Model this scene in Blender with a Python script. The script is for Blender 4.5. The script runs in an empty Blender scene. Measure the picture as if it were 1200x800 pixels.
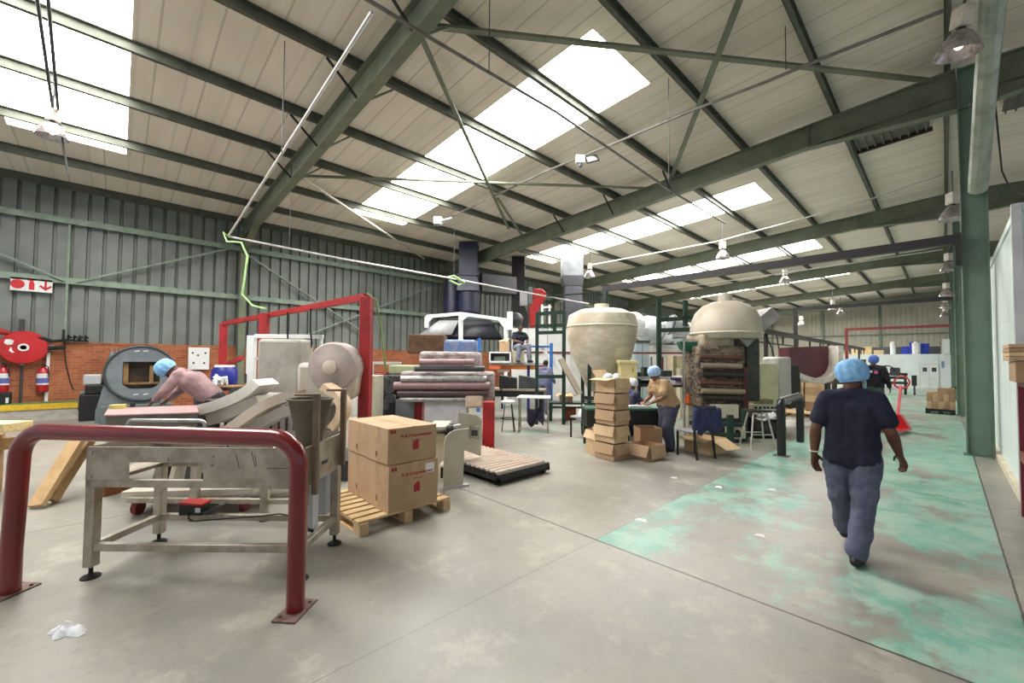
import bpy, math, random
from mathutils import Vector, Matrix, noise as mnoise
random.seed(7)
PI = math.pi
SC = bpy.context.scene
COL = SC.collection
# ------------------------------------------------------------------ camera model
FPX, YAW, PITCH, ROLL, CYPX, EYE = 484.575, 0.808187, 0.0325104, 0.0078767, 406.439, 1.68
_cy, _sy = math.cos(YAW), math.sin(YAW)
_f0 = Vector((-_sy, _cy, 0)); _r0 = Vector((_cy, _sy, 0)); _u0 = Vector((0, 0, 1))
FW = (_f0*math.cos(PITCH) + _u0*math.sin(PITCH)); _u1 = (_u0*math.cos(PITCH) - _f0*math.sin(PITCH))
RT = (_r0*math.cos(ROLL) + _u1*math.sin(ROLL)); UP = (_u1*math.cos(ROLL) - _r0*math.sin(ROLL))
CAMP = Vector((0, 0, EYE))
def ray(x, y): return FW + RT*((x-600)/FPX) - UP*((y-CYPX)/FPX)
def P(x, y, v):            # point seen at (x, y), v metres ahead over the ground
    d = ray(x, y); return CAMP + d*(v/d.dot(_f0))
def G(x, y, z=0.0):
    d = ray(x, y); return CAMP + d*((z-EYE)/d.z)
def AX(x, y, X):
    d = ray(x, y); return CAMP + d*(X/d.x)
def AY(x, y, Y):
    d = ray(x, y); return CAMP + d*(Y/d.y)
def AR(x, y, z0, s=0.058):    # on the plane z = z0 + s*X
    d = ray(x, y); return CAMP + d*((z0-EYE)/(d.z-s*d.x))
def UV(u, v, z=0.0): return _r0*u + _f0*v + Vector((0, 0, z))
def vdepth(p): return Vector(p).dot(_f0)
# ------------------------------------------------------------------ materials
def lin(c):
    o = []
    for q in c:
        q = q/255.0; o.append(q/12.92 if q <= .04045 else ((q+.055)/1.055)**2.4)
    return (*o, 1)
_M = {}
class NT:
    def __init__(s, name):
        s.m = bpy.data.materials.new(name); s.m.use_nodes = True; s.t = s.m.node_tree; s.t.nodes.clear()
        s.out = s.n('ShaderNodeOutputMaterial')
        s.b = s.n('ShaderNodeBsdfPrincipled'); s.l(s.b.outputs[0], s.out.inputs[0])
        s._tc = None
    def n(s, t, **k):
        x = s.t.nodes.new(t)
        for a, b in k.items(): setattr(x, a, b)
        return x
    def l(s, a, b): s.t.links.new(a, b)
    def put(s, v, sock):
        if hasattr(v, 'is_linked') or isinstance(v, bpy.types.NodeSocket): s.l(v, sock)
        else: sock.default_value = v
    def tc(s):
        if not s._tc: s._tc = s.n('ShaderNodeTexCoord')
        return s._tc.outputs['Object']
    def geo(s): return s.n('ShaderNodeNewGeometry').outputs['Position']
    def noise(s, scale, detail=4, rough=.55, vec=None, scl=None):
        x = s.n('ShaderNodeTexNoise'); x.inputs['Scale'].default_value = scale; x.inputs['Detail'].default_value = detail; x.inputs['Roughness'].default_value = rough
        v = vec or s.tc()
        if scl:
            mp = s.n('ShaderNodeMapping'); mp.inputs['Scale'].default_value = scl; s.l(v, mp.inputs[0]); v = mp.outputs[0]
        s.l(v, x.inputs['Vector']); return x.outputs['Fac']
    def math(s, op, a, b=0.0, c=None, clamp=False):
        x = s.n('ShaderNodeMath', operation=op, use_clamp=clamp); s.put(a, x.inputs[0]); s.put(b, x.inputs[1])
        if c is not None: s.put(c, x.inputs[2])
        return x.outputs[0]
    def mix(s, f, a, b):
        x = s.n('ShaderNodeMix', data_type='RGBA'); s.put(f, x.inputs[0]); s.put(a, x.inputs[6]); s.put(b, x.inputs[7]); return x.outputs[2]
    def ramp(s, f, lo, hi):    # smoothstep lo..hi -> 0..1
        x = s.n('ShaderNodeMapRange', interpolation_type='SMOOTHSTEP'); s.put(f, x.inputs[0]); x.inputs[1].default_value = lo; x.inputs[2].default_value = hi; return x.outputs[0]
    def bump(s, h, strength=.3, dist=.01):
        x = s.n('ShaderNodeBump'); x.inputs['Strength'].default_value = strength; x.inputs['Distance'].default_value = dist; s.l(h, x.inputs['Height']); s.l(x.outputs[0], s.b.inputs['Normal'])
    def xyz(s, v):
        x = s.n('ShaderNodeSeparateXYZ'); s.l(v, x.inputs[0]); return x.outputs
def mat(name, c, rough=.6, metal=0.0, c2=None, ns=6.0, lo=.4, hi=.65, bump=0.0, bs=None, scl=None, spec=.5, coat=0, alpha=None):
    """plain paint / metal / cloth with a two-tone noise mottling"""
    if name in _M: return _M[name]
    t = NT(name); b = t.b
    b.inputs['Roughness'].default_value = rough; b.inputs['Metallic'].default_value = metal
    b.inputs['Specular IOR Level'].default_value = spec
    if coat: b.inputs['Coat Weight'].default_value = coat
    if c2 is None: c2 = tuple(max(0, q*.9) for q in c)
    f = t.ramp(t.noise(ns, 5, .6, scl=scl), lo, hi)
    t.l(t.mix(f, lin(c), lin(c2)), b.inputs['Base Color'])
    if bump: t.bump(t.noise(bs or ns*3, 4), bump, .01)
    _M[name] = t.m; return t.m
def emis(name, c, s):
    if name in _M: return _M[name]
    t = NT(name); t.b.inputs['Base Color'].default_value = lin(c); t.b.inputs['Emission Color'].default_value = lin(c); t.b.inputs['Emission Strength'].default_value = s
    _M[name] = t.m; return t.m
# ------------------------------------------------------------------ mesh builder
_XF = {}
class MB:
    def __init__(s): s.v = []; s.f = []; s.M = None
    def _add(s, vs, fs):
        o = len(s.v)
        for p in vs:
            p = Vector(p); s.v.append(s.M @ p if s.M else p)
        s.f += [tuple(i+o for i in f) for f in fs]; return s
    def box(s, x0, x1, y0, y1, z0, z1):
        x0, x1 = sorted((x0, x1)); y0, y1 = sorted((y0, y1)); z0, z1 = sorted((z0, z1))
        vs = [(x, y, z) for z in (z0, z1) for y in (y0, y1) for x in (x0, x1)]
        return s._add(vs, [(0, 2, 3, 1), (4, 5, 7, 6), (0, 1, 5, 4), (2, 6, 7, 3), (0, 4, 6, 2), (1, 3, 7, 5)])
    def bx(s, c, d): return s.box(c[0]-d[0]/2, c[0]+d[0]/2, c[1]-d[1]/2, c[1]+d[1]/2, c[2]-d[2]/2, c[2]+d[2]/2)
    def bar(s, p, q, w, h, up=(0, 0, 1)):      # rectangular bar from p to q; w sideways, h along up
        p, q, up = Vector(p), Vector(q), Vector(up); d = (q-p).normalized()
        if abs(d.dot(up)) > .98: up = Vector((0, 1, 0)) if abs(d.y) < .9 else Vector((1, 0, 0))
        a = d.cross(up).normalized(); b = a.cross(d).normalized()
        vs = [c + a*(i*w/2) + b*(j*h/2) for c in (p, q) for i, j in ((-1, -1), (1, -1), (1, 1), (-1, 1))]
        return s._add(vs, [(3, 2, 1, 0), (4, 5, 6, 7), (0, 1, 5, 4), (1, 2, 6, 5), (2, 3, 7, 6), (3, 0, 4, 7)])
    def tube(s, pts, r, n=10, close=False):
        pts = [Vector(p) for p in pts]; R = r if isinstance(r, (list, tuple)) else [r]*len(pts)
        k = len(pts); vs = []; prev = None
        for i, p in enumerate(pts):
            if close: d = pts[(i+1) % k]-pts[i-1]
            else: d = pts[min(i+1, k-1)]-pts[max(i-1, 0)]
            d.normalize()
            if prev is None:
                a = d.cross(Vector((0, 0, 1)));
                if a.length < .05: a = d.cross(Vector((1, 0, 0)))
            else: a = prev - d*prev.dot(d)
            a.normalize(); prev = a; b = d.cross(a)
            vs += [p + a*(math.cos(2*PI*j/n)*R[i]) + b*(math.sin(2*PI*j/n)*R[i]) for j in range(n)]
        fs = []
        for i in range(k if close else k-1):
            i2 = (i+1) % k
            fs += [(i*n+j, i*n+(j+1) % n, i2*n+(j+1) % n, i2*n+j) for j in range(n)]
        if not close: fs += [tuple(range(n))[::-1], tuple(range((k-1)*n, k*n))]
        return s._add(vs, fs)
    def cyl(s, p, q, r, r2=None, n=16): return s.tube([p, q], [r, r if r2 is None else r2], n)
    def cap(s, p, q, r0, r1=None, n=12):       # tapered capsule (round ends)
        r1 = r0 if r1 is None else r1; p, q = Vector(p), Vector(q); d = (q-p)
        if d.length < 1e-5: d = Vector((0, 0, 1e-4))
        d.normalize(); pts = []; R = []
        for k in range(5):
            a = PI/2*(1-k/4); pts.append(p-d*(math.sin(a)*r0)); R.append(max(1e-4, math.cos(a)*r0))
        for k in range(5):
            a = PI/2*(k/4); pts.append(q+d*(math.sin(a)*r1)); R.append(max(1e-4, math.cos(a)*r1))
        return s.tube(pts, R, n)
    def lathe(s, prof, c=(0, 0, 0), n=24, ax='z', sx=1, sy=1, rip=0, rn=0):
        c = Vector(c); vs = []
        for r, z in prof:
            for j in range(n):
                a = 2*PI*j/n; rr = r*(1+rip*math.sin(a*rn)) if rip else r
                x, y = rr*math.cos(a)*sx, rr*math.sin(a)*sy
                q = {'z': (x, y, z), 'x': (z, x, y), 'y': (y, z, x)}[ax]; vs.append(c+Vector(q))
        k = len(prof); fs = [(i*n+j, i*n+(j+1) % n, (i+1)*n+(j+1) % n, (i+1)*n+j) for i in range(k-1) for j in range(n)]
        if prof[0][0] > 1e-4: fs.append(tuple(range(n))[::-1])
        if prof[-1][0] > 1e-4: fs.append(tuple(range((k-1)*n, k*n)))
        return s._add(vs, fs)
    def ell(s, c, rx, ry, rz, n=16, m=10, rot=None):
        vs = [];
        for i in range(m+1):
            a = -PI/2+PI*i/m
            for j in range(n):
                b = 2*PI*j/n; p = Vector((rx*max(1e-3, math.cos(a))*math.cos(b), ry*max(1e-3, math.cos(a))*math.sin(b), rz*math.sin(a)))
                if rot: p = rot @ p
                vs.append(Vector(c)+p)
        fs = [(i*n+j, i*n+(j+1) % n, (i+1)*n+(j+1) % n, (i+1)*n+j) for i in range(m) for j in range(n)]
        fs += [tuple(range(n))[::-1], tuple(range(m*n, (m+1)*n))]
        return s._add(vs, fs)
    def prism(s, poly, o, ex, ey, d):           # polygon in the plane (o, ex, ey), extruded by vector d
        o, ex, ey, d = Vector(o), Vector(ex), Vector(ey), Vector(d); n = len(poly)
        a = [o+ex*x+ey*y for x, y in poly]; vs = a+[p+d for p in a]
        fs = [tuple(range(n))[::-1], tuple(range(n, 2*n))]+[(i, (i+1) % n, n+(i+1) % n, n+i) for i in range(n)]
        return s._add(vs, fs)
    def poly(s, vs): return s._add(vs, [tuple(range(len(vs)))])
    def build(s, name, m, parent=None, bevel=0.0, world=False, sharp=35, seg=2):
        me = bpy.data.meshes.new(name)
        vs = s.v
        if world and parent is not None:
            I = wmat(parent).inverted(); vs = [I @ p for p in vs]
        me.from_pydata([tuple(p) for p in vs], [], s.f); me.validate()
        import bmesh
        bm = bmesh.new(); bm.from_mesh(me); bmesh.ops.recalc_face_normals(bm, faces=bm.faces); bm.to_mesh(me); bm.free()
        for p in me.polygons: p.use_smooth = True
        me.set_sharp_from_angle(angle=math.radians(sharp))
        me.materials.append(m)
        o = bpy.data.objects.new(name, me); COL.objects.link(o)
        if parent is not None: o.parent = parent
        if bevel:
            b = o.modifiers.new('bevel', 'BEVEL'); b.width = bevel; b.segments = seg; b.limit_method = 'ANGLE'; b.angle_limit = math.radians(40); b.harden_normals = False
        return o
def wmat(o):
    m = Matrix.LocRotScale(o.location, o.rotation_euler, o.scale)
    return wmat(o.parent) @ m if o.parent else m
def tag(o, label=None, cat=None, group=None, kind=None):
    if label: o['label'] = label
    if cat: o['category'] = cat
    if group: o['group'] = group
    if kind: o['kind'] = kind
    return o
def thing(name, label, cat, loc=(0, 0, 0), rz=0.0, group=None):
    o = bpy.data.objects.new(name, None); COL.objects.link(o); o.location = Vector(loc); o.rotation_euler = (0, 0, rz); o.empty_display_size = .1
    return tag(o, label, cat, group)
def struct(name, mb, m, label=None, bevel=0, cat=None, group=None):
    o = mb.build(name, m, None, bevel); o['kind'] = 'structure'
    if label: o['label'] = label
    if cat: o['category'] = cat
    if group: o['group'] = group
    return o
def copy_tree(o, parent=None):
    c = o.copy(); COL.objects.link(c)
    if parent is not None: c.parent = parent
    for ch in list(o.children): copy_tree(ch, c)
    return c
def text_mb(body, size, M, depth=.001, align='CENTER', bold=0.0):
    cu = bpy.data.curves.new('lettering', 'FONT'); cu.body = body; cu.size = size; cu.align_x = align; cu.align_y = 'CENTER'; cu.extrude = depth; cu.offset = bold; cu.resolution_u = 2
    o = bpy.data.objects.new('lettering', cu); COL.objects.link(o)
    dg = bpy.context.evaluated_depsgraph_get(); me = bpy.data.meshes.new_from_object(o.evaluated_get(dg))
    mb = MB(); mb._add([M @ v.co for v in me.vertices], [tuple(p.vertices) for p in me.polygons])
    bpy.data.objects.remove(o); bpy.data.curves.remove(cu); bpy.data.meshes.remove(me); return mb
def frameM(o, ex, ey):      # 4x4 with local x -> ex, local y -> ey
    ex, ey = Vector(ex).normalized(), Vector(ey).normalized(); ez = ex.cross(ey)
    return Matrix(((ex.x, ey.x, ez.x, o[0]), (ex.y, ey.y, ez.y, o[1]), (ex.z, ey.z, ez.z, o[2]), (0, 0, 0, 1)))
# ------------------------------------------------------------------ palette
steel = mat('stainless_steel', (180, 172, 158), .4, .5, (142, 132, 116), 5, .35, .7, .05)
zinc = mat('galvanised_steel', (170, 172, 168), .4, .7, (140, 142, 140), 9)
gpaint = mat('green_roof_paint', (112, 118, 100), .5, 0, (98, 106, 88), 2.5, spec=.35)
gpaint2 = mat('green_column_paint', (100, 120, 104), .5, 0, (86, 108, 92), 1.6, .4, .7)
gdark = mat('dark_green_paint', (28, 56, 44), .45, 0, (20, 42, 34), 6)
redp = mat('red_rail_paint', (116, 12, 18), .28, 0, (98, 9, 14), 3, .45, .7, coat=.4)
redb = mat('bright_red_paint', (176, 30, 30), .4, 0, (150, 22, 22), 5)
black = mat('black_paint', (26, 26, 28), .5, 0, (18, 18, 20), 8)
rubber = mat('black_rubber', (20, 20, 21), .8)
card = mat('brown_cardboard', (184, 154, 122), .85, 0, (170, 140, 108), 3, .4, .7, .04, 40)
card2 = mat('dark_cardboard', (164, 132, 102), .85, 0, (148, 118, 90), 3, .4, .7, .04, 40)
cardl = mat('pale_cardboard', (206, 178, 140), .85, 0, (192, 162, 124), 4, .4, .7)
tape = mat('packing_tape', (190, 158, 116), .3, 0, (178, 146, 106), 8)
inkred = mat('red_print', (160, 36, 44), .7)
white = mat('white_paint', (226, 228, 226), .45, 0, (214, 217, 216), 1.5)
whitep = mat('white_panel', (222, 230, 230), .4, 0, (210, 219, 220), .7)
paper = mat('white_paper', (232, 232, 228), .8)
cream = mat('cream_machine_paint', (205, 199, 176), .45, 0, (190, 184, 160), 2.5)
beige = mat('beige_machine_paint', (188, 184, 166), .45, 0, (176, 171, 152), 2.5)
lgrey = mat('light_grey_paint', (188, 190, 192), .45, 0, (174, 176, 178), 3)
grey = mat('machine_grey_paint', (112, 118, 122), .45, 0, (98, 104, 108), 3)
dgrey = mat('dark_grey_paint', (62, 64, 66), .5, 0, (50, 52, 54), 4)
navy = mat('navy_duct_paint', (36, 40, 66), .45, 0, (28, 30, 50), 2)
blue = mat('blue_rack_paint', (40, 104, 176), .45, 0, (32, 88, 156), 5)
bluedk = mat('dark_blue_plastic', (24, 36, 132), .4, 0, (18, 28, 108), 5)
orange = mat('orange_rack_paint', (226, 132, 54), .45, 0, (210, 118, 44), 5)
wood = mat('pine_wood', (196, 164, 118), .75, 0, (178, 144, 98), 1.2, .35, .7, .05, 8, (1, 6, 6))
woodd = mat('weathered_wood', (158, 124, 80), .8, 0, (134, 100, 62), 1.2, .35, .7, .05, 8, (1, 6, 6))
skin = mat('brown_skin', (96, 62, 46), .55, 0, (84, 52, 38), 10)
skinl = mat('light_brown_skin', (138, 92, 68), .55, 0, (122, 80, 58), 10)
hairm = mat('black_hair', (22, 18, 16), .8)
netb = mat('blue_hairnet', (118, 176, 226), .7, 0, (150, 202, 240), 22, .35, .7, .5, 30)
glass = mat('dark_glass', (30, 32, 34), .15)
# ================================================================== SETTING
RY = [-5.4, 3.1, 11.5, 19.8, 28.6, 37.1, 45.6]
def rz(x): return 7.30 + .058*x if x < .42 else 7.324 - .058*(x-.42)      # top of rafters
WX = -17.2; YE = 50.0
# floor ------------------------------------------------------------
t = NT('worn_painted_concrete'); pos = t.geo(); X, Y, Z = t.xyz(pos)
n1 = t.noise(.45, 6, .6, pos); n2 = t.noise(2.2, 8, .7, pos); n3 = t.noise(14, 5, .65, pos); n4 = t.noise(1.25, 10, .66, pos, (1, .5, 1))
c = t.mix(t.ramp(n1, .35, .68), lin((154, 151, 139)), lin((126, 124, 117)))
c = t.mix(t.math('MULTIPLY', t.ramp(n2, .5, .68), .5), c, lin((180, 176, 161)))
c = t.mix(t.math('MULTIPLY', t.ramp(n3, .54, .72), .5), c, lin((122, 118, 110)))
c = t.mix(t.math('MULTIPLY', t.ramp(t.noise(60, 3, .5, pos), .66, .72), .5), c, lin((96, 92, 86)))
lane = t.math('MULTIPLY', t.ramp(X, -2.34, -2.28), t.ramp(Y, 3.29, 3.33)); band = t.math('MULTIPLY', lane, t.math('SUBTRACT', 1.0, t.ramp(X, -2.1, -1.1)))
strong = t.math('MULTIPLY', t.ramp(X, -1.15, -.3), t.ramp(Y, 4.6, 5.9))
near = t.math('MULTIPLY', t.math('MULTIPLY', t.ramp(X, -.85, -.25), t.ramp(Y, 3.28, 3.33)), t.math('SUBTRACT', 1.0, t.ramp(Y, 4.1, 4.8)))
far = t.ramp(Y, 4.4, 8.5)
bias = t.math('ADD', t.math('ADD', t.math('MULTIPLY', lane, .02), t.math('MULTIPLY', band, .10)), t.math('ADD', t.math('MULTIPLY', t.math('MULTIPLY', strong, t.math('SUBTRACT', 1.0, t.math('MULTIPLY', t.ramp(Y, 12, 19), .6))), .105), t.math('ADD', t.math('MULTIPLY', near, .125), t.math('MULTIPLY', far, .04))))
gm = t.ramp(t.math('ADD', t.math('ADD', t.math('MULTIPLY', n4, .75), t.math('MULTIPLY', n2, .25)), bias), .545, .64)
gm = t.math('MULTIPLY', gm, t.math('SUBTRACT', 1.0, t.ramp(X, .31, .33)))
gm = t.math('MULTIPLY', gm, t.math('MAXIMUM', t.math('MAXIMUM', lane, near), t.math('MULTIPLY', far, .6)))
gcol = t.mix(t.ramp(n2, .4, .62), lin((106, 162, 144)), lin((144, 182, 164))); gcol = t.mix(t.math('MULTIPLY', t.ramp(t.noise(3.2, 9, .7, pos), .45, .62), .55), gcol, lin((170, 182, 166)))
c = t.mix(gm, c, gcol)
def joint(axis, at, w, wob=.02):
    return t.math('LESS_THAN', t.math('ABSOLUTE', t.math('SUBTRACT', t.math('ADD', axis, t.math('MULTIPLY', n3, wob)), at+wob*.5)), w)
j = t.math('MULTIPLY', joint(Y, 3.31, .011), t.math('LESS_THAN', X, .33))
for a, at, w in ((Y, 7.6, .007), (Y, 11.7, .007), (Y, 15.9, .008), (X, .33, .007), (X, -6.08, .008), (X, -12.0, .009), (X, -2.3, .002)):
    j = t.math('MAXIMUM', j, joint(a, at, w))
j = t.math('MAXIMUM', j, t.math('MULTIPLY', joint(Y, 2.72, .008), t.math('GREATER_THAN', X, -.12)))
c = t.mix(t.math('MULTIPLY', j, .85), c, lin((58, 55, 50)))
t.l(c, t.b.inputs['Base Color'])
t.l(t.math('MULTIPLY_ADD', n2, .3, .22), t.b.inputs['Roughness'])
t.b.inputs['Specular IOR Level'].default_value = .4
t.bump(n3, .12, .004)
struct('floor', MB().box(WX-.3, 12, -8, YE+.3, -.2, 0), t.m, 'worn grey concrete factory floor with a faded green walkway')
# corrugated sheet walls ----------------------------------------------
def corrugated(a0, a1, pitch, groove, depth, z0, z1, fn):
    mb = MB(); a = a0
    while a < a1:
        b = min(a+pitch-groove, a1); pr = [(a, 0), (b, 0), (b+.012, -depth), (b+groove-.012, -depth), (b+groove, 0)]
        for (p, dp), (q, dq) in zip(pr, pr[1:]):
            mb.poly([fn(p, dp, z0), fn(q, dq, z0), fn(q, dq, z1), fn(p, dp, z1)])
        a += pitch
    return mb
cladg = mat('grey_green_cladding', (124, 130, 124), .5, .1, (106, 112, 107), 1.2, .35, .7)
cladc = mat('cream_cladding', (206, 204, 186), .55, 0, (194, 192, 172), 1.5)
struct('wall_left', corrugated(-6, YE, .335, .085, .09, 2.02, 6.6, lambda a, d, z: (WX+d, a, z)), cladg, 'grey-green ribbed sheet cladding of the long left wall')
struct('wall_end', corrugated(WX, 12, .34, .06, .05, 0, 7.6, lambda a, d, z: (a, YE-d, z)), cladc, 'cream ribbed sheet gable wall at the far end')
# brick dado
t = NT('red_face_brick'); pos = t.geo(); sx, sy, sz = t.xyz(pos)
cmb = t.n('ShaderNodeCombineXYZ'); t.l(sy, cmb.inputs[0]); t.l(sz, cmb.inputs[1])
br = t.n('ShaderNodeTexBrick'); br.inputs['Scale'].default_value = 1.0
br.inputs['Brick Width'].default_value = .23; br.inputs['Row Height'].default_value = .078; br.inputs['Mortar Size'].default_value = .006
br.inputs['Color1'].default_value = lin((168, 98, 62)); br.inputs['Color2'].default_value = lin((138, 76, 48)); br.inputs['Mortar'].default_value = lin((160, 118, 88))
t.l(cmb.outputs[0], br.inputs['Vector'])
t.l(t.mix(t.math('MULTIPLY', t.ramp(t.noise(2.5, 5, .6, pos), .45, .7), .5), br.outputs['Color'], lin((184, 122, 82))), t.b.inputs['Base Color']); t.b.inputs['Roughness'].default_value = .85
brick = t.m
struct('wall_left_brick', MB().box(WX-.1, WX+.12, -6, YE, 0, 2.05).box(WX-.1, WX+.14, -6, YE, 2.05, 2.1), brick, 'red brick dado along the foot of the left wall')
# roof -----------------------------------------------------------------
t = NT('cream_roof_sheet'); pos = t.geo(); X, Y, Z = t.xyz(pos)
fr = t.math('FRACT', t.math('MULTIPLY', Y, 1/.72))
seam = t.math('LESS_THAN', t.math('ABSOLUTE', t.math('SUBTRACT', fr, .5)), .022)
rib = t.math('LESS_THAN', t.math('ABSOLUTE', t.math('SUBTRACT', fr, .12)), .035)
n = t.noise(.8, 5, .6, pos, (.35, 2, 1))
c = t.mix(t.ramp(n, .35, .7), lin((222, 214, 200)), lin((208, 200, 185)))
c = t.mix(t.math('MULTIPLY', seam, .5), c, lin((150, 142, 130))); c = t.mix(t.math('MULTIPLY', rib, .3), c, lin((178, 170, 156)))
t.l(c, t.b.inputs['Base Color']); t.b.inputs['Roughness'].default_value = .6; t.b.inputs['Specular IOR Level'].default_value = .2
roofm = t.m
RT0 = .2      # purlin depth: the sheet lies this much over the rafters
def slab(mb, x0, x1, y0, y1, up=RT0, th=.05):
    vs = [(x, y, rz(x)+up+k) for k in (0, th) for y in (y0, y1) for x in (x0, x1)]
    mb._add(vs, [(0, 2, 3, 1), (4, 5, 7, 6), (0, 1, 5, 4), (2, 6, 7, 3), (0, 4, 6, 2), (1, 3, 7, 5)])
SKY = [(-1.85, .03), (5.65, 7.6), (14.2, 16.1), (22.7, 24.6), (31.1, 33.0), (39.6, 41.5)]
SX0, SX1 = -13.9, -4.0
VENT = (-1.75, -.12, [(12.9, 14.3), (21.4, 22.8), (3.9, 5.2)])
mb = MB(); ys = -6.0
for a, b in SKY+[(YE, YE)]:
    slab(mb, WX-.2, .42, ys, a)
    if b > a: slab(mb, WX-.2, SX0, a, b); slab(mb, SX1, .42, a, b)
    ys = b
for a, b in [(-6, YE)]: slab(mb, .42, 12, a, b)
struct('ceiling', mb, roofm, 'cream underside of the ribbed sheet roof')
skym = emis('daylight_panel', (255, 252, 248), 16.0)
ORD = ['first', 'second', 'third', 'fourth', 'fifth', 'sixth', 'seventh', 'eighth', 'ninth', 'tenth', 'eleventh', 'twelfth', 'thirteenth', 'fourteenth']
for i, (a, b) in enumerate(SKY):
    m_ = MB(); slab(m_, SX0, SX1, a, b, RT0+.02, .012)
    lab = 'bright roof skylight strip at the near left corner of the roof, above the wall sign' if i == 0 else f'{ORD[i-1]} bright skylight strip across the roof beyond the wall column, counted going away'
    struct(f'window_{i+1}', m_, skym, lab, 0, 'skylight', 'roof skylight strips')
# steel frames ---------------------------------------------------------
def ibeam(mb, p, q, w, h, tf=.022, tw=.014, up=(0, 0, 1)):
    p, q, up = Vector(p), Vector(q), Vector(up); d = (q-p).normalized(); a = d.cross(up).normalized(); b = a.cross(d).normalized()
    mb.bar(p+b*(h/2-tf/2), q+b*(h/2-tf/2), w, tf, b); mb.bar(p-b*(h/2-tf/2), q-b*(h/2-tf/2), w, tf, b); mb.bar(p, q, tw, h-2*tf, b)
for i, y in enumerate(RY):
    if i == 0: continue
    m_ = MB(); D = .52
    ibeam(m_, (WX+.3, y, rz(WX+.3)-D/2), (.25, y, rz(.25)-D/2), .2, D)
    # haunch at the column
    m_.prism([(-2.1, rz(-2.1)-D), (.25, rz(.25)-D), (.25, 6.52)], (0, y-.008, 0), (1, 0, 0), (0, 0, 1), (0, .016, 0))
    m_.bar((-2.1, y, rz(-2.1)-D), (.25, y, 6.52), .2, .02); m_.bx((-2.1, y, rz(-2.1)-D/2), (.02, .2, D))
    m_.prism([(WX+2.0, rz(WX+2)-D), (WX+.3, rz(WX+.3)-D), (WX+.3, rz(WX)-D-.5)], (0, y-.008, 0), (1, 0, 0), (0, 0, 1), (0, .016, 0))
    m_.bar((WX+2.0, y, rz(WX+2)-D), (WX+.3, y, rz(WX)-D-.5), .2, .02)
    struct('roof_rafter', m_, gpaint, f'green steel rafter crossing the roof, {ORD[i-1]} one going away from the camera', 0, 'rafter', 'green roof rafters')
    if i in (1, 2, 3, 4):
        m_ = MB(); ibeam(m_, (.62, y, rz(.62)-D/2), (9, y, rz(9)-D/2), .2, D)
        m_.prism([(.62, rz(.62)-D), (2.8, rz(2.8)-D), (.62, 6.52)], (0, y-.008, 0), (1, 0, 0), (0, 0, 1), (0, .016, 0)); m_.bar((2.8, y, rz(2.8)-D), (.62, y, 6.52), .2, .02)
        struct('roof_rafter', m_, gpaint, f'green steel rafter sloping down beyond the columns above the white room, {ORD[i-1]} one going away', 0, 'rafter', 'green roof rafters')
    m_ = MB()   # inner column: web faces the camera, flanges at either side
    if i > 1:
        x0, x1 = .25, .6
        m_.box(x0, x0+.018, y-.1, y+.1, 0, rz(.42)).box(x1-.018, x1, y-.1, y+.1, 0, rz(.42)).box(x0+.018, x1-.018, y-.03, y-.015, 0, rz(.42)).box(x0-.04, x1+.02, y-.13, y+.13, 0, .02)
        for zz in (6.5, rz(.42)-.06): m_.box(x0+.018, x1-.018, y-.1, y-.03, zz, zz+.015)
        struct('column', m_, gpaint2, f'green steel column beside the walkway, {ORD[i-2]} of the row going away', 0, 'column', 'green columns along the walkway')
    m_ = MB(); x0 = WX+.14; ibeam(m_, (x0+.14, y, 0), (x0+.14, y, rz(WX)-.3), .2, .3, up=(1, 0, 0))
    if i < 5: struct('column', m_, gpaint, f'pale green steel column against the left wall, {ORD[i-1]} one going away', 0, 'column', 'columns against the left wall')
# purlins
purl = mat('purlin_paint', (90, 93, 82), .55, 0, (76, 80, 70), 3, spec=.3)
PX = [-16.75, -15.0, -13.1, -11.15, -9.3, -7.25, -5.3, -3.5, -1.62]
for i, x in enumerate(PX):
    z = rz(x); m_ = MB()
    m_.box(x-.008, x+.008, -6, YE, z, z+.2).box(x, x+.075, -6, YE, z, z+.014).box(x, x+.075, -6, YE, z+.186, z+.2)
    struct('roof_purlin', m_, purl, f'green roof purlin running the length of the hall, {ORD[i]} one up from the left wall', 0, 'purlin', 'green roof purlins')
for i, x in enumerate((.1, 2.4, 4.2, 6.0)):
    z = rz(x); m_ = MB().box(x-.008, x+.008, -6, YE, z, z+.2).box(x, x+.075, -6, YE, z, z+.014)
    struct('roof_purlin', m_, purl, ('green purlin along the ridge above the columns' if i == 0 else f'green roof purlin on the slope above the white room, {ORD[i-1]} one out from the ridge'), 0, 'purlin', 'green roof purlins')
# dull ventilator sheets near the ridge
for i, (a, b) in enumerate([(12.75, 14.1), (21.3, 22.6)]):
    r = thing('roof_ventilator', ['grey slatted roof vent next to the ridge, nearer of two', 'grey slatted roof vent next to the ridge, farther of two'][i], 'roof vent', (-.9, a, rz(-.9)+.1), 0, 'grey roof vents')
    m_ = MB(); slab(m_, -1.5, -.15, a, b, .12, .02); p_ = m_.build('backing', mat('vent_grey', (112, 112, 104), .7), r, world=True)
    m_ = MB()
    for k in range(9):
        x = -1.45+k*.155; m_.bar((x, a, rz(x)+.09), (x, b, rz(x)+.09), .03, .05)
    m_.build('slat', mat('vent_slat', (92, 92, 86), .6), r, world=True)
    m_ = MB().bar((-1.55, a-.05, rz(-1.5)+.08), (-.1, a-.05, rz(-.1)+.08), .08, .1).bar((-1.55, b+.03, rz(-1.5)+.08), (-.1, b+.03, rz(-.1)+.08), .08, .1).bar((-1.55, a, rz(-1.5)+.08), (-1.55, b, rz(-1.5)+.08), .08, .1)
    m_.build('frame', mat('vent_frame', (60, 46, 40), .6), r, world=True)
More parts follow.
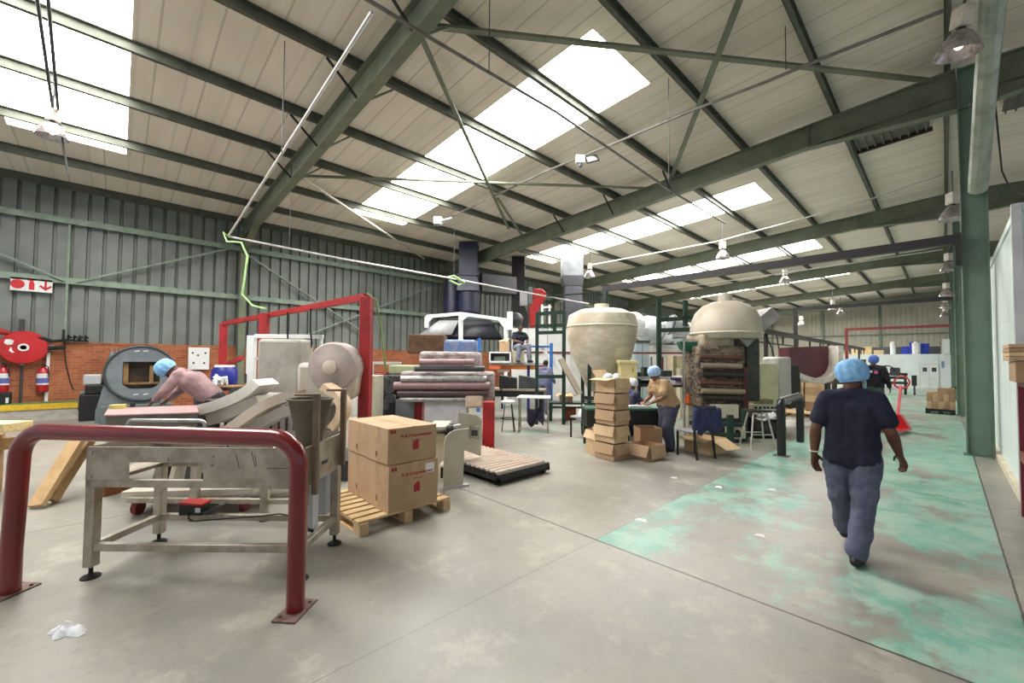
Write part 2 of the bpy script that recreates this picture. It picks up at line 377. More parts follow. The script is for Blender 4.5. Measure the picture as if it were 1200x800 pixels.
for i, (xx, a, b) in enumerate([(1.0, 10.2, 11.2)]):
    r = thing('roof_ventilator', 'grey slatted roof vent on the far slope, right of the near column', 'roof vent', (1.7, a, rz(1.7)+.1), 0, 'grey roof vents')
    m_ = MB(); slab(m_, 1.0, 2.3, 13.0, 14.4, .12, .02); m_.build('backing', mat('vent_grey', (112, 112, 104), .7), r, world=True)
    m_ = MB()
    for k in range(9): x = 1.05+k*.15; m_.bar((x, 13, rz(x)+.09), (x, 14.4, rz(x)+.09), .03, .05)
    m_.build('slat', mat('vent_slat', (92, 92, 86), .6), r, world=True)
# wall girts and braces ----------------------------------------------------
def brace(name, p, q, w, h, m, label, group=None, cat='brace', up=(1, 0, 0)):
    return struct(name, MB().bar(p, q, w, h, up), m, label, 0, cat, group)
gx = WX+.12
gl = mat('girt_green', (134, 150, 134), .5, 0, (118, 134, 120), 3)
for i, z in enumerate((3.80, 5.50)):
    struct('wall_girt', MB().box(gx-.1, gx+.06, -6, YE, z, z+.11).box(gx+.05, gx+.065, -6, YE, z-.06, z+.11), gl, ['pale green horizontal rail on the left wall just above the fire sign', 'pale green horizontal rail high on the left wall under the eaves'][i], 0, 'rail', 'left wall rails')
for k, (a, b, lab) in enumerate([((0, 297), (76, 329), 'left wall brace sloping down to the right above the fire sign'), ((90, 330), (270, 291), 'left wall brace sloping up to the green wall column'),
        ((289, 298), (424, 388), 'left wall brace sloping down beyond the green wall column'), ((330, 404), (506, 336), 'left wall brace sloping up behind the red frame')]):
    brace('wall_brace', AX(*a, gx+.1), AX(*b, gx+.1), .05, .09, gl, lab, 'left wall braces')
pa, pb = AX(82, 262, gx+.02), AX(77, 402, gx+.02)
struct('wall_mullion', MB().bar((gx+.02, pa.y, 2.1), (gx+.02, pa.y, 5.5), .07, .05), gl, 'thin pale vertical post on the left wall right of the fire sign', 0, 'post')
# roof bracing in the near bay (under the purlins)
def rb(x, y, dz=-.05): return AR(x, y, 7.30+dz)
for a, b, w, lab in [((508, 31), (1112, 97), .1, 'long flat roof brace running from the first rafter to the near column head'), ((868, -4), (783, 218), .1, 'flat roof brace crossing the long one and meeting the second rafter'),
        ((494, 44), (596, 268), .08, 'flat roof brace dropping from the first rafter over the bright skylight'), ((352, 206), (770, 221), .08, 'roof brace running level from the first rafter past the skylight to the second'),
        ((583, 232), (616, 282), .07, 'short roof brace meeting the second rafter above the black duct')]:
    p, q = rb(*a), rb(*b); brace('roof_brace', p, q, w, .05, gpaint, lab, 'roof braces', up=(0, 0, 1))
p, q = rb(355, 209), rb(497, 303); brace('roof_brace', p, q, .07, .05, mat('pale_brace', (196, 196, 176), .5), 'pale diagonal roof brace below the first rafter, pointing at the black duct', 'roof braces', up=(0, 0, 1))
p, q = AR(0, 6, 7.1), AR(0, 6, 7.1)
# rafter stays
k = 0
for y, xs in ((3.1, (-5.3, -7.25, -9.3, -11.15)), (11.5, (-5.3, -7.25, -9.3))):
    for x in xs:
        z = rz(x)
        for sgn in (-1, 1):
            struct('rafter_stay', MB().bar((x-.05, y+sgn*.06, z-.47), (x-.05, y+sgn*.62, z+.02), .035, .035), black if sgn < 0 else gpaint, f'short stay strut on the {"near" if sgn < 0 else "far"} side of the {"first" if y < 5 else "second"} rafter, at the {ORD[PX.index(x)]} purlin from the left wall', 0, 'strut', 'rafter stay struts')
# right-hand white room ----------------------------------------------------
t = NT('white_sandwich_panel'); pos = t.geo(); X, Y, Z = t.xyz(pos)
fy = t.math('FRACT', t.math('MULTIPLY', Y, 1/1.15)); ln = t.math('LESS_THAN', fy, .012)
c = t.mix(t.ramp(t.noise(.6, 4, .5, pos, (1, 3, .3)), .35, .7), lin((226, 236, 232)), lin((210, 224, 220)))
c = t.mix(t.math('MULTIPLY', ln, .4), c, lin((150, 165, 162))); t.l(c, t.b.inputs['Base Color']); t.b.inputs['Roughness'].default_value = .4
sand = t.m
struct('wall_right', MB().box(.66, 5, 8.0, 37, 0, 3.62).box(.64, 5.02, 7.97, 37, 3.56, 3.66), sand, 'white panel wall of the room on the right')
struct('baseboard_right', MB().box(.6, .66, 8.0, 37, 0, .1), mat('cream_kerb', (216, 206, 182), .6), 'cream skirting along the white room on the right')
struct('trim_1', MB().box(.6, .68, 7.94, 8.02, 0, 3.66), lgrey, 'pale corner trim of the white room on the right')
# far white room with double doors
struct('wall_far', MB().box(-9.5, .3, 39.6, 44, 0, 2.33).box(-1.86, .3, 39.45, 39.6, 0, 2.33), whitep, 'white wall of the low room at the far end of the walkway')
struct('wall_far_return', MB().box(-.1, .24, 39.3, 39.44, 2.33, 3.3), whitep, 'white upright beside the far columns above the low room')
for i, (x0, x1) in enumerate(((-1.17, -.75), (-.73, -.3))):
    d = struct(f'door_{i+1}', MB().box(x0, x1, 39.41, 39.46, .02, 1.64), white, ['left leaf of the white double door in the far room', 'right leaf of the white double door in the far room'][i], 0, 'door')
    MB().box(x0+.12, x1-.1, 39.40, 39.42, 1.15, 1.42).build('vision_panel', glass, d)
    MB().box(x0+.16, x1-.14, 39.395, 39.405, 1.19, 1.38).build('pane', mat('pane_blue', (70, 78, 104), .2), d)
m_ = MB().box(-1.2, -1.17, 39.4, 39.46, 0, 1.67).box(-.3, -.27, 39.4, 39.46, 0, 1.67).box(-1.2, -.27, 39.4, 39.46, 1.64, 1.67).box(-.75, -.73, 39.4, 39.46, 0, 1.64)
struct('trim_2', m_, lgrey, 'grey frame round the far double doors')
m_ = MB().box(-.16, -.04, 39.40, 39.44, 1.4, 1.85)
o = tag(m_.build('wall_notice', mat('notice_blue', (120, 150, 190), .6)), 'small blue and white notice beside the far double doors', 'notice')
# partition behind the machines in the middle
struct('wall_partition', MB().box(-15.8, -5.6, 15.6, 18.2, 0, 2.28).box(-15.8, -5.5, 15.55, 18.2, 2.24, 2.32), mat('partition_white', (214, 216, 212), .5, 0, (198, 200, 198), 1), 'white partition wall behind the machines in the middle')
# kerb at the foot of the left wall
r = thing('kerb', 'yellow-edged kerb with a green top along the left brick wall', 'kerb', (WX+.5, -2.5, 0))
MB().box(WX+.15, WX+.8, -6, -.05, 0, .3).build('plinth', mat('kerb_concrete', (182, 177, 166), .8), r, world=True)
MB().box(WX+.8, WX+.83, -6, -.05, .3, .45).box(WX+.15, WX+.8, -.08, -.05, .3, .45).build('yellow_edge', mat('kerb_yellow', (222, 184, 44), .6), r, world=True)
MB().box(WX+.15, WX+.8, -6, -.08, .3, .452).build('green_top', mat('kerb_green', (86, 134, 84), .7), r, world=True)
# ================================================================== FOREGROUND
def arc(c, e1, e2, r, a0, a1, n=8):
    c, e1, e2 = Vector(c), Vector(e1), Vector(e2)
    return [c+e1*(r*math.cos(a0+(a1-a0)*k/n))+e2*(r*math.sin(a0+(a1-a0)*k/n)) for k in range(n+1)]
# red hoop guard rail --------------------------------------------------
A = G(11, 695); B = G(346, 716); zt = 1.145
r = thing('guard_rail', 'red tubular hoop guard rail standing in front of the steel table', 'guard rail', (A+B)/2)
d = (B-A).normalized(); up = Vector((0, 0, 1)); A2 = A+d*.03
R_ = .19
pts = [A, A+up*.3]+arc(A2+up*(zt-R_)+d*R_, -d, up, R_, 0, PI/2)+arc(B+up*(zt-R_)-d*R_, d, up, R_, PI/2, 0)+[B+up*.3, B]
MB().tube(pts, .058, 18).build('hoop', redp, r, world=True)
for q, s in ((A, 1), (B, 1)):
    m_ = MB(); m_.M = Matrix.Translation(q) @ Matrix.Rotation(math.atan2(d.y, d.x), 4, 'Z'); m_.bx((0, 0, .006), (.16, .26, .012))
    m_.cyl((.05, .09, .012), (.05, .09, .024), .012, n=6).cyl((-.05, -.09, .012), (-.05, -.09, .024), .012, n=6)
    m_.build('base_plate', mat('worn_plate', (120, 96, 86), .6, .2, (96, 70, 62), 20), r, bevel=.002, world=True)
# stainless steel trough table ------------------------------------------
u0, u1, v0, v1 = -3.24, -1.57, 3.18, 3.86
def box_uv(mb, a, b, c, d_, e, f):
    vs = [UV(x, y, z) for z in (e, f) for y in (c, d_) for x in (a, b)]
    return mb._add(vs, [(0, 2, 3, 1), (4, 5, 7, 6), (0, 1, 5, 4), (2, 6, 7, 3), (0, 4, 6, 2), (1, 3, 7, 5)])
r = thing('trough_table', 'stainless steel trough table on levelling feet behind the red hoop rail', 'table', UV((u0+u1)/2, (v0+v1)/2))
m_ = MB(); zb, ztp = .742, .994
# front panel with the rectangular cut-out
cu0, cu1, cz0, cz1 = u0+.33, u0+.895, .745, .882
for a, b, e, f in ((u0, cu0, zb, ztp), (cu1, u1, zb, ztp), (cu0, cu1, cz1, ztp), (cu0, cu1, zb, cz0)): box_uv(m_, a, b, v0, v0+.004, e, f)
box_uv(m_, u0, u1, v0, v0+.02, ztp-.004, ztp)
m_.build('front_panel', steel, r, world=True)
box_uv(MB(), u0, u1, v1-.004, v1, zb, ztp+.02).build('back_panel', steel, r, world=True)
m_ = MB(); box_uv(m_, u1-.004, u1, v0, v1, zb-.02, ztp); box_uv(m_, u1-.02, u1+.002, v0, v1, ztp-.004, ztp); m_.build('end_panel', steel, r, world=True)
box_uv(MB(), u0, u0+.004, v0, v1, zb, ztp).build('end_panel', steel, r, world=True)
box_uv(MB(), u0+.004, cu0, v0+.004, v1-.004, .80, .806).build('tray_floor', steel, r, world=True)
box_uv(MB(), cu1, u1-.004, v0+.004, v1-.004, .80, .806).build('tray_floor', steel, r, world=True)
m_ = MB()
for v_ in (v0+.03, v1-.03): box_uv(m_, u0, u1, v_-.03, v_+.03, .69, .742)
box_uv(m_, u0, u0+.05, v0, v1, .69, .742); box_uv(m_, u1-.05, u1, v0, v1, .69, .742); m_.build('top_rail', steel, r, bevel=.004, world=True)
m_ = MB()
for v_ in (v0+.035, v1-.035): box_uv(m_, u0+.03, u1-.03, v_-.025, v_+.025, .205, .26)
for u_ in (u0+.035, u1-.035): box_uv(m_, u_-.025, u_+.025, v0+.03, v1-.03, .205, .26)
m_.build('stretcher', steel, r, bevel=.004, world=True)
for u_, v_ in ((u0+.035, v0+.035), (u1-.035, v0+.035), (u1-.035, v1-.035), (u0+.035, v1-.035)):
    lg = box_uv(MB(), u_-.035, u_+.035, v_-.035, v_+.035, .085, .70).build('leg', steel, r, bevel=.005, world=True)
    q = UV(u_, v_, 0); MB().lathe([(.06, 0), (.062, .008), (.05, .018), (.02, .024), (.014, .03), (.014, .09)], q, 16).build('levelling_foot', rubber, lg, world=True)
# the two flat uprights and their cross bar on the right end
ust = mat('dull_steel_upright', (128, 112, 94), .45, .5, (110, 94, 78), 6)
for px, v_, z0_ in ((384, v0+.1, .62), (412, v1-.06, .72)):
    uu = u1+.01; box_uv(MB(), uu, uu+.045, v_-.02, v_+.02, z0_, 1.385).build('upright', ust, r, bevel=.003, world=True)
m_ = MB()
box_uv(MB(), u1-.14, u1+.055, v0+.08, v0+.12, 1.386, 1.405).build('upright_arm', ust, r, bevel=.003, world=True); box_uv(m_, u1-.12, u1+.055, v1-.08, v1-.04, 1.386, 1.405)
m_.build('upright_arm', ust, r, bevel=.003, world=True)
# scratches and bolt heads on the front panel
m_ = MB()
for u_, z_ in ((-2.28, .93), (-2.28, .86), (-3.2, .95), (-3.2, .77), (-2.62, .9), (-1.62, .78)):
    q = UV(u_, v0-.003, z_); m_.cyl(q, q-_f0*.006, .012, n=10)
m_.build('bolt', zinc, r, world=True)
m_ = MB()
for a, b in (((-2.10, .95), (-2.07, .84)), ((-1.98, .97), (-1.95, .85)), ((-1.955, .95), (-1.94, .86)), ((-1.86, .845), (-1.68, .845))):
    m_.bar(UV(a[0], v0-.001, a[1]), UV(b[0], v0-.001, b[1]), .002, .0035)
m_.build('scratch_mark', mat('scratch', (60, 52, 46), .7), r, world=True)
# right end lower panels / cables under the trough
m_ = MB(); box_uv(m_, u1-.2, u1-.08, v0+.3, v0+.42, .24, .69); box_uv(m_, u1-.22, u1-.06, v1-.16, v1-.08, .3, .69); m_.build('gearbox_housing', lgrey, r, bevel=.01, world=True)
m_ = MB().tube([UV(u1-.1, v0+.24, .7), UV(u1-.09, v0+.23, .5), UV(u1-.12, v0+.2, .32), UV(u1-.05, v0+.26, .27)], .014, 8).tube([UV(u1-.15, v0+.24, .7), UV(u1-.12, v0+.2, .45), UV(u1-.06, v0+.2, .29)], .011, 8); m_.build('cable', rubber, r, world=True)
# red and black foot switch on the back stretcher
q = P(228, 607, v1-.035); fz = .262
r = thing('foot_switch', 'red topped black foot switch box resting on the table stretcher', 'switch', (q.x, q.y, fz), YAW)
MB().prism([(-.1, 0), (.1, 0), (.1, .085), (-.1, .1)], (0, -.06, 0), (1, 0, 0), (0, 0, 1), (0, .12, 0)).build('housing', black, r, bevel=.006)
MB().prism([(-.105, .1), (.105, .085), (.105, .105), (-.105, .12)], (0, -.065, 0), (1, 0, 0), (0, 0, 1), (0, .13, 0)).build('red_cover', redb, r, bevel=.004)
MB().box(.05, .095, -.063, -.06, .03, .07).build('label_plate', paper, r)
MB().prism([(.1, .02), (.26, .1), (.27, .085), (.12, 0)], (0, -.05, 0), (1, 0, 0), (0, 0, 1), (0, .1, 0)).build('pedal', dgrey, r, bevel=.003)
MB().tube([(.0, -.062, .03), (.0, -.075, -.02), (.06, -.08, -.04), (.3, -.075, -.02), (.62, -.06, .0), (.8, -.05, .02), (1.0, -.05, -.01)], .006, 8).build('cable', rubber, r)
# second steel trestle behind the trough
r = thing('steel_trestle', 'low steel trestle frame standing behind the trough table', 'trestle', UV(-2.6, 4.35))
for px in (228, 310):
    q = P(px, 600, 4.35); lg = MB().bar((q.x, q.y, .06), (q.x, q.y, .86), .08, .05, _f0).build('leg', steel, r, bevel=.004, world=True)
    MB().lathe([(.05, 0), (.05, .012), (.015, .02), (.015, .07)], (q.x, q.y, 0), 14).build('levelling_foot', rubber, lg, world=True)
a, b = P(150, 600, 4.35), P(352, 600, 4.35)
MB().bar((a.x, a.y, .2), (b.x, b.y, .2), .05, .05).build('stretcher', steel, r, bevel=.004, world=True)
MB().bar((a.x, a.y, .86), (b.x, b.y, .86), .08, .05).build('top_rail', steel, r, bevel=.004, world=True)
# hopper bucket on the trough, right end -------------------------------------
q = P(363, 505, 3.52)
r = thing('hopper_bucket', 'tall dull grey-green tapered bucket standing in the right end of the trough', 'bucket', (q.x, q.y, .806), YAW)
tin = mat('olive_tin', (104, 98, 84), .6, .25, (84, 78, 66), 4, .35, .7, .06)
MB().lathe([(.1, 0), (.105, .22), (.175, .53), (.18, .535), (.17, .535), (.1, .24), (.09, .03), (0, .03)], (0, 0, 0), 28, sx=1.0, sy=.9).build('bucket_body', tin, r)
MB().tube(arc((0, 0, .534), (1, 0, 0), (0, .9, 0), .18, 0, 2*PI-.01, 26), .009, 8).build('rim', tin, r)
MB().lathe([(.15, -.0), (.15, .03), (.11, .05)], (0, 0, 0), 20).build('base_ring', dgrey, r)
# scraps of film and tools lying in the trough
q = P(372, 512, 3.6)
for k, (du, dv, c_) in enumerate(((-.22, .12, paper), (-.42, -.05, black), (-.62, .1, grey))):
    m_ = MB(); c0 = UV(-1.85+du, 3.5+dv, .807)
    for i in range(7):
        a_ = i*.9+k; m_.poly([c0+UV(.09*math.cos(a_), .06*math.sin(a_), 0), c0+UV(.09*math.cos(a_+.8), .06*math.sin(a_+.8), .02), c0+UV(.02, 0, .09+.02*(i % 3)), c0+UV(-.02, .01, .05)])
    o = m_.build('film_scrap', c_); tag(o, ['crumpled white film scrap in the trough, nearest the bucket', 'crumpled black film scrap in the middle of the trough', 'crumpled grey film scrap in the trough, farthest from the bucket'][k], 'scrap', 'scraps in the trough')
# white crumpled bag on the floor
def crumple(name, c, rx, ry, h, m, seed, lobes, rz_=0):
    mb = MB(); rnd = random.Random(seed)
    for (lx, ly, lr, lh, ang) in lobes:
        n, k = 22, 8; vs = []; fs = []
        for i in range(k+1):
            for j in range(n):
                a_ = 2*PI*j/n; rr = i/k
                w = 1+.09*math.sin(3*a_+seed)+.05*math.sin(7*a_+seed*2)
                x, y = lr*rr*w*math.cos(a_), lr*.55*rr*w*math.sin(a_)
                z = lh*(1-rr**2)*(.7+.5*mnoise.noise(Vector((x*22, y*22, seed))))+.012*abs(mnoise.noise(Vector((x*60, y*60, seed))))
                xr = x*math.cos(ang)-y*math.sin(ang); yr = x*math.sin(ang)+y*math.cos(ang)
                vs.append((c[0]+lx+xr, c[1]+ly+yr, max(.002, z)))
        fs = [(i*n+j, i*n+(j+1) % n, (i+1)*n+(j+1) % n, (i+1)*n+j) for i in range(k) for j in range(n)]
        mb._add(vs, fs)
    return mb.build(name, m, sharp=60)
bagm = mat('white_film', (232, 234, 236), .35, 0, (214, 217, 220), 18)
q = G(76, 741); q2 = G(92, 743)
o = crumple('plastic_bag', q, 0, 0, 0, bagm, 3, [(0, 0, .075, .07, YAW+1.7), (_r0.x*.065, _r0.y*.065, .075, .05, YAW-.3), (-_r0.x*.05, -_r0.y*.05, .045, .04, YAW+.3)]); tag(o, 'crumpled white plastic bag lying on the floor near the red hoop rail', 'bag')
for k, (x, y) in enumerate(((752, 610), (842, 571), (905, 574), (891, 628), (790, 560))):
    q = G(x, y); m_ = MB(); a = .07 if k == 0 else .05
    m_.poly([q+Vector((-a, -.03, .003)), q+Vector((a, -.02, .004)), q+Vector((.3*a, .05, .012)), q+Vector((-.8*a, .03, .004))])
    tag(m_.build('paper_scrap', paper), ['small white paper scrap on the floor in front of the box tower', 'white paper scrap on the floor left of the black bollard', 'thin white paper scrap on the floor just below the black bollard', 'white paper scrap on the green lane left of the walking man', 'white paper scrap on the floor near the open box'][k], 'paper scrap', 'paper scraps on the floor')
# leaning planks at left --------------------------------------------------
def plank(name, p, q, w, th, m, label, side):
    p, q = Vector(p), Vector(q); o = MB().bar(p, q, th, w, side).build(name, m, None, bevel=.004); return tag(o, label, 'plank', 'leaning timber planks')
topw = P(112, 500, 5.35)
pb1, pt1 = P(42, 594, 4.62), P(95, 508, 5.15)
pb2, pt2 = P(61, 596, 4.8), P(110, 510, 5.35)
for k, (a, b, w_, t_, lab) in enumerate(((pb1, pt1, .05, .17, 'wide pine plank leaning at the left, front face of the pair'), (pb2, pt2, .09, .07, 'narrow pine batten leaning at the left behind the wide plank'))):
    a, b = Vector(a), Vector(b); a.z = max(a.z, .03); d_ = (b-a); b2 = a+d_*1.12
    plank('timber_plank', a, b2, t_, w_, wood, lab, _r0+Vector((0, 0, .15)))
r = thing('timber_stack', 'pale wooden beams lying at the left edge behind the red rail', 'timber', P(5, 500, 5.2)*1.0)
r.location.z = 0
a, b = P(-25, 503, 5.0), P(22, 500, 5.0)
MB().bar((a.x, a.y, .84), (b.x, b.y, .84), .3, .1).build('beam', mat('pale_wood', (226, 204, 150), .7, 0, (206, 178, 122), 4, scl=(1, 8, 8)), r, bevel=.004, world=True)
MB().bar(P(-30, 517, 5.1), P(8, 520, 5.1), .16, .14).build('beam', woodd, r, bevel=.004, world=True)
c1 = P(-8, 520, 5.1); c1.z = 0
m_ = MB().bar((c1.x, c1.y, 0), (c1.x, c1.y, .72), .3, .14).bar((c1.x-.3, c1.y-.3, .0), (c1.x-.3, c1.y-.3, .72), .2, .14); m_.build('support_block', woodd, r, world=True)
# short bearer and white board dolly behind the trough
q = G(118, 582); q2 = G(158, 572)
o = MB().bar((q.x, q.y, .06), (q2.x, q2.y, .06), .12, .12).build('timber_bearer', mat('reddish_timber', (146, 92, 62), .8, 0, (126, 76, 50), 5, scl=(1, 10, 10)), None, bevel=.004); tag(o, 'reddish timber bearer on the floor under the leaning planks', 'timber')
r = thing('board_dolly', 'white board dolly on red wheels behind the trough table', 'dolly', UV(-3.58, 4.75), YAW+.12)
MB().box(-.55, .75, -.3, .4, .2, .27).build('deck', mat('dolly_board', (204, 196, 182), .7, 0, (188, 178, 162), 4), r, bevel=.006)
for x, y in ((-.45, -.2), (.62, -.2), (-.45, .3), (.62, .3)):
    c_ = MB().box(x-.04, x+.04, y-.05, y+.05, .13, .2).build('caster_bracket', zinc, r); MB().cyl((x-.025, y, .078), (x+.025, y, .078), .078, n=20).build('wheel', mat('dark_red_wheel', (112, 30, 30), .5), c_)
# bits stacked on the dolly, seen through the cut-out
for k, (x, w_, c_, h_, lab) in enumerate(((-.3, .12, navy, .34, 'navy ring binder standing on the white dolly'), (-.14, .05, cream, .3, 'cream carton standing on the white dolly next to the navy binder'), (.02, .16, dgrey, .36, 'dark grey case leaning on the white dolly'), (.22, .14, lgrey, .12, 'grey metal fitting lying on the white dolly'))):
    o = MB().prism([(0, 0), (w_, 0), (w_+.06, h_), (.06, h_)], (0, 0, 0), (1, 0, 0), (0, 0, 1), (0, .22, 0)).build(['binder', 'carton', 'tool_case', 'metal_fitting'][k], c_, None, bevel=.006)
    o.matrix_world = wmat(r) @ Matrix.Translation((x-.1, -.1, .27)); tag(o, lab, ['binder', 'carton', 'case', 'fitting'][k])
o = MB().prism([(0, 0), (.75, 0), (.9, .3), (.85, .33), (.0, .06)], (0, 0, 0), (1, 0, 0), (0, 0, 1), (0, .3, 0)).build('machine_cover', dgrey, None, bevel=.006); o.matrix_world = wmat(r) @ Matrix.Translation((.28, .05, .27)); tag(o, 'dark grey sloping machine cover on the right end of the white dolly', 'cover')
# pink-topped packing bench with the bending worker ---------------------------
bz = .985
bc = [G(121.5, 486, bz), G(233, 482.5, bz), G(231, 474.5, bz), G(127, 478, bz)]
bo = (bc[0]+bc[1]+bc[2]+bc[3])/4
r = thing('packing_bench', 'grey packing bench with a pinkish laminated top at left', 'bench', (bo.x, bo.y, 0))
pinkt = mat('pink_laminate', (172, 140, 138), .45, 0, (156, 124, 124), 3)
m_ = MB(); lo = [p-Vector((0, 0, .02)) for p in bc]; m_._add(bc+lo, [(0, 1, 2, 3), (7, 6, 5, 4), (0, 4, 5, 1), (1, 5, 6, 2), (2, 6, 7, 3), (3, 7, 4, 0)]); m_.build('top', pinkt, r, bevel=.004, world=True)
apm = mat('apron_grey', (104, 100, 90), .5, .3, (92, 88, 78), 4)
dn = Vector((0, 0, 1)); inn = (bo-bc[0]).xy.to_3d().normalized()*.03
MB().bar(bc[0]-dn*.095+inn, bc[1]-dn*.095+(bo-bc[1]).xy.to_3d().normalized()*.03, .02, .15).build('apron', apm, r, world=True)
MB().bar(bc[1]-dn*.095+(bo-bc[1]).xy.to_3d().normalized()*.03, bc[2]-dn*.095+(bo-bc[2]).xy.to_3d().normalized()*.03, .02, .15).build('apron', apm, r, world=True)
for p in bc: q = p+(bo-p)*.16; MB().bar((q.x, q.y, 0), (q.x, q.y, bz-.02), .06, .06, _f0).build('leg', steel, r, world=True)
q0, q1 = bc[0]+(bo-bc[0])*.5, bc[1]+(bo-bc[1])*.5; MB().bar((q0.x, q0.y, .33), (q1.x, q1.y, .33), .4, .03).build('shelf', woodd, r, world=True); MB().bar((bo.x, bo.y, .55), (bo.x*.5+q1.x*.5, bo.y*.5+q1.y*.5, .55), .34, .4).build('drawer_unit', mat('brown_board', (140, 96, 66), .7), r, bevel=.005, world=True)
ga, gb = P(150, 500, 4.62), P(240, 500, 4.62); gt = P(195, 492.5, 4.62).z; hh = (gb-ga).xy.to_3d().normalized()
ga, gb = Vector((ga.x, ga.y, 0)), Vector((gb.x, gb.y, 0)); up = Vector((0, 0, 1))
m_ = MB().tube([ga+up*.42]+arc(ga+up*(gt-.05)+hh*.05, -hh, up, .05, 0, PI/2, 5)+arc(gb+up*(gt-.05)-hh*.05, hh, up, .05, PI/2, 0, 5)+[gb+up*.42], .02, 10)
m_.build('grab_bar', zinc, r, world=True)
for q, c_ in ((ga, bc[0]), (gb, bc[1])): MB().tube([q+up*.42, Vector((c_.x, c_.y, .42))+inn], .016, 8).build('grab_bar_arm', zinc, r, world=True)
o = thing('tape_roll', 'yellowish roll of tape lying at the left end of the pink bench', 'tape roll', bc[0], 0)
MB().lathe([(.05, 0), (.09, 0), (.09, .05), (.05, .05), (.05, 0)], (0, 0, 0), 22).build('tape_band', mat('yellow_tape', (206, 196, 112), .5), o); MB().lathe([(.044, .0), (.05, .0), (.05, .05), (.044, .05), (.044, 0)], (0, 0, 0), 22).build('core', card, o)
o.location = bc[3]+(bo-bc[3])*.22+Vector((0, 0, .001))
# pallet with printed cartons --------------------------------------------------
pz = .135
def pallet(name, label, loc, rz_, L, W, nd=7, h=.135, m=None, group=None, cat='pallet'):
    m = m or mat('pallet_pine', (206, 178, 136), .8, 0, (184, 152, 108), 4, .35, .7, .05, 30)
    r = thing(name, label, cat, loc, rz_, group)
    for k in range(nd):
        y = -W/2+(k+.5)*W/nd; MB().box(-L/2, L/2, y-W/nd*.36, y+W/nd*.36, h-.022, h).build('deck_board', m, r, bevel=.002)
    for x in (-L/2+.05, 0, L/2-.05):
        for y in (-W/2+.07, 0, W/2-.07): MB().box(x-.045, x+.045, y-.07, y+.07, .018, h-.04).build('block', m, r)
        MB().box(x-.045, x+.045, -W/2, W/2, h-.04, h-.022).build('stringer', m, r); MB().box(x-.045, x+.045, -W/2, W/2, 0, .018).build('skid_board', m, r)
    return r
# pallet front edge runs along world Y at X ~ -3.85
pallet('wooden_pallet', 'pale wooden pallet under the four printed cartons', (-4.42, 2.22, 0), PI/2+.02, 1.06, 1.12, 8)
def carton(name, label, c, sx, sy, sz, rz_, m=card, group=None, flap=True, band=True):
    r = thing(name, label, 'box', c, rz_, group)
    MB().box(-sx/2, sx/2, -sy/2, sy/2, 0, sz).build('carton_body', m, r, bevel=.006)
    if band:
        m_ = MB().box(-sx/2-.001, sx/2+.001, -.03, .03, sz, sz+.0015)
        m_.box(-sx/2-.0015, -sx/2, -.03, .03, sz*.72, sz).box(sx/2, sx/2+.0015, -.03, .03, sz*.72, sz); m_.build('tape_strip', tape, r)
        MB().box(-sx/2, sx/2, -.002, .002, sz, sz+.0022).build('flap_seam', card2, r)
    return r
def jerry(mb, M, s):      # red jerry-can pictogram
    pl = [(-.34, 0), (.34, 0), (.34, .72), (.26, .84), (.26, 1.0), (.06, 1.0), (.06, .9), (-.12, .86), (-.34, .66)]
    mb._add([M @ Vector((x*s, y*s, .0012)) for x, y in pl], [tuple(range(len(pl)))])
bx0, by0 = -3.86, 2.0
def printed(label, x0, y0, z0, dx, dy, dz, lab=False, main=True, grp='cartons with red printing on the pallet'):
    c = Vector((x0-dx/2, y0+dy/2, z0)); r = carton('printed_carton', label, c, dx, dy, dz, 0, card, grp)
    if main:
        M = frameM((dx/2+.001, 0, dz*.5), (0, 1, 0), (0, 0, 1)); fs = dy/.6
        Mx = lambda x, z: M @ Matrix.Translation((x, z, 0))
        text_mb('N & I Polycontainers', .046*fs, Mx(.04, .25*dz), .0006, bold=.0016).build('printed_name', inkred, r)
        text_mb('(Pty) Ltd', .03*fs, Mx(.04, .25*dz-.055*fs), .0006, bold=.0008).build('printed_line', mat('faded_print', (168, 104, 84), .8), r)
        m2 = MB(); jerry(m2, Mx(.03, -.16*dz), .11*fs); m2.build('printed_jerrycan', inkred, r)
        m2 = MB()
        m2.M = Mx(-dy*.43, dz*.41)
        for x in (0, .032): m2.prism([(-.013, -.02), (.013, -.02), (.013, .01), (0, .026), (-.013, .01)], (x, 0, .0), (1, 0, 0), (0, 1, 0), (0, 0, .0012))
        m2.build('printed_arrow', inkred, r)
    MB().box(-.04, .04, -dy/2-.0015, -dy/2, dz*.7, dz).build('end_tape', tape, r); MB().box(-.04, .04, -dy/2-.0015, -dy/2, 0, dz*.22).build('end_tape', tape, r)
    m2 = MB(); m2.lathe([(.0, -.001), (.035, -.001), (.035, 0), (0, 0)], (0, -dy/2-.0008, dz*.22), 16, 'y', sx=1.0, sy=.55)
    m2.build('hand_hole', mat('hole_brown', (120, 88, 60), .9), r)
    if lab: MB().box(dx/2, dx/2+.0015, dy/2-.16, dy/2-.05, dz-.14, dz-.04).build('white_label', paper, r)
    return r
H1 = .475; z1 = pz+.002
printed('large printed carton at the front of the pallet, lower tier, with a white label', bx0, by0, z1, .52, .58, H1, True)
printed('large carton on the lower tier of the pallet, behind the labelled one', bx0-.53, by0+.01, z1, .5, .58, H1, False, False)
z2 = z1+H1+.003
printed('printed carton at the front of the upper tier on the pallet', bx0-.01, by0-.01, z2, .5, .57, .365, False)
printed('carton on the upper tier of the pallet, behind the printed one', bx0-.52, by0+.0, z2, .5, .57, .36, False, False)
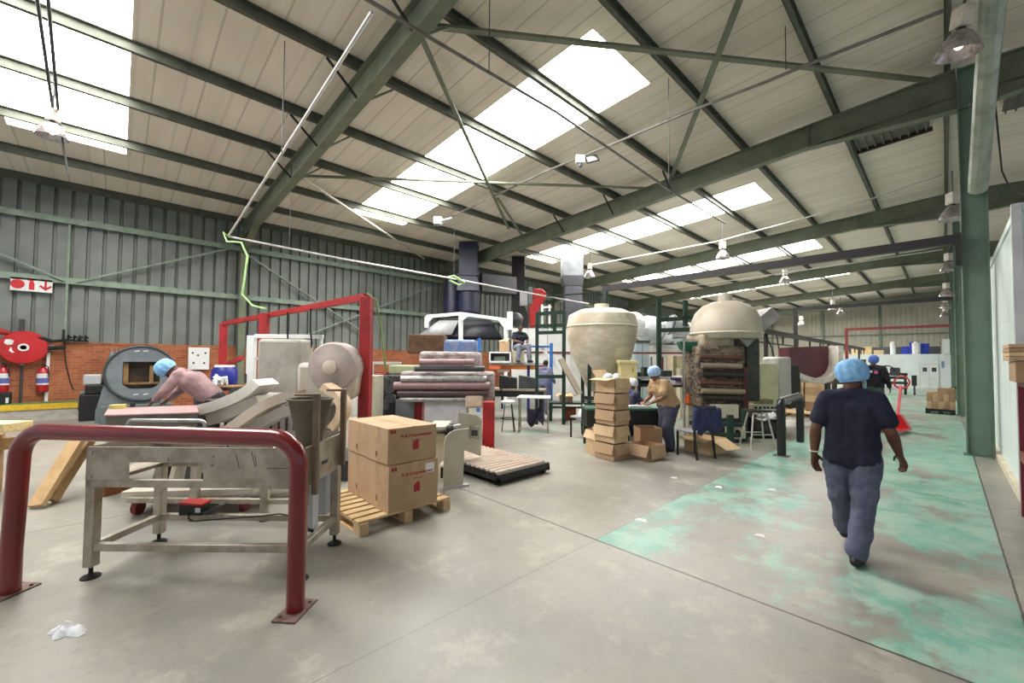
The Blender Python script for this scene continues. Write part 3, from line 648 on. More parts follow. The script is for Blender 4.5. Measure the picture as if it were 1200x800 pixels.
# ================================================================== LEFT WALL AND LEFT MACHINES
WF = WX+.125        # brick face
def wallrect(x0, y0, x1, y1, X):       # a rectangle on a plane of constant X: (Y0, Y1, Z0, Z1)
    a, b = AX(x0, y0, X), AX(x1, y1, X); return a.y, b.y, b.z, a.z
# fire equipment sign
y0, y1, z1_, z0_ = wallrect(12, 327, 61, 343, WX+.2)
zlo, zhi = 3.44, 3.79
r = thing('fire_sign', 'white fire equipment sign with three red symbols on the left wall', 'sign', (WX+.2, (y0+y1)/2, zlo))
MB().box(WX+.17, WX+.185, y0, y1, zlo, zhi).build('sign_board', white, r, world=True)
w3 = (y1-y0)/3; sx = WX+.187; zc = (zlo+zhi)/2; red = mat('sign_red', (204, 40, 44), .6)
m_ = MB(); m_.lathe([(0, 0), (.125, 0), (.125, .004), (0, .004)], (sx, y0+w3/2, zc), 28, 'x'); m_.build('hose_reel_symbol', red, r, world=True)
c = y0+1.5*w3; m_ = MB().prism([(-.05, -.13), (.05, -.13), (.05, .05), (.03, .09), (.03, .13), (-.075, .14), (-.075, .12), (-.03, .1), (-.03, .09), (-.05, .05)], (sx, c, zc), (0, 1, 0), (0, 0, 1), (.004, 0, 0)); m_.build('extinguisher_symbol', red, r, world=True)
c = y0+2.5*w3; m_ = MB().prism([(-.022, .13), (.022, .13), (.022, -.04), (.09, .02), (.12, -.02), (0, -.13), (-.12, -.02), (-.09, .02), (-.022, -.04)], (sx, c, zc), (0, 1, 0), (0, 0, 1), (.004, 0, 0)); m_.build('arrow_symbol', red, r, world=True)
m_ = MB()
for k in (1, 2): m_.box(sx-.001, sx+.001, y0+k*w3-.004, y0+k*w3+.004, zlo, zhi)
m_.build('divider', lgrey, r, world=True)
# hose reel
c = AX(28, 407, WF+.2); R_ = .44
r = thing('fire_hose_reel', 'red fire hose reel on the left brick wall', 'hose reel', (WF+.03, c.y, c.z))
MB().lathe([(0, .121), (R_*.97, .121), (R_, .14), (R_, .2), (R_*.95, .22), (R_*.7, .225), (R_*.3, .235), (0, .235)], (0, 0, 0), 40, 'x').build('front_disc', mat('hose_reel_red', (186, 24, 26), .3, coat=.5), r)
MB().lathe([(.06, .235), (.1, .235), (.1, .255), (.06, .255), (.06, .235)], (0, 0, 0), 24, 'x').build('hub_ring', white, r)
MB().lathe([(0, 0), (R_*.86, .0), (R_*.86, .12), (0, .12)], (0, 0, .0), 32, 'x').build('hose_coil', black, r)
for k, (yy, zz, a) in enumerate(((-.25, .14, .085), (-.17, -.06, .075))):
    MB().prism([(-a, -.03), (-a*.3, -.08), (a*.7, -.07), (a, .03), (a*.3, .07), (-a*.7, .06)], (.228, yy, zz), (0, 1, 0), (0, 0, 1), (.003, 0, 0)).build('sticker', paper, r)
m_ = MB().cap((.16, .18, .30), (.2, .5, .18), .06, .045).cap((.2, .5, .18), (.16, .8, .24), .04, .03).tube([(.16, .8, .24), (.18, .95, .2), (.15, 1.02, .3)], .025, 8); m_.build('hose_nozzle', rubber, r)
MB().cap((.16, .35, -.02), (.18, .72, .02), .06, .05).build('hose_loop', rubber, r)
MB().box(0, .1, -.12, -.02, .38, .75).build('bracket', dgrey, r)
y0, y1, z1_, z0_ = wallrect(52, 404, 63, 411, WF+.05)
r = thing('wall_socket', 'small white socket box on the brick wall right of the hose reel', 'socket', (WF, y0, z1_)); MB().box(WF, WF+.08, y0, y1, z1_, z0_).build('socket_box', white, r, bevel=.008, world=True); MB().box(WF+.08, WF+.085, y0+.12, y1-.06, z1_+.04, z0_-.04).build('socket_face', mat('socket_blue', (90, 110, 140), .5), r, world=True)
y0, y1, z1_, z0_ = wallrect(0, 406, 9, 410, WF+.02)
tag(MB().box(WF, WF+.01, y0, y1, z1_, z0_).build('wall_notice', paper), 'small white notice on the brick wall left of the hose reel', 'notice')
a, b = AX(26, 427, WF+.05), AX(26, 470, WF+.05)
r = thing('standpipe', 'thin grey standpipe with a pale cap below the hose reel', 'pipe', (WF+.05, a.y, .45)); MB().cyl((WF+.05, a.y, .452), (WF+.05, a.y, a.z), .028).build('pipe', dgrey, r, world=True); MB().ell((WF+.05, a.y, a.z+.02), .05, .05, .05, 12, 8).build('cap', cream, r, world=True)
a, b = AX(57, 413, WF+.03), AX(54, 468, WF+.03)
tag(MB().bar((WF+.02, a.y, a.z), (WF+.02, b.y, .46), .06, .04, (1, 0, 0)).build('conduit_strip', white), 'white vertical conduit strip on the brick wall behind the fire extinguisher', 'conduit')
for k, (px, lab) in enumerate(((3, 'red fire extinguisher hung at the left edge of the brick wall'), (50, 'red fire extinguisher hung by the white conduit strip'))):
    c = AX(px, 441, WF+.14); r = thing('fire_extinguisher', lab, 'fire extinguisher', (WF+.11, c.y, c.z-.42), 0, 'fire extinguishers on the brick wall')
    MB().lathe([(0, 0), (.1, 0), (.115, .03), (.115, .52), (.09, .62), (.035, .68), (.03, .72), (0, .72)], (0, 0, 0), 24).build('cylinder', mat('extinguisher_red', (178, 26, 34), .3, coat=.5), r)
    MB().lathe([(.1165, .2), (.1165, .5)], (0, 0, 0), 24).build('paper_label', paper, r)
    MB().lathe([(.1175, .24), (.1175, .38)], (0, 0, 0), 24).build('label_panel', mat('label_blue', (92, 100, 170), .6), r)
    MB().box(-.03, .12, -.02, .02, .72, .78).tube([(.05, .02, .74), (.1, .1, .68), (.1, .12, .4)], .014, 8).build('valve_and_hose', black, r)
    MB().box(-.11, -.08, -.05, .05, .4, .7).build('wall_bracket', dgrey, r)
y0, y1, z1_, z0_ = wallrect(-4, 463, 12, 472, WF+.4)
r = thing('black_case', 'black case with a white label standing on the green kerb', 'case', (WF+.3, y0, .455)); MB().box(WF+.2, WF+.4, y0, y1, .455, .455+.3).build('case_body', black, r, bevel=.02, world=True); MB().box(WF+.4, WF+.405, y0+.2, y1-.08, .48, .62).build('label', paper, r, world=True)
tag(MB().tube([AX(-4, 388, WF+.25), AX(5, 389, WF+.22), AX(13, 391, WF+.2)], [.09, .08, .04], 10).build('red_pipe_end', redb), 'red pipe end above the left edge of the brick wall', 'pipe')
o = MB()
a = AX(74, 402, WF+.1)
o.box(WX+.1, WF+.1, a.y-.02, a.y+.5, 2.12, 2.16).cap((WF+.1, a.y, 2.14), (WF+.1, a.y, 2.42), .03)
for k in range(4): o.tube([(WF+.1, a.y+.1+k*.11, 2.15), (WF+.16, a.y+.1+k*.11, 2.28), (WF+.22, a.y+.16+k*.11, 2.22)], .025, 8)
tag(o.build('hook_bracket', black), 'black hook bracket on top of the brick dado with a cable hanging from it', 'bracket')
a = AX(75, 404, WF+.06)
tag(MB().tube([(WF+.06, a.y, 2.1), AX(77, 425, WF+.03), AX(82, 446, WF+.03), AX(86, 456, WF+.05)], .014, 6).build('hanging_cable', black), 'thin black cable hanging down the brick wall from the hook bracket', 'cable')
for k, px in enumerate((131.5, 137, 141.5)):
    a, b = AX(px, 406, WF+.3), AX(px, 432, WF+.3)
    r = thing('gas_cylinder', ['grey gas cylinder behind the round machine, leftmost of three', 'grey gas cylinder behind the round machine, middle of three', 'grey gas cylinder behind the round machine, rightmost of three'][k], 'gas cylinder', (WF+.25, a.y, 0), 0, 'gas cylinders behind the round machine')
    MB().lathe([(0, 0), (.075, 0), (.08, .05), (.08, 1.65), (.05, 1.8), (.02, 1.85), (0, 1.85)], (0, 0, 0), 18).build('cylinder', grey, r); MB().cyl((0, 0, 1.84), (0, 0, 1.93), .022).build('valve', zinc, r)
# round grey machine head on its stand
c = P(166, 437, 11.0); d = (Vector((0, 0, c.z))-Vector((c.x, c.y, c.z))).normalized(); ang = math.atan2(d.y, d.x)
r = thing('moulding_drum', 'big round grey machine head with a dark rectangular opening by the brick wall', 'machine', (c.x, c.y, 0), ang); zc = c.z
mg = mat('drum_grey', (114, 122, 126), .4, .1, (100, 108, 112), 2)
R_ = .71; m_ = MB()
# annular face with a rectangular hole: outer ring points to hole boundary
N = 48; hw, h0, h1 = .37, -.42, .30
outer = [(R_*math.cos(2*PI*k/N), R_*math.sin(2*PI*k/N)) for k in range(N)]
def hole(a):
    cx, cz = math.cos(a), math.sin(a); tx = hw/abs(cx) if abs(cx) > 1e-6 else 9; tz = (h1 if cz > 0 else -h0)/abs(cz) if abs(cz) > 1e-6 else 9; t_ = min(tx, tz)
    # lower half follows a rounded outline
    if cz < 0: t_ = min(t_, .47)
    return (cx*t_, cz*t_)
inner = [hole(2*PI*k/N) for k in range(N)]
for xf in (.0,):
    vs = [(xf, y, z+zc) for y, z in outer]+[(xf, y, z+zc) for y, z in inner]+[(-.34, y*.98, z*.98+zc) for y, z in outer]+[(-.3, y, z+zc) for y, z in inner]
    fs = [(k, (k+1) % N, N+(k+1) % N, N+k) for k in range(N)]+[(k, (k+1) % N, 2*N+(k+1) % N, 2*N+k) for k in range(N)]+[(N+k, N+(k+1) % N, 3*N+(k+1) % N, 3*N+k) for k in range(N)]
    m_._add(vs, fs)
m_.build('drum_ring', mg, r)
MB().tube([(.01, (R_+.0)*math.cos(2*PI*k/48), zc+(R_)*math.sin(2*PI*k/48)) for k in range(48)], .03, 8, True).build('outer_band', mat('band_dark', (54, 58, 62), .45), r)
MB().box(-.62, -.3, -.5, .5, zc-.45, zc+.45).build('inner_chamber', mat('chamber_dark', (44, 36, 30), .6, 0, (72, 54, 36), 3), r)
MB().box(-.2, -.12, -.36, .36, zc-.3, zc-.25).box(-.24, -.1, -.36, -.26, zc-.28, zc+.26).box(-.24, -.1, .16, .24, zc-.28, zc+.2).build('inner_rail', mat('brass_rail', (150, 120, 78), .4, .4), r)
for a_ in (1.45, 1.75, -1.4, -1.75):
    MB().bar((.015, .58*math.cos(a_)-.05, zc+.58*math.sin(a_)), (.015, .58*math.cos(a_)+.05, zc+.58*math.sin(a_)+.02), .012, .02).build('index_mark', paper, r)
MB().prism([(-.85, 0), (.6, 0), (.6, .45), (.3, .62), (-.42, .62), (-.62, .95), (-.72, .95), (-.85, .3)], (-.4, 0, 0), (0, 1, 0), (0, 0, 1), (.34, 0, 0)).build('stand', mg, r, bevel=.01)
MB().box(-.1, .3, -.75, .65, 0, .45).build('base_box', mat('base_green_grey', (88, 100, 98), .5), r, bevel=.01)
MB().box(.3, .302, -.2, -.1, .2, .5).build('latch', black, r)
# heap of black machine parts left of it
for k, (a, b, rr, lab) in enumerate((((97, 474), (126, 440), .07, 'long black steel arm leaning on the brick wall left of the round machine'),)):
    p, q = P(*a, 11.3), P(*b, 11.6); p.z = max(p.z, .1)
    tag(MB().bar(p, q, .14, .14).build('steel_boom', black), lab, 'boom')
r = thing('machine_scrap', 'dark heap of black machine parts between the steel arm and the round machine', 'machine parts', P(112, 470, 11.2)); r.location.z = 0
MB().box(-.28, .28, -.3, .3, 0, .7).box(-.2, .3, -.2, .2, .7, .95).build('gear_housing', black, r, bevel=.03); MB().cyl((-.1, -.32, .45), (-.1, .32, .45), .2).build('pulley', dgrey, r); MB().box(-.1, .28, -.24, .1, .95, 1.22).build('white_cover', lgrey, r, bevel=.03); MB().box(-.35, -.15, -.3, -.05, .6, .78).build('motor_cap', zinc, r, bevel=.04)
# white board on the wall
y0, y1, z1_, z0_ = wallrect(221, 407, 245, 433, WF+.12)
zlo, zhi = AX(233, 433, WF+.12).z, AX(233, 407, WF+.12).z
r = thing('white_board', 'square white metal board with black dots on the brick wall', 'board', (WF+.1, (y0+y1)/2, zlo)); MB().box(WF+.02, WF+.12, y0, y1, zlo, zhi).build('board', white, r, bevel=.01, world=True)
m_ = MB()
for fx, fz in ((.25, .3), (.75, .3), (.45, .65), (.8, .75), (.2, .75)): m_.lathe([(0, 0), (.03, 0), (.03, .01), (0, .01)], (WF+.12, y0+(y1-y0)*fx, zlo+(zhi-zlo)*fz), 10, 'x')
m_.build('screw_hole', black, r, world=True)
MB().box(WF+.02, WF+.08, (y0+y1)/2-.04, (y0+y1)/2+.04, 0, zlo).build('post', dgrey, r, world=True)
# blue drum
c = P(263, 441, 10.1)
r = thing('blue_drum', 'dark blue plastic drum with a white label beside the tall red frame', 'drum', (c.x, c.y, c.z-.27), YAW)
MB().lathe([(0, 0), (.24, 0), (.27, .05), (.275, .25), (.27, .42), (.22, .5), (0, .5)], (0, 0, 0), 30).build('drum_body', bluedk, r); MB().lathe([(.2, .49), (.21, .49), (.21, .55), (0, .55)], (0, 0, 0), 24).build('lid', white, r)
MB().box(-.03, .03, -.285, -.275, .2, .34).build('label', paper, r)
o = thing('drum_stand', 'dark steel stand under the blue drum', 'stand', (c.x, c.y, 0), YAW)
MB().box(-.45, .45, -.3, .3, c.z-.32, c.z-.275).build('top', dgrey, o)
for x in (-.4, .4):
    for y in (-.25, .25): MB().box(x-.03, x+.03, y-.03, y+.03, 0, c.z-.32).build('leg', dgrey, o)
q = P(258, 450, 9.6)
m_ = MB(); rnd = random.Random(4)
for k in range(9):
    pts = [Vector((rnd.uniform(-.34, .34), rnd.uniform(-.12, .12), rnd.uniform(0, .2))) for _ in range(5)]; m_.tube([q+p for p in pts], .022, 6)
tag(m_.build('cable_bundle', white), 'tangled bundle of white cable in front of the blue drum', 'cable bundle')
o = thing('cable_table', 'dark low table carrying the white cable bundle', 'table', (q.x, q.y, 0), YAW); MB().box(-.5, .45, -.25, .25, q.z-.06, q.z-.03).build('top', woodd, o)
for x in (-.42, .38): MB().box(x-.03, x+.03, -.2, .2, 0, q.z-.06).build('leg', dgrey, o)
# tall red gantry frame --------------------------------------------------------
r = thing('gantry_frame', 'tall red steel gantry frame rising above the printed cartons', 'gantry', P(426, 480, 6.2).xy.to_3d())
tops = [(430, 347, 6.2), (310, 371, 8.6), (262, 382, 11.3)]; pp = []
for x, y, v in tops:
    q = P(x, y, v); q.z = 2.62; pp.append(q)
rg = mat('gantry_red', (158, 34, 36), .45, 0, (136, 26, 30), 4)
for q, w_ in zip(pp, (.16, .15, .14)):
    lean = Vector((-.0, -.0, 0)); MB().bar((q.x, q.y, 0), (q.x, q.y, 2.62), w_, w_, _f0).build('post', rg, r, bevel=.006, world=True)
MB().bar(pp[0]+Vector((0, 0, .0)), pp[2], .1, .1).build('top_beam', rg, r, bevel=.004, world=True)
MB().bar((pp[2].x, pp[2].y, 1.42), P(283, 419, 10.2), .1, .1).build('side_beam', rg, r, world=True)
for x, y, v in ((337, 366, 8.0), (364, 362, 7.4)):
    q = P(x, y, v); MB().tube([(q.x, q.y, 2.58), (q.x+.01, q.y, 2.2), (q.x+.05, q.y+.02, 1.95), (q.x-.02, q.y, 1.75)], .016, 6).build('hanging_cable', rubber, r, world=True)
cab = mat('green_hose', (150, 190, 120), .5)
q0 = pp[0]
tag(MB().tube([q0+Vector((0, 0, .05)), P(441, 352, 6.3), P(446, 380, 6.4), P(449, 410, 6.6), P(452, 432, 6.8)], .017, 8).build('air_hose', cab), 'thin green air hose dropping from the top of the red gantry', 'hose')
# white guard frame behind the moulding line
r = thing('guard_screen', 'white metal guard screen standing under the red gantry', 'guard screen', P(330, 450, 8.2).xy.to_3d())
def rectbar(x0, y0, x1, y1, v, m, name, par, th=.06):
    a, b = P(x0, y0, v), P(x1, y1, v); w_ = abs(x1-x0)*v/FPX
    return a, b
def panel(px0, py0, px1, py1, v, th, m, name, par, bevel=0):     # upright panel parallel to the picture plane
    a, b = P(px0, py1, v), P(px1, py0, v); mb = MB(); ua, ub = a.dot(_r0), b.dot(_r0)
    box_uv(mb, ua, ub, v, v+th, min(a.z, b.z), max(a.z, b.z)); return mb.build(name, m, par, bevel, world=True)
panel(286, 393, 298, 500, 8.2, .1, white, 'side_panel', r, .01)
panel(298, 392, 378, 396, 8.2, .06, white, 'top_bar', r, .005)
panel(372, 394, 377, 500, 8.2, .06, white, 'post', r, .005)
panel(286, 438, 289, 449, 8.19, .01, dgrey, 'switch', r)
panel(298, 419, 372, 421, 8.24, .03, lgrey, 'mid_bar', r)
# moulding line: grey-white covers, ribbed skirt, curved chutes, round cowl ---------------
r = thing('extrusion_line', 'pale machine with curved white chutes and a round cowl behind the trough table', 'machine', UV(-2.9, 6.0))
soft = mat('soft_white_cover', (216, 214, 206), .55, 0, (196, 192, 182), 1.6); softg = mat('soft_grey_cover', (158, 156, 146), .6, 0, (138, 134, 124), 2.2); cowl = mat('cream_cowl', (204, 192, 176), .55, 0, (186, 172, 156), 2)
# back cabinet
a = P(300, 400, 7.0); panel(299, 397, 352, 470, 7.0, .5, softg, 'back_cabinet', r, .06)
panel(345, 425, 398, 488, 6.6, .5, mat('warm_grey_cover', (176, 168, 154), .6, 0, (158, 150, 136), 2), 'middle_cabinet', r, .08)
# ribbed skirt panels under the chutes
m_ = MB()
ua, ub = P(262, 490, 6.3).dot(_r0), P(345, 490, 6.3).dot(_r0); box_uv(m_, ua, ub, 6.3, 6.9, .25, 1.12); m_.build('skirt_cabinet', mat('skirt_grey', (170, 164, 158), .6, 0, (150, 144, 138), 2), r, bevel=.02, world=True)
k = 0
while True:
    u_ = ua+.03+k*.115
    if u_ > ub: break
    box_uv(MB(), u_, u_+.02, 6.27, 6.3, .3, 1.0-.002*k).build('skirt_rib', mat('skirt_rib_maroon', (92, 56, 60), .6), r, world=True); k += 1
# curved white chute from the left up to the right
def sweep(path, w_, th, side):
    mb = MB(); vs = []; side = Vector(side); pp_ = [Vector(p) for p in path]; path = []
    for i in range(len(pp_)-1):
        a, b, c, d = pp_[max(i-1, 0)], pp_[i], pp_[i+1], pp_[min(i+2, len(pp_)-1)]
        for k in range(5): s_ = k/5; path.append(.5*((2*b)+(c-a)*s_+(2*a-5*b+4*c-d)*s_*s_+(3*b-a-3*c+d)*s_**3))
    path.append(pp_[-1]); n = len(path)
    for i, p in enumerate(path):
        p = Vector(p); d = (Vector(path[min(i+1, n-1)])-Vector(path[max(i-1, 0)])).normalized(); nn = d.cross(side).normalized()
        vs += [p-side*w_/2-nn*th/2, p+side*w_/2-nn*th/2, p+side*w_/2+nn*th/2, p-side*w_/2+nn*th/2]
    fs = [(i*4+a_, i*4+(a_+1) % 4, i*4+4+(a_+1) % 4, i*4+4+a_) for i in range(n-1) for a_ in range(4)]+[(3, 2, 1, 0), tuple(range(4*n-4, 4*n))]
    return mb._add(vs, fs)
def chute(name, pix, v, wd, th, m):
    pts = [P(x, y, vv) for x, y, vv in pix]; return sweep(pts, wd, th, _f0).build(name, m, r, world=True)
chute('white_chute', [(247, 478, 6.0), (262, 474, 6.0), (276, 469, 6.0), (290, 463, 6.0), (303, 455, 6.05), (312, 447, 6.1)], 6, .5, .14, soft)
chute('white_apron', [(254, 490, 6.05), (272, 484, 6.05), (292, 476, 6.05), (312, 468, 6.1)], 6, .4, .16, soft)
chute('cream_chute', [(268, 508, 5.2), (286, 494, 5.25), (303, 482, 5.3), (320, 472, 5.35), (337, 465, 5.4), (352, 462, 5.45)], 5, .32, .12, cowl)
chute('lower_apron', [(300, 500, 5.4), (318, 490, 5.45), (338, 481, 5.5), (352, 478, 5.5)], 5, .3, .13, soft)
# round cowl with the cream chute under it
c = P(394, 430, 6.0); gc = mat('grey_cowl', (184, 172, 164), .55, 0, (160, 148, 142), 1.8)
m_ = MB(); m_.M = frameM(c+_f0*.2, _r0, (0, 0, 1)); m_.lathe([(0, 0), (.3, 0), (.345, .03), (.36, .08), (.36, .3), (.33, .36), (.2, .385), (.16, .40), (0, .40)], (0, 0, 0), 40); m_.build('round_cowl', gc, r, world=True)
m_ = MB(); m_.M = frameM(c-_f0*.2, _r0, (0, 0, 1)); m_.lathe([(0, 0), (.1, 0), (.1, .03), (.05, .05), (0, .05)], (0, 0, 0), 24); m_.build('cowl_hub', cowl, r, world=True)
m_ = MB(); m_.prism([(-.05, -.1), (.34, -.05), (.30, -.42), (.14, -.5), (-.06, -.42)], c-_f0*.12, _r0, (0, 0, 1), _f0*.3); m_.build('lower_cowl', cowl, r, bevel=.05, world=True)
chute('discharge_chute', [(382, 452, 5.6), (396, 462, 5.55), (403, 474, 5.5), (401, 488, 5.45), (392, 500, 5.4)], 5, .3, .09, mat('tan_chute', (206, 182, 150), .6))
panel(352, 476, 384, 512, 5.7, .4, mat('hopper_support_grey', (120, 114, 104), .6), 'support_box', r, .02)
m_ = MB(); box_uv(m_, -3.9, -2.2, 5.75, 6.6, 0, .28); m_.build('base_frame', dgrey, r, world=True)
for a_, b_ in (((318, 395), (318, 390)),): pass
panel(238, 468, 252, 485, 6.1, .3, black, 'drive_head', r, .02); MB().cyl(P(238, 483, 5.95), P(252, 481, 5.95), .05).build('roller', zinc, r, world=True)
# electrical cabinet and pale sheets right of the gantry post
r = thing('control_cabinet', 'pale control cabinet with white sheets beside the right gantry post', 'cabinet', P(430, 470, 8.6).xy.to_3d())
panel(424, 440, 441, 520, 8.6, .5, beige, 'cabinet_body', r, .01); panel(425, 443, 436, 452, 8.58, .02, paper, 'white_sheet', r); panel(425, 454, 436, 470, 8.58, .02, paper, 'white_sheet', r)
panel(400, 466, 415, 488, 8.0, .4, white, 'meter_box', r, .01); q = P(405, 480, 7.97); MB().lathe([(0, 0), (.06, 0), (.06, .02), (0, .02)], q, 16, 'y').build('dial', black, r, world=True)
r = thing('tubular_table', 'grey tubular steel table behind the right gantry post', 'table', P(444, 440, 10.5).xy.to_3d())
panel(427, 424, 462, 426.5, 10.5, .7, lgrey, 'top', r)
for x in (429, 436, 459): panel(x, 426, x+2, 478, 10.5, .04, lgrey, 'leg', r)
panel(427, 437, 462, 439, 10.52, .5, dgrey, 'shelf', r)
# ================================================================== PRINTING MACHINE, FEEDER, ROLLER TABLE
def lathe_dir(mb, p, q, prof, n=20):
    """surface of revolution along p->q; prof = [(r, t)] with t metres from p"""
    p, q = Vector(p), Vector(q); d = (q-p).normalized(); return mb.tube([p+d*t_ for _, t_ in prof], [max(1e-4, r_) for r_, _ in prof], n)
# long printing machine
r = thing('printing_machine', 'long mauve-grey machine with red uprights and rollers behind the feeder', 'machine', Vector((-8.5, 5.8, 0)))
rm = mat('machine_red', (168, 26, 30), .4, 0, (136, 18, 24), 5)
mv = NT('mottled_mauve_machine'); pos = mv.geo()
n_ = mv.noise(5, 7, .7, pos, (1, 1, 3)); n2_ = mv.noise(2.0, 4, .6, pos)
cc = mv.mix(mv.ramp(n_, .38, .62), lin((112, 92, 90)), lin((172, 160, 158))); cc = mv.mix(mv.ramp(n2_, .5, .72), cc, lin((186, 174, 166))); mv.l(cc, mv.b.inputs['Base Color']); mv.b.inputs['Roughness'].default_value = .5; mv.bump(n_, .6, .03); mv = mv.m
for px, yb, v, w_, top in ((572.5, 525, 8.0, .22, 470), (490.5, 510, 9.4, .2, 452), (444, 505, 10.2, .2, 437)):
    q = P(px, yb, v); tz = P(px, top, v).z; MB().bar((q.x, q.y, 0), (q.x, q.y, tz), w_, .3, _f0).build('red_upright', rm, r, bevel=.01, world=True)
def blk(name, x0, y0, x1, y1, v, th, m, bevel=.02): return panel(x0, y0, x1, y1, v, th, m, name, r, bevel)
blk('front_cover', 497, 466, 547, 497, 8.7, .5, lgrey); blk('side_cover', 463, 468, 486, 498, 9.2, .5, grey)
blk('press_body', 468, 436, 578, 470, 8.75, .9, mv, .06); blk('upper_body', 490, 412, 562, 438, 9.0, .9, mv, .08)
blk('blue_motor_cover', 520, 398, 558, 414, 9.6, .6, mat('steel_blue_cover', (84, 112, 158), .5, 0, (120, 132, 158), 5), .06)
blk('green_tray', 455, 428, 500, 438, 9.3, .6, mat('pale_green_tray', (158, 168, 128), .6, 0, (140, 146, 116), 5), .03)
blk('drive_box', 445, 440, 470, 492, 9.9, .4, black, .03); blk('lower_rail', 500, 496, 560, 500, 8.9, .3, mat('maroon_rail', (92, 34, 30), .6), .0)
blk('cream_hopper', 545, 462, 566, 478, 8.6, .4, mat('cream_hopper_paint', (208, 190, 168), .5), .04)
for k, (y_, x0, x1, rr, m2) in enumerate(((444, 470, 570, .07, zinc), (452, 462, 574, .08, mat('mauve_roller', (150, 120, 122), .4)), (461, 466, 572, .07, mat('dark_roller', (74, 58, 58), .4)), (468, 470, 560, .05, zinc), (424, 492, 556, .06, mat('mauve_roller', (150, 120, 122), .4)), (432, 486, 568, .06, dgrey))):
    a, b = P(x0, y_, 8.66), P(x1, y_, 8.66); MB().cyl(a, b, rr, n=16).build('roller', m2, r, world=True)
for x, y in ((452, 447), (458, 455), (464, 446), (459, 466), (452, 474)):
    a = P(x, y, 9.75); MB().cyl(a, a-_f0*.12, .11, n=18).build('gear_wheel', dgrey, r, world=True)
blk('stacking_rack', 478, 392, 520, 414, 10.2, .6, mat('brown_slats', (96, 66, 40), .7, 0, (70, 48, 30), 8), .02)
# feeder with two beige side plates
r = thing('sheet_feeder', 'beige feeder unit with rounded side plates between the cartons and the roller table', 'feeder', Vector((-4.6, 3.45, 0)))
def plate_px(name, pix, v0_, v1_, th, m, bevel=.004):
    # plate standing along the depth direction: pixels with a depth that runs v0..v1 from left to right
    xs = [p[0] for p in pix]; lo, hi = min(xs), max(xs); pts = [P(x, y, v0_+(v1_-v0_)*(x-lo)/(hi-lo)) for x, y in pix]
    e = (pts[1]-pts[0]); nrm = Vector((0, 0, 0))
    for i in range(len(pts)): nrm += (pts[i]-pts[0]).cross(pts[(i+1) % len(pts)]-pts[0])
    nrm.normalize(); n = len(pts); mb = MB(); vs = pts+[p+nrm*th for p in pts]
    mb._add(vs, [tuple(range(n)), tuple(range(2*n-1, n-1, -1))]+[(i, (i+1) % n, n+(i+1) % n, n+i) for i in range(n)]); return mb.build(name, m, r, bevel, world=True)
plate_px('front_plate', [(519, 572), (542, 569), (544, 524), (546, 512), (549, 501.5), (534, 503), (527, 506), (522, 511), (520, 520)], 5.46, 5.6, .02, beige)
plate_px('rear_plate', [(534.5, 524), (563, 534), (564.5, 494), (563, 489), (558, 486), (536, 482)], 6.3, 6.5, .02, beige)
a = P(556, 506, 6.38); m_ = MB(); m_.M = frameM(a-_f0*.012, _r0, (0, 0, 1)); m_.tube([(-.07, -.08, 0), (.06, -.1, 0), (.07, .08, 0), (-.06, .1, 0)], .012, 8, True); m_.build('slot_rim', mat('slot_rim', (150, 144, 126), .4, .3), r, world=True)
m_ = MB(); m_.M = frameM(a-_f0*.008, _r0, (0, 0, 1)); m_.box(-.045, .05, -.06, .03, -.004, .004); m_.build('slot', dgrey, r, world=True)
for (x0, y0), (x1, y1), rr, m2 in (((500, 506), (540, 499), .035, zinc), ((500, 512), (536, 505), .03, dgrey), ((500, 520), (532, 513), .03, zinc)):
    MB().cyl(P(x0, y0, 6.0), P(x1, y1, 6.1), rr, n=14).build('feed_shaft', m2, r, world=True)
MB().cyl(P(524, 503, 5.98), P(531, 502, 5.98), .06, n=14).build('shaft_collar', black, r, world=True)
panel(500, 508, 521, 572, 6.0, .25, beige, 'gear_case', r, .02); panel(514, 544, 522, 570, 5.75, .2, cream, 'lower_case', r, .02); panel(516, 548, 521, 560, 5.72, .03, black, 'lower_slot', r)
a, b = G(518, 573), G(549, 569); MB().bar((a.x, a.y, .015), (b.x, b.y, .015), .06, .03).build('foot_bar', lgrey, r, world=True)
panel(500, 500, 522, 503, 5.9, .6, beige, 'top_guard', r, .004)
# low roller table
x0, x1, y0, y1 = -5.85, -4.14, 3.72, 4.76
r = thing('roller_table', 'low black roller table with pale rollers on the floor beside the feeder', 'roller conveyor', ((x0+x1)/2, (y0+y1)/2, 0))
MB().box(x1-.05, x1, y0, y1, .045, .15).build('side_rail', black, r, bevel=.006, world=True); MB().box(x0, x0+.05, y0, y1, .045, .15).build('side_rail', black, r, bevel=.006, world=True)
MB().box(x0, x1, y0, y1, .045, .06).box(x0, x1, y0, y0+.04, .045, .11).box(x0, x1, y1-.04, y1, .045, .11).build('end_rail', black, r, world=True)
for x in (x0+.1, x1-.08):
    for y in (y0+.06, y1-.06): MB().box(x-.03, x+.03, y-.03, y+.03, 0, .05).build('foot', black, r, world=True)
nr = 15; rollm = mat('pale_roller', (196, 178, 162), .4, .1, (178, 160, 144), 5)
for k in range(nr):
    x = x0+.11+k*(x1-x0-.22)/(nr-1); ro = MB().cyl((x, y0+.03, .135), (x, y1-.03, .135), .041, n=16).build('roller', rollm, r, world=True); MB().cyl((x, y0-.004, .125), (x, y0+.03, .125), .04, n=12).build('roller_end', black, ro, world=True)
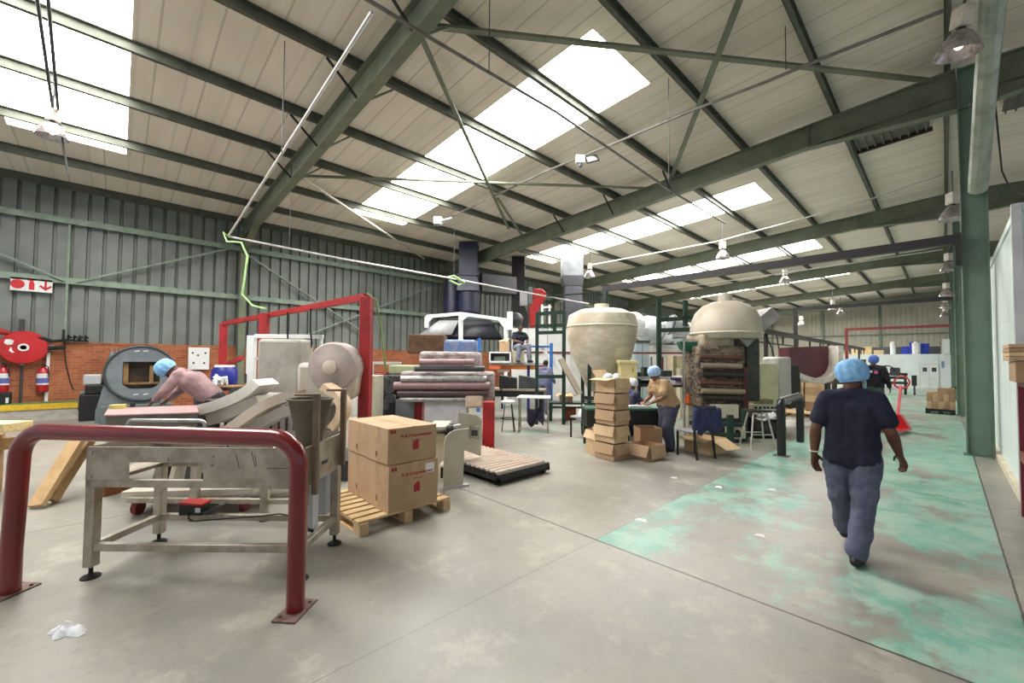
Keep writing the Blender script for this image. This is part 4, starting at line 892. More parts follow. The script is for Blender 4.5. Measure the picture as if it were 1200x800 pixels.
# steel table and stool beyond -------------------------------------------------
q = G(625, 503)
r = thing('steel_table', 'steel table with a white top and a dark cloth hanging under it', 'table', UV(.48, 10.0), YAW-.1)
zt_ = P(620, 464, 10).z
MB().prism([(-.34, -.3), (.46, -.34), (.46, .3), (-.3, .34)], (0, 0, zt_-.03), (1, 0, 0), (0, 1, 0), (0, 0, .03)).build('top', white, r, bevel=.004)
for x, y in ((-.28, .2), (-.28, -.22), (.4, .22), (.4, -.26)): MB().box(x-.018, x+.018, y-.018, y+.018, .03, zt_-.03).build('leg', steel, r)
for x in (-.28, .4): MB().box(x-.02, x+.02, -.32, .3, 0, .035).build('foot_bar', steel, r)
o = MB(); vs = []
for i in range(9):
    for j in range(7):
        a_ = i/8; b_ = j/6; vs.append(UV(.38+.38*a_, 9.93+.05*math.sin(a_*9+b_*3), zt_-.26-(.34+.08*math.sin(a_*7))*b_-.05*abs(math.sin(a_*5))))
o._add(vs, [(i*7+j, i*7+j+1, i*7+j+8, i*7+j+7) for i in range(8) for j in range(6)]); o = o.build('hanging_cloth', mat('dark_purple_cloth', (58, 54, 78), .9, 0, (46, 42, 62), 9)); o.modifiers.new('t', 'SOLIDIFY').thickness = .02
tag(o, 'dark purple cloth hanging under the steel table', 'cloth')
r = thing('work_stool', 'tall stool with a white seat and thin dark legs left of the steel table', 'stool', UV(-.08, 9.9), YAW); zs = P(594, 470, 9.9).z
MB().lathe([(0, 0), (.15, 0), (.17, .02), (.17, .05), (.14, .07), (0, .07)], (0, 0, zs-.05), 22).build('seat', white, r)
for a_ in (.6, 2.4, 3.9, 5.5): MB().bar((.1*math.cos(a_), .1*math.sin(a_), zs-.05), (.2*math.cos(a_), .2*math.sin(a_), 0), .022, .022).build('leg', black, r)
MB().tube(arc((0, 0, .3), (1, 0, 0), (0, 1, 0), .165, 0, 2*PI-.01, 20), .01, 6).build('foot_ring', black, r)
MB().bar((-.12, .12, zs), (-.2, .16, zs+.42), .02, .03).build('back_strut', black, r)
r = thing('dark_bench', 'long dark work bench with a pale top behind the steel table', 'bench', UV(.2, 11.75), YAW-.2); zb_ = P(610, 455, 11.75).z
MB().box(-.9, .75, -.3, .3, zb_-.05, zb_).build('top', mat('grey_wood_top', (150, 138, 124), .7), r); MB().box(-.9, .75, -.28, .28, zb_-.22, zb_-.05).build('apron', black, r)
for x in (-.8, .66): MB().box(x-.05, x+.05, -.25, .25, 0, zb_-.2).build('leg', black, r)
for k, (x, c_) in enumerate(((-.3, black), (.1, dgrey))):
    tag(MB().prism([(0, 0), (.5, 0), (.5, .3), (0, .38)], UV(-.35+k*.55, 11.6, zb_), _r0, (0, 0, 1), _f0*.3).build('bench_press', c_, None, bevel=.02), ['black bench press with pale dials on the dark bench', 'dark grey bench press at the right end of the dark bench'][k], 'press')
# ================================================================== MEZZANINE RACK WITH THE SEATED WORKER, HOOD, DUCTS
V = 13.5
r = thing('pallet_rack', 'blue and orange pallet racking platform with the seated worker', 'racking', UV(.4, V))
zp = P(600, 426, V).z
def pole(px, ytop, ybot, w_, m, name, v=V, par=None):
    a, b = P(px, ytop, v), P(px, ybot, v); return MB().bar((a.x, a.y, 0 if ybot is None else max(0, b.z)), (a.x, a.y, a.z), w_, w_, _f0).build(name, m, par or r, world=True)
pole(561.5, 396, 600, .11, blue, 'blue_upright'); pole(619.5, 403, 600, .09, mat('rack_navy', (30, 44, 104), .5), 'blue_upright'); pole(646, 402, 600, .1, blue, 'blue_upright'); pole(589, 440, 600, .09, mat('rack_navy', (30, 44, 104), .5), 'blue_upright', V+1)
panel(575, 427.5, 640, 432.5, V, .06, orange, 'orange_beam', r); panel(573, 428.5, 586, 432, V-.3, .08, mat('red_orange_beam', (206, 96, 54), .5), 'orange_beam', r)
panel(574, 425, 642, 427.5, V-.05, 1.3, lgrey, 'deck', r); panel(540, 400, 561, 402.5, V, .05, blue, 'blue_brace', r); panel(620, 405, 646, 407, V, .05, blue, 'blue_brace', r)
MB().bar(P(633, 405, V+.1), P(655, 432, V+.1), .07, .1).build('white_stringer', white, r, world=True)
r = thing('screen_cabinet', 'white framed cabinet with a grey screen on the rack platform', 'cabinet', P(586, 424, 13.3))
for x0_, y0_, x1_, y1_, m2, nm in ((573, 412, 599, 413.6, white, 'frame_rail'), (573, 412, 574.8, 424.6, white, 'frame_rail'), (597, 412, 599, 424.6, white, 'frame_rail'), (573, 423, 599, 424.8, white, 'frame_rail')): panel(x0_, y0_, x1_, y1_, 13.2, .5, m2, nm, r)
panel(574.5, 413, 597.5, 423.5, 13.4, .3, mat('cabinet_dark', (44, 38, 36), .6), 'dark_interior', r); panel(579, 417.6, 592, 423.2, 13.36, .03, mat('screen_grey', (120, 130, 122), .4), 'screen', r)
q = P(591, 411.8, 13.45)
o = carton('open_carton', 'small open carton on the white framed cabinet beside the seated worker', (q.x, q.y, q.z), .32, .28, .32, YAW, card, None, True, False); MB().bar((-.12, -.1, .33), (.12, .12, .42), .25, .012).build('flap', cardl, o)
for k, (x0_, x1_) in enumerate(((584, 590), (590.5, 596))):
    pass
panel(583, 427.5, 597, 436, 13.6, .3, white, 'rear_panel', r)
r = thing('white_partition', 'tall white sheet screen behind the rack platform and the seated worker', 'screen', P(630, 440, 15.4).xy.to_3d()); panel(599, 385, 668, 474, 15.4, .08, mat('partition_white', (214, 216, 212)), 'sheet', r)
for x_ in (618, 641): panel(x_, 385, x_+.8, 473, 15.38, .02, grey, 'sheet_joint', r)
panel(599, 412, 668, 413.5, 15.36, .04, mat('maroon_pipe', (112, 40, 44), .5), 'rail', r)
r = bpy.data.objects['pallet_rack']
# grey hood on a white frame
r = thing('extraction_hood', 'large dark extraction hood hung in a white steel frame', 'extraction hood', UV(-1.9, 16.5)); V2 = 16.5
hoodm = mat('hood_black_blue', (34, 36, 46), .45, 0, (26, 28, 38), 2)
A_ = [P(496, 392, V2+.3), P(585, 395, V2+.3)]
zt1, zb1 = P(545, 372, V2).z, P(545, 394, V2).z
ul, ur = P(500, 390, V2).dot(_r0), P(588, 390, V2).dot(_r0)
um = P(540, 390, V2).dot(_r0)
m_ = MB(); vs = [UV(ul-.1, V2, zb1), UV(ur, V2, zb1), UV(ur, V2+2.2, zb1), UV(ul-.1, V2+2.2, zb1), UV(ul+.8, V2+.5, zt1), UV(ur-.5, V2+.5, zt1), UV(ur-.5, V2+1.6, zt1), UV(ul+.8, V2+1.6, zt1)]
m_._add(vs, [(0, 1, 5, 4), (1, 2, 6, 5), (2, 3, 7, 6), (3, 0, 4, 7), (4, 5, 6, 7)]); o = m_.build('hood_shell', hoodm, r, world=True); o.modifiers.new('t', 'SOLIDIFY').thickness = .03
m_ = MB(); m_.poly([UV(ul-.3, V2-.05, zb1+.05), UV(um-.35, V2-.1, zb1+.05), UV(um-.1, V2-.02, zt1-.12), UV(ul+.5, V2-.02, zt1-.12)]); o = m_.build('side_flap', lgrey, r, world=True); o.modifiers.new('t', 'SOLIDIFY').thickness = .02
for a_, b_ in (((500, 371), (540, 367.5)), ((540, 367.5), (594, 375)), ((500, 371), (500, 384)), ((540, 367), (540, 400)), ((593, 374), (593, 400)), ((540, 375), (548, 369)), ((586, 375), (593, 384)), ((500, 378), (506, 371))):
    MB().bar(P(*a_, V2-.1), P(*b_, V2-.1), .13, .13).build('frame_bar', white, r, world=True)
for px in (540, 593): q = P(px, 400, V2-.1); MB().bar((q.x, q.y, 0), (q.x, q.y, q.z), .13, .13, _f0).build('frame_leg', white, r, world=True)
panel(594, 365, 601, 386, V2-.2, .12, white, 'wall_plate', r)
q = P(600, 374, V2+.3); MB().ell(q+Vector((.1, .1, 0)), .32, .32, .28, 18, 10).build('fan_housing', dgrey, r, world=True)
def duct(name, label, pts, m, cat='duct'):
    r = thing(name, label, cat, Vector(pts[0][0]).xy.to_3d()); return r
def sq(par, name, p, q, w_, m, h_=None): return MB().bar(p, q, w_, h_ or w_, _f0).build(name, m, par, .01, world=True)
Vd = 17.6
r = thing('exhaust_duct', 'dark navy exhaust duct rising from the hood to the roof', 'duct', P(549, 365, Vd).xy.to_3d())
b = P(549, 367, Vd); t_ = P(549, 342, Vd); lathe_dir(MB(), b, (b.x, b.y, t_.z), [(.48, 0), (.5, .06), (.44, .08), (.44, t_.z-b.z-.05), (.5, t_.z-b.z)], 22).build('round_section', navy, r, world=True)
q = P(549, 323, Vd); m_ = MB(); 
def frust(mb, c0, s0, c1, s1):
    vs = [c0+_r0*(i*s0)+_f0*(j*s0) for i, j in ((-1, -1), (1, -1), (1, 1), (-1, 1))]+[c1+_r0*(i*s1)+_f0*(j*s1) for i, j in ((-1, -1), (1, -1), (1, 1), (-1, 1))]
    return mb._add(vs, [(3, 2, 1, 0), (4, 5, 6, 7)]+[(i, (i+1) % 4, 4+(i+1) % 4, 4+i) for i in range(4)])
frust(MB(), Vector((b.x, b.y, t_.z)), .46, Vector((b.x, b.y, q.z)), .36).build('transition', mat('navy_grey', (52, 56, 76), .45), r, world=True)
sq(r, 'square_section', (b.x, b.y, q.z), (b.x, b.y, rz(b.x)+.15), .78, navy); MB().bar((b.x, b.y, q.z-.06), (b.x, b.y, q.z), .84, .84, _f0).build('flange', navy, r, world=True)
q2 = P(530, 366, Vd+.6); lathe_dir(MB(), (q2.x, q2.y, q2.z-.2), (q2.x, q2.y, q2.z+2), [(.4, 0), (.4, 1.3), (.3, 1.7)], 18).build('second_stack', navy, r, world=True)
m_ = MB().bar(P(560, 332, Vd+1), P(600, 336, Vd+2), .8, .8); m_.build('cross_duct', mat('cross_duct_grey', (58, 60, 66), .5), r, world=True)
Ve = 19.8
r = thing('exhaust_duct', 'narrow black exhaust duct with an elbow beside the red fan shroud', 'duct', P(607, 380, Ve).xy.to_3d())
b = P(607, 352, Ve); sq(r, 'square_section', (b.x, b.y, b.z), (b.x, b.y, rz(b.x)+.15), .62, black)
sweep([b, P(608, 362, Ve), P(612, 374, Ve), P(611, 384, Ve)], .6, .6, _f0).build('elbow', black, r, world=True); panel(609, 342, 618, 358, Ve-.4, .06, lgrey, 'pale_plate', r)
r = thing('fan_shroud', 'red curved fan shroud hung beside the black duct', 'fan shroud', P(628, 360, 18.5))
m_ = MB(); p0 = [(624, 338), (634, 338), (641, 343), (638, 352), (632, 360), (631, 381), (621, 383), (620, 360), (624, 352)]
pts = [P(x, y, 18.5) for x, y in p0]; n = len(pts); m_._add(pts+[p+_f0*.5 for p in pts], [tuple(range(n)), tuple(range(2*n-1, n-1, -1))]+[(i, (i+1) % n, n+(i+1) % n, n+i) for i in range(n)]); m_.build('shroud', redb, r, bevel=.03, world=True)
panel(619, 336, 624, 356, 18.4, .3, grey, 'inlet', r, .01)
Vf = 19.6
r = thing('exhaust_duct', 'light grey square duct rising to the roof right of the red fan shroud', 'duct', P(670, 360, Vf).xy.to_3d())
b = P(670, 325, Vf); sq(r, 'square_section', (b.x, b.y, b.z), (b.x, b.y, rz(b.x)+.15), .95, mat('duct_light_grey', (112, 116, 118), .5, .2, (98, 102, 104), 2))
frust(MB(), P(671, 336, Vf), .42, Vector((b.x, b.y, b.z)), .5).build('transition', mat('duct_mid_grey', (84, 86, 90), .4, .3), r, world=True); c_ = P(671, 336, Vf); sq(r, 'lower_section', (c_.x, c_.y, c_.z), (c_.x, c_.y, 2.9), .8, mat('duct_dark_grey', (66, 68, 74), .45))
# dark upper storage band behind the ducts
# green tubular frames ---------------------------------------------------------
def gframe(name, label, bars, v, m=gdark, w_=.09):
    r = thing(name, label, 'steel frame', P(bars[0][0], 480, v).xy.to_3d())
    for x0_, y0_, x1_, y1_ in bars:
        a, b = P(x0_, y0_, v), P(x1_, y1_, v)
        if abs(x0_-x1_) < 3: b = Vector((a.x, a.y, max(0, b.z)))
        MB().bar(a, b, w_, w_, _f0 if abs(x0_-x1_) < 3 else (0, 0, 1)).build('post' if abs(x0_-x1_) < 3 else 'rail', m, r, world=True)
    return r
gframe('pipe_scaffold', 'dark green tubular steel frame left of the big cream hopper', [(629.5, 366, 629.5, 520), (661, 364, 661, 510), (629, 368, 661, 365.5), (629, 390, 661, 389), (629, 441, 661, 441), (650, 366, 650, 388), (629, 382, 661, 381)], 11.0)
gframe('pipe_scaffold', 'dark green tubular steel frame between the two machines, behind the woman', [(772, 350, 772, 500), (803, 352, 803, 382), (772, 375, 812, 372), (772, 387, 812, 386)], 11.4, gdark, .11)
r = thing('standpipes', 'pair of thin white upright pipes above the green frame', 'pipes', P(636, 390, 12.2).xy.to_3d(), 0); r.name = 'upright_pipe_rack'
for x in (635.5, 644): q = P(x, 357, 11.0); MB().cyl(P(x, 390, 11.0), q, .03, n=10).build('pipe', white, r, world=True)
MB().bar(P(635, 360, 11.0), P(646, 359.5, 11.0), .04, .04).build('pipe_rail', white, r, world=True)
# big cream hopper with a tapering body --------------------------------------------
V3 = 10.4; c = P(705, 400, V3)
hopm = NT('mottled_cream_hopper'); pos = hopm.geo(); nz = hopm.noise(3.2, 6, .65, pos, (1, 1, 2.4)); n2z = hopm.noise(1.1, 3, .5, pos)
cc = hopm.mix(hopm.ramp(nz, .36, .66), lin((190, 180, 158)), lin((214, 206, 188))); cc = hopm.mix(hopm.ramp(n2z, .5, .7), cc, lin((176, 162, 138))); hopm.l(cc, hopm.b.inputs['Base Color']); hopm.b.inputs['Roughness'].default_value = .6; hopm.bump(nz, .25, .03); hopm = hopm.m
zt3, zb3 = P(705, 362, V3).z, P(700, 458, V3).z; H = zt3-zb3
r = thing('silo_hopper', 'big cream round hopper with a tapering bottom on dark legs', 'hopper', (c.x, c.y, 0), YAW)
prof = [(.02, zb3), (.34, zb3), (.52, zb3+.2*H), (.72, zb3+.4*H), (.84, zb3+.62*H), (.87, zb3+.8*H), (.82, zb3+.92*H), (.55, zb3+.985*H), (.02, zb3+H)]
MB().lathe(prof, (0, 0, 0), 40).build('hopper_body', hopm, r)
MB().tube(arc((0, 0, zb3+.78*H), (1, 0, 0), (0, 1, 0), .868, 0, 2*PI-.01, 40), .02, 8).build('band', cream, r)
MB().lathe([(.2, zb3-.25), (.2, zb3)], (0, 0, 0), 20).build('outlet', mat('outlet_red_brown', (124, 58, 40), .6), r)
for a_ in (.9, 2.3, 4.0, 5.4): MB().bar((.6*math.cos(a_), .6*math.sin(a_), 0), (.6*math.cos(a_), .6*math.sin(a_), zb3+.42*H), .08, .08).build('leg', gdark, r)
MB().cyl((0, 0, zb3+H-.02), (0, 0, zb3+H+.12), .18, n=20).build('lid', cream, r)
for dx in (-.38, .38): MB().bar((dx, -.5, .55), (dx, .5, .55), .06, .06).build('cross_bar', gdark, r)
tag(sweep([P(657, 420, 10.1), P(664, 434, 10.0), P(672, 448, 9.9), P(679, 461, 9.8)], .3, .12, _f0).build('curved_chute', mat('chute_grey', (150, 140, 122), .6)), 'grey curved chute hanging down left of the big cream hopper', 'chute')
# pale tanks and ducting on the partition ----------------------------------------
r = thing('storage_tank', 'long silver horizontal tank on top of the partition behind the green frame', 'tank', P(770, 395, 15.2))
a, b = P(758, 386, 15.6), P(802, 391, 18.0); tankm = mat('silver_tank', (196, 202, 204), .35, .35, (176, 182, 184), 2)
lathe_dir(MB(), a, b, [(.02, -.2), (.42, -.12), (.52, 0), (.52, (b-a).length), (.42, (b-a).length+.12), (.02, (b-a).length+.2)], 26).build('tank_shell', tankm, r, world=True)
for f in (.12, .45, .8): p = a+(b-a)*f; lathe_dir(MB(), p, p+(b-a).normalized()*.05, [(.535, 0), (.535, .05)], 26).build('tank_band', grey, r, world=True)
for f in (.2, .85): p = a+(b-a)*f; MB().bx((p.x, p.y, (2.8+p.z-.4)/2), (.3, .3, max(.05, p.z-.4-2.8))).build('saddle', dgrey, r, world=True)
r = thing('storage_tank', 'rounded white tank end beside the cream hopper', 'tank', P(744, 380, 14.4)); c = P(742, 379, 14.6); MB().ell(c, .42, .42, .42, 22, 12).build('tank_end', white, r, world=True); MB().bx((c.x, c.y, (c.z+2.8)/2-.2), (.3, .3, max(.1, c.z-2.8))).build('saddle', dgrey, r, world=True)
r = thing('duct_bend', 'ribbed grey duct bend at the right end of the silver tank', 'duct', P(795, 390, 14.0))
MB().tube([P(784, 380, 14), P(794, 382, 14), P(800, 390, 14), P(801, 402, 14)], [.32, .34, .34, .3], 20).build('bend', tankm, r, world=True)
for p, q in (((786, 380), (787, 380.3)), ((796, 385), (797, 387)), ((801, 396), (801, 397))): lathe_dir(MB(), P(*p, 14), P(*q, 14), [(.36, -.02), (.36, .03)], 20).build('rib', grey, r, world=True)
panel(745, 384, 760, 394, 13.8, .4, tankm, 'valve_box', r, .01)
# translucent-grey tall cabinet and small fittings on the partition front
r = thing('tall_locker', 'tall pale blue-grey locker in front of the partition', 'locker', P(752, 440, 13.6).xy.to_3d()); panel(745, 400, 761, 483.2, 13.6, .5, mat('locker_blue_grey', (168, 188, 192), .4, 0, (150, 170, 176), 2), 'locker_body', r, .01); panel(752.6, 402, 753.2, 478, 13.59, .01, grey, 'door_gap', r); panel(744.5, 399, 761.5, 401, 13.55, .6, dgrey, 'top', r)
p, q = P(742, 413.5, 13.2), P(822, 413.5, 13.2); tag(MB().bar(p, q, .05, .06).build('pipe_rail', mat('maroon_pipe', (112, 40, 44), .5)), 'thin maroon pipe running level across the white partition', 'pipe')
for k, (x, lab) in enumerate(((763, 'grey upright bracket on the white partition beside the locker'), (776.5, 'maroon upright bracket on the white partition, middle one'), (782, 'maroon upright bracket on the white partition, right one'))):
    a, b = AY(x, 418, 15.57), AY(x, 445, 15.57); tag(MB().bar(b, a, .05, .05, _f0).build('upright_bracket', grey if k == 0 else mat('maroon_pipe', (112, 40, 44), .5)), lab, 'bracket', 'brackets on the partition')
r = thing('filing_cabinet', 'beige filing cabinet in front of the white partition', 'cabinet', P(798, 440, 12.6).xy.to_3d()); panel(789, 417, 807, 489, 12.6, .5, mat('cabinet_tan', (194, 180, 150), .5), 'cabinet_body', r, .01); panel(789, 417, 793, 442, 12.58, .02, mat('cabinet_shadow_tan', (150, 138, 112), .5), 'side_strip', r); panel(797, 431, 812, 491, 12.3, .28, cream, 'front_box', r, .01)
r = thing('sorting_rack', 'long dark green sorting rack with shelves behind the woman', 'rack', P(790, 470, 10.6).xy.to_3d())
for y_ in (441.5, 451): panel(745, y_, 824, y_+2.2, 10.4, .6, lgrey if y_ < 445 else dgrey, 'shelf', r)
for x in (748, 778, 818): panel(x, 436, x+3, 505, 10.5, .08, gdark, 'post', r)
panel(745, 446, 824, 450, 10.9, .2, black, 'back_rail', r)
for k, (x0_, y0_, x1_, y1_, c_, lab) in enumerate(((755, 430, 768, 441, gdark, 'dark green crate on the upper shelf left of the woman'), (775, 434, 788, 441, dgrey, 'dark grey crate on the upper shelf behind the woman'), (791, 442.5, 799, 450, mat('purple_bin', (66, 52, 92), .6), 'purple bin on the rack right of the woman'), (790, 446, 799, 451, lgrey, 'white tub on the rack right of the woman'), (803, 444, 817, 451, mat('film_grey', (176, 166, 156), .6), 'crumpled grey film heap at the right end of the rack'))):
    tag(panel(x0_, y0_, x1_, y1_, 10.1 if k > 1 else 10.5, .3, c_, ['crate', 'crate', 'bin', 'tub', 'film_heap'][k], None, .02), lab, ['crate', 'crate', 'bin', 'tub', 'film'][k])
r = thing('yellow_cabinet', 'pale yellow upright cabinet behind the box tower', 'cabinet', P(735, 460, 9.35).xy.to_3d()); ym = mat('pale_yellow', (222, 208, 150), .5, 0, (206, 192, 134), 3); panel(727, 425, 746.5, 515, 9.35, .24, ym, 'cabinet_body', r, .01); panel(726, 422, 747.5, 426, 9.33, .28, ym, 'top', r, .01); panel(741, 430, 742.5, 436, 9.33, .02, mat('lock_yellow', (190, 160, 90), .5), 'lock', r)
r = thing('hanging_gong', 'dark green round guard plate hanging on a thin pole', 'guard plate', P(808, 404, 9.6)); r.name = 'round_guard'
m_ = MB(); c = P(808, 400, 9.6); pts = [c+_r0*(.22*math.cos(a_))+Vector((0, 0, .24*math.sin(a_))) for a_ in [PI+PI*k/16 for k in range(17)]]; n = len(pts); m_._add(pts+[p+_f0*.2 for p in pts], [tuple(range(n)), tuple(range(2*n-1, n-1, -1))]+[(i, (i+1) % n, n+(i+1) % n, n+i) for i in range(n)]); m_.build('plate', mat('guard_green', (18, 96, 70), .4), r, world=True)
q = P(801.5, 395, 9.55); MB().cyl((q.x, q.y, 0), q, .022, n=8).build('pole', zinc, r, world=True); MB().bar(P(799, 398.5, 9.55), P(821, 399, 9.55), .03, .03).build('arm', zinc, r, world=True)
# ================================================================== DARK MOTTLED MACHINE WITH A CREAM DOME
V4 = 9.3
r = thing('shredder_machine', 'tall dark brown machine under a big cream domed hood', 'machine', UV(4.9, V4+.5))
br_ = NT('brown_machine_mass'); pos = br_.geo(); nz = br_.noise(7, 8, .75, pos, (1, 1, 2.6)); n2z = br_.noise(1.6, 4, .6, pos)
cc = br_.mix(br_.ramp(nz, .42, .6), lin((44, 34, 30)), lin((142, 124, 104))); cc = br_.mix(br_.ramp(n2z, .52, .7), cc, lin((150, 132, 108))); br_.l(cc, br_.b.inputs['Base Color']); br_.b.inputs['Roughness'].default_value = .6; br_.bump(nz, .8, .05); br_ = br_.m
blk = lambda name, x0, y0, x1, y1, v, th, m, bevel=.03: panel(x0, y0, x1, y1, v, th, m, name, r, bevel)
blk('body', 818, 405, 874, 478, V4, .9, br_, .06); blk('upper_body', 822, 390, 862, 412, V4+.1, .9, mat('tan_upper_body', (168, 156, 134), .6, 0, (140, 126, 104), 6), .08); blk('dark_side', 874, 396, 891, 470, V4+.1, .5, mat('near_black_green', (30, 40, 36), .6, 0, (66, 58, 52), 6), .05)
blk('cream_base', 834, 474, 866, 490, V4-.1, .5, cream, .02); blk('base_plinth', 826, 487, 876, 520, V4+.2, .7, dgrey, .0)
c = P(850, 392, V4+.5); cd = mat('cream_dome', (192, 184, 168), .5, 0, (172, 162, 144), 1.2); MB().lathe([(0, -.12), (.62, -.12), (.70, -.1), (.76, 0), (.78, .12), (.75, .32), (.66, .52), (.5, .68), (.3, .77), (.1, .8), (0, .8)], c, 40).build('domed_hood', cd, r, world=True); MB().tube(arc(c+Vector((0, 0, .02)), _r0, _f0, .775, 0, 2*PI-.01, 40), .025, 8).build('hood_flange', cream, r, world=True); MB().cyl(c+Vector((0, 0, .76)), c+Vector((0, 0, .95)), .16, n=18).build('hood_spigot', cd, r, world=True)
c2_ = P(884, 384, V4+.6); sweep([P(896, 368, V4+.5), P(884, 378, V4+.5), P(870, 390, V4+.5), P(858, 402, V4+.5)], .9, .3, _f0).build('hood_skirt', mat('hood_skirt_grey', (150, 146, 144), .55, 0, (128, 122, 120), 3), r, world=True)
for k, y_ in enumerate((418, 428, 438, 448, 458, 466)):
    a, b = P(820+2*(k % 3), y_, V4-.03), P(872-3*(k % 2), y_+1, V4-.03); MB().cyl(a, b, .05+.012*(k % 3), n=12).build('feed_roller', mat(['roller_rust', 'roller_tan', 'roller_black'][k % 3], [(96, 60, 48), (150, 134, 112), (38, 32, 30)][k % 3], .5), r, world=True)
blk('red_guard', 871, 430, 877, 490, V4-.05, .2, mat('dark_maroon', (72, 24, 30), .6), .01)
for px, top, bot, v in ((827.5, 440, 508, 9.4), (855.5, 486, 524, 8.5), (872, 478, 512, 8.9)):
    q = P(px, top, v); MB().bar((q.x, q.y, 0), q, .1, .1, _f0).build('green_post', gdark, r, world=True)
for y_, m2 in ((495, gdark), (507, gdark)):
    MB().bar(P(808, y_, 9.2), P(870, y_+3, 8.6), .08, .08).build('green_rail', gdark, r, world=True)
blk('beige_drawer', 858, 500, 874, 514, 8.75, .3, cream, .01); MB().lathe([(0, 0), (.06, 0), (.06, .02), (0, .02)], P(864, 507, 8.72), 16, 'y').build('round_hole', black, r, world=True)
r = thing('orange_bin', 'small orange bin under the rack left of the dark machine', 'bin', P(816, 474, 9.7)); panel(807, 464, 817, 474, 9.7, .25, mat('orange_plastic', (224, 96, 36), .5), 'bin_body', r, .02); panel(806.5, 463, 817.5, 465, 9.69, .27, mat('orange_plastic', (224, 96, 36), .5), 'rim', r)
r = thing('cream_drum_box', 'cream cabinet on the floor under the orange bin', 'cabinet', P(816, 490, 9.8).xy.to_3d()); panel(806, 475, 817, 503, 9.8, .3, cream, 'cabinet_body', r, .01); panel(808, 487, 815, 488, 9.79, .01, grey, 'door_gap', r)
# cream machine right of it with the perforated rail
r = thing('cream_machine', 'cream machine cabinet with a perforated rail behind the black bollard', 'machine', P(910, 470, 10.2).xy.to_3d())
panel(891, 426, 912, 480, 10.4, .7, mat('cream_yellow', (214, 206, 170), .5, 0, (198, 190, 152), 3), 'cabinet_body', r, .03); panel(912, 418, 928, 474, 10.8, .7, mat('pale_grey_body', (186, 184, 178), .5, 0, (160, 158, 152), 3), 'grey_body', r, .06); panel(922, 428, 938, 478, 11.2, .5, black, 'dark_bay', r, .03)
panel(882, 474, 912, 481, 10.0, .2, cream, 'perforated_rail', r, .004)
for x in (886, 891, 896, 900, 905, 909): MB().lathe([(0, 0), (.03, 0), (.03, .01), (0, .01)], P(x, 477.5, 9.97), 12, 'y').build('rail_hole', dgrey, r, world=True)
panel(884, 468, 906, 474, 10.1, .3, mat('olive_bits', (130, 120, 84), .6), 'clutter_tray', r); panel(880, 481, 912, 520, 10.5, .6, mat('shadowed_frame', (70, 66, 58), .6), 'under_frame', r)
c = P(897, 502, 9.4); MB().cyl(c-_r0*.36, c+_r0*.3, .27, n=24).build('motor', black, r, world=True); MB().lathe([(0, -.02), (.2, -.02), (.2, .02), (0, .02)], c+_r0*.3, 20, 'x').build('motor_end', dgrey, r, world=True)
q = P(899, 486, 9.4); m_ = MB(); rnd = random.Random(9)
for k in range(6): m_.tube([q+Vector((rnd.uniform(-.3, .3), rnd.uniform(-.3, .3), rnd.uniform(-.1, .1))) for _ in range(4)], .03, 6)
m_.build('white_hose', white, r, world=True)
# ================================================================== PEOPLE
def remesh(o, vox, smooth=5, f=.5):
    m = o.modifiers.new('r', 'REMESH'); m.mode = 'VOXEL'; m.voxel_size = vox; m.use_smooth_shade = True
    s = o.modifiers.new('s', 'SMOOTH'); s.iterations = smooth; s.factor = f
def hand(mb, w, d, n, t, s=1.0, curl=.5):
    """palm and five bent fingers at wrist w: d = towards the fingers, n = palm side, t = thumb side"""
    w, d, n, t = Vector(w), Vector(d).normalized(), Vector(n), Vector(t)
    t = (t-d*t.dot(d)).normalized(); n = (n-d*n.dot(d)-t*n.dot(t)).normalized()
    for k in (-.024, -.008, .008, .024): mb.cap(w+d*.01*s+t*k*.6*s, w+d*.085*s+t*k*s, .016*s, .014*s, 8)
    for k, L in ((-.029, .062), (-.0095, .075), (.0095, .08), (.029, .072)):
        b = w+d*.088*s+t*k*s; a1 = curl*.5; e1 = (d*math.cos(a1)+n*math.sin(a1)); a2 = curl*1.3; e2 = (d*math.cos(a2)+n*math.sin(a2)); a3 = curl*2; e3 = d*math.cos(a3)+n*math.sin(a3)
        p1 = b+e1*L*.42*s; p2 = p1+e2*L*.33*s; p3 = p2+e3*L*.25*s
        mb.cap(b, p1, .0095*s, .009*s, 8).cap(p1, p2, .009*s, .0082*s, 8).cap(p2, p3, .0082*s, .007*s, 8)
    b = w+d*.025*s+t*.026*s; p1 = b+(d*.7+t*.7+n*.25).normalized()*.042*s; p2 = p1+(d*.95+t*.2+n*.35).normalized()*.034*s
    mb.cap(b, p1, .014*s, .011*s, 8).cap(p1, p2, .011*s, .0085*s, 8)
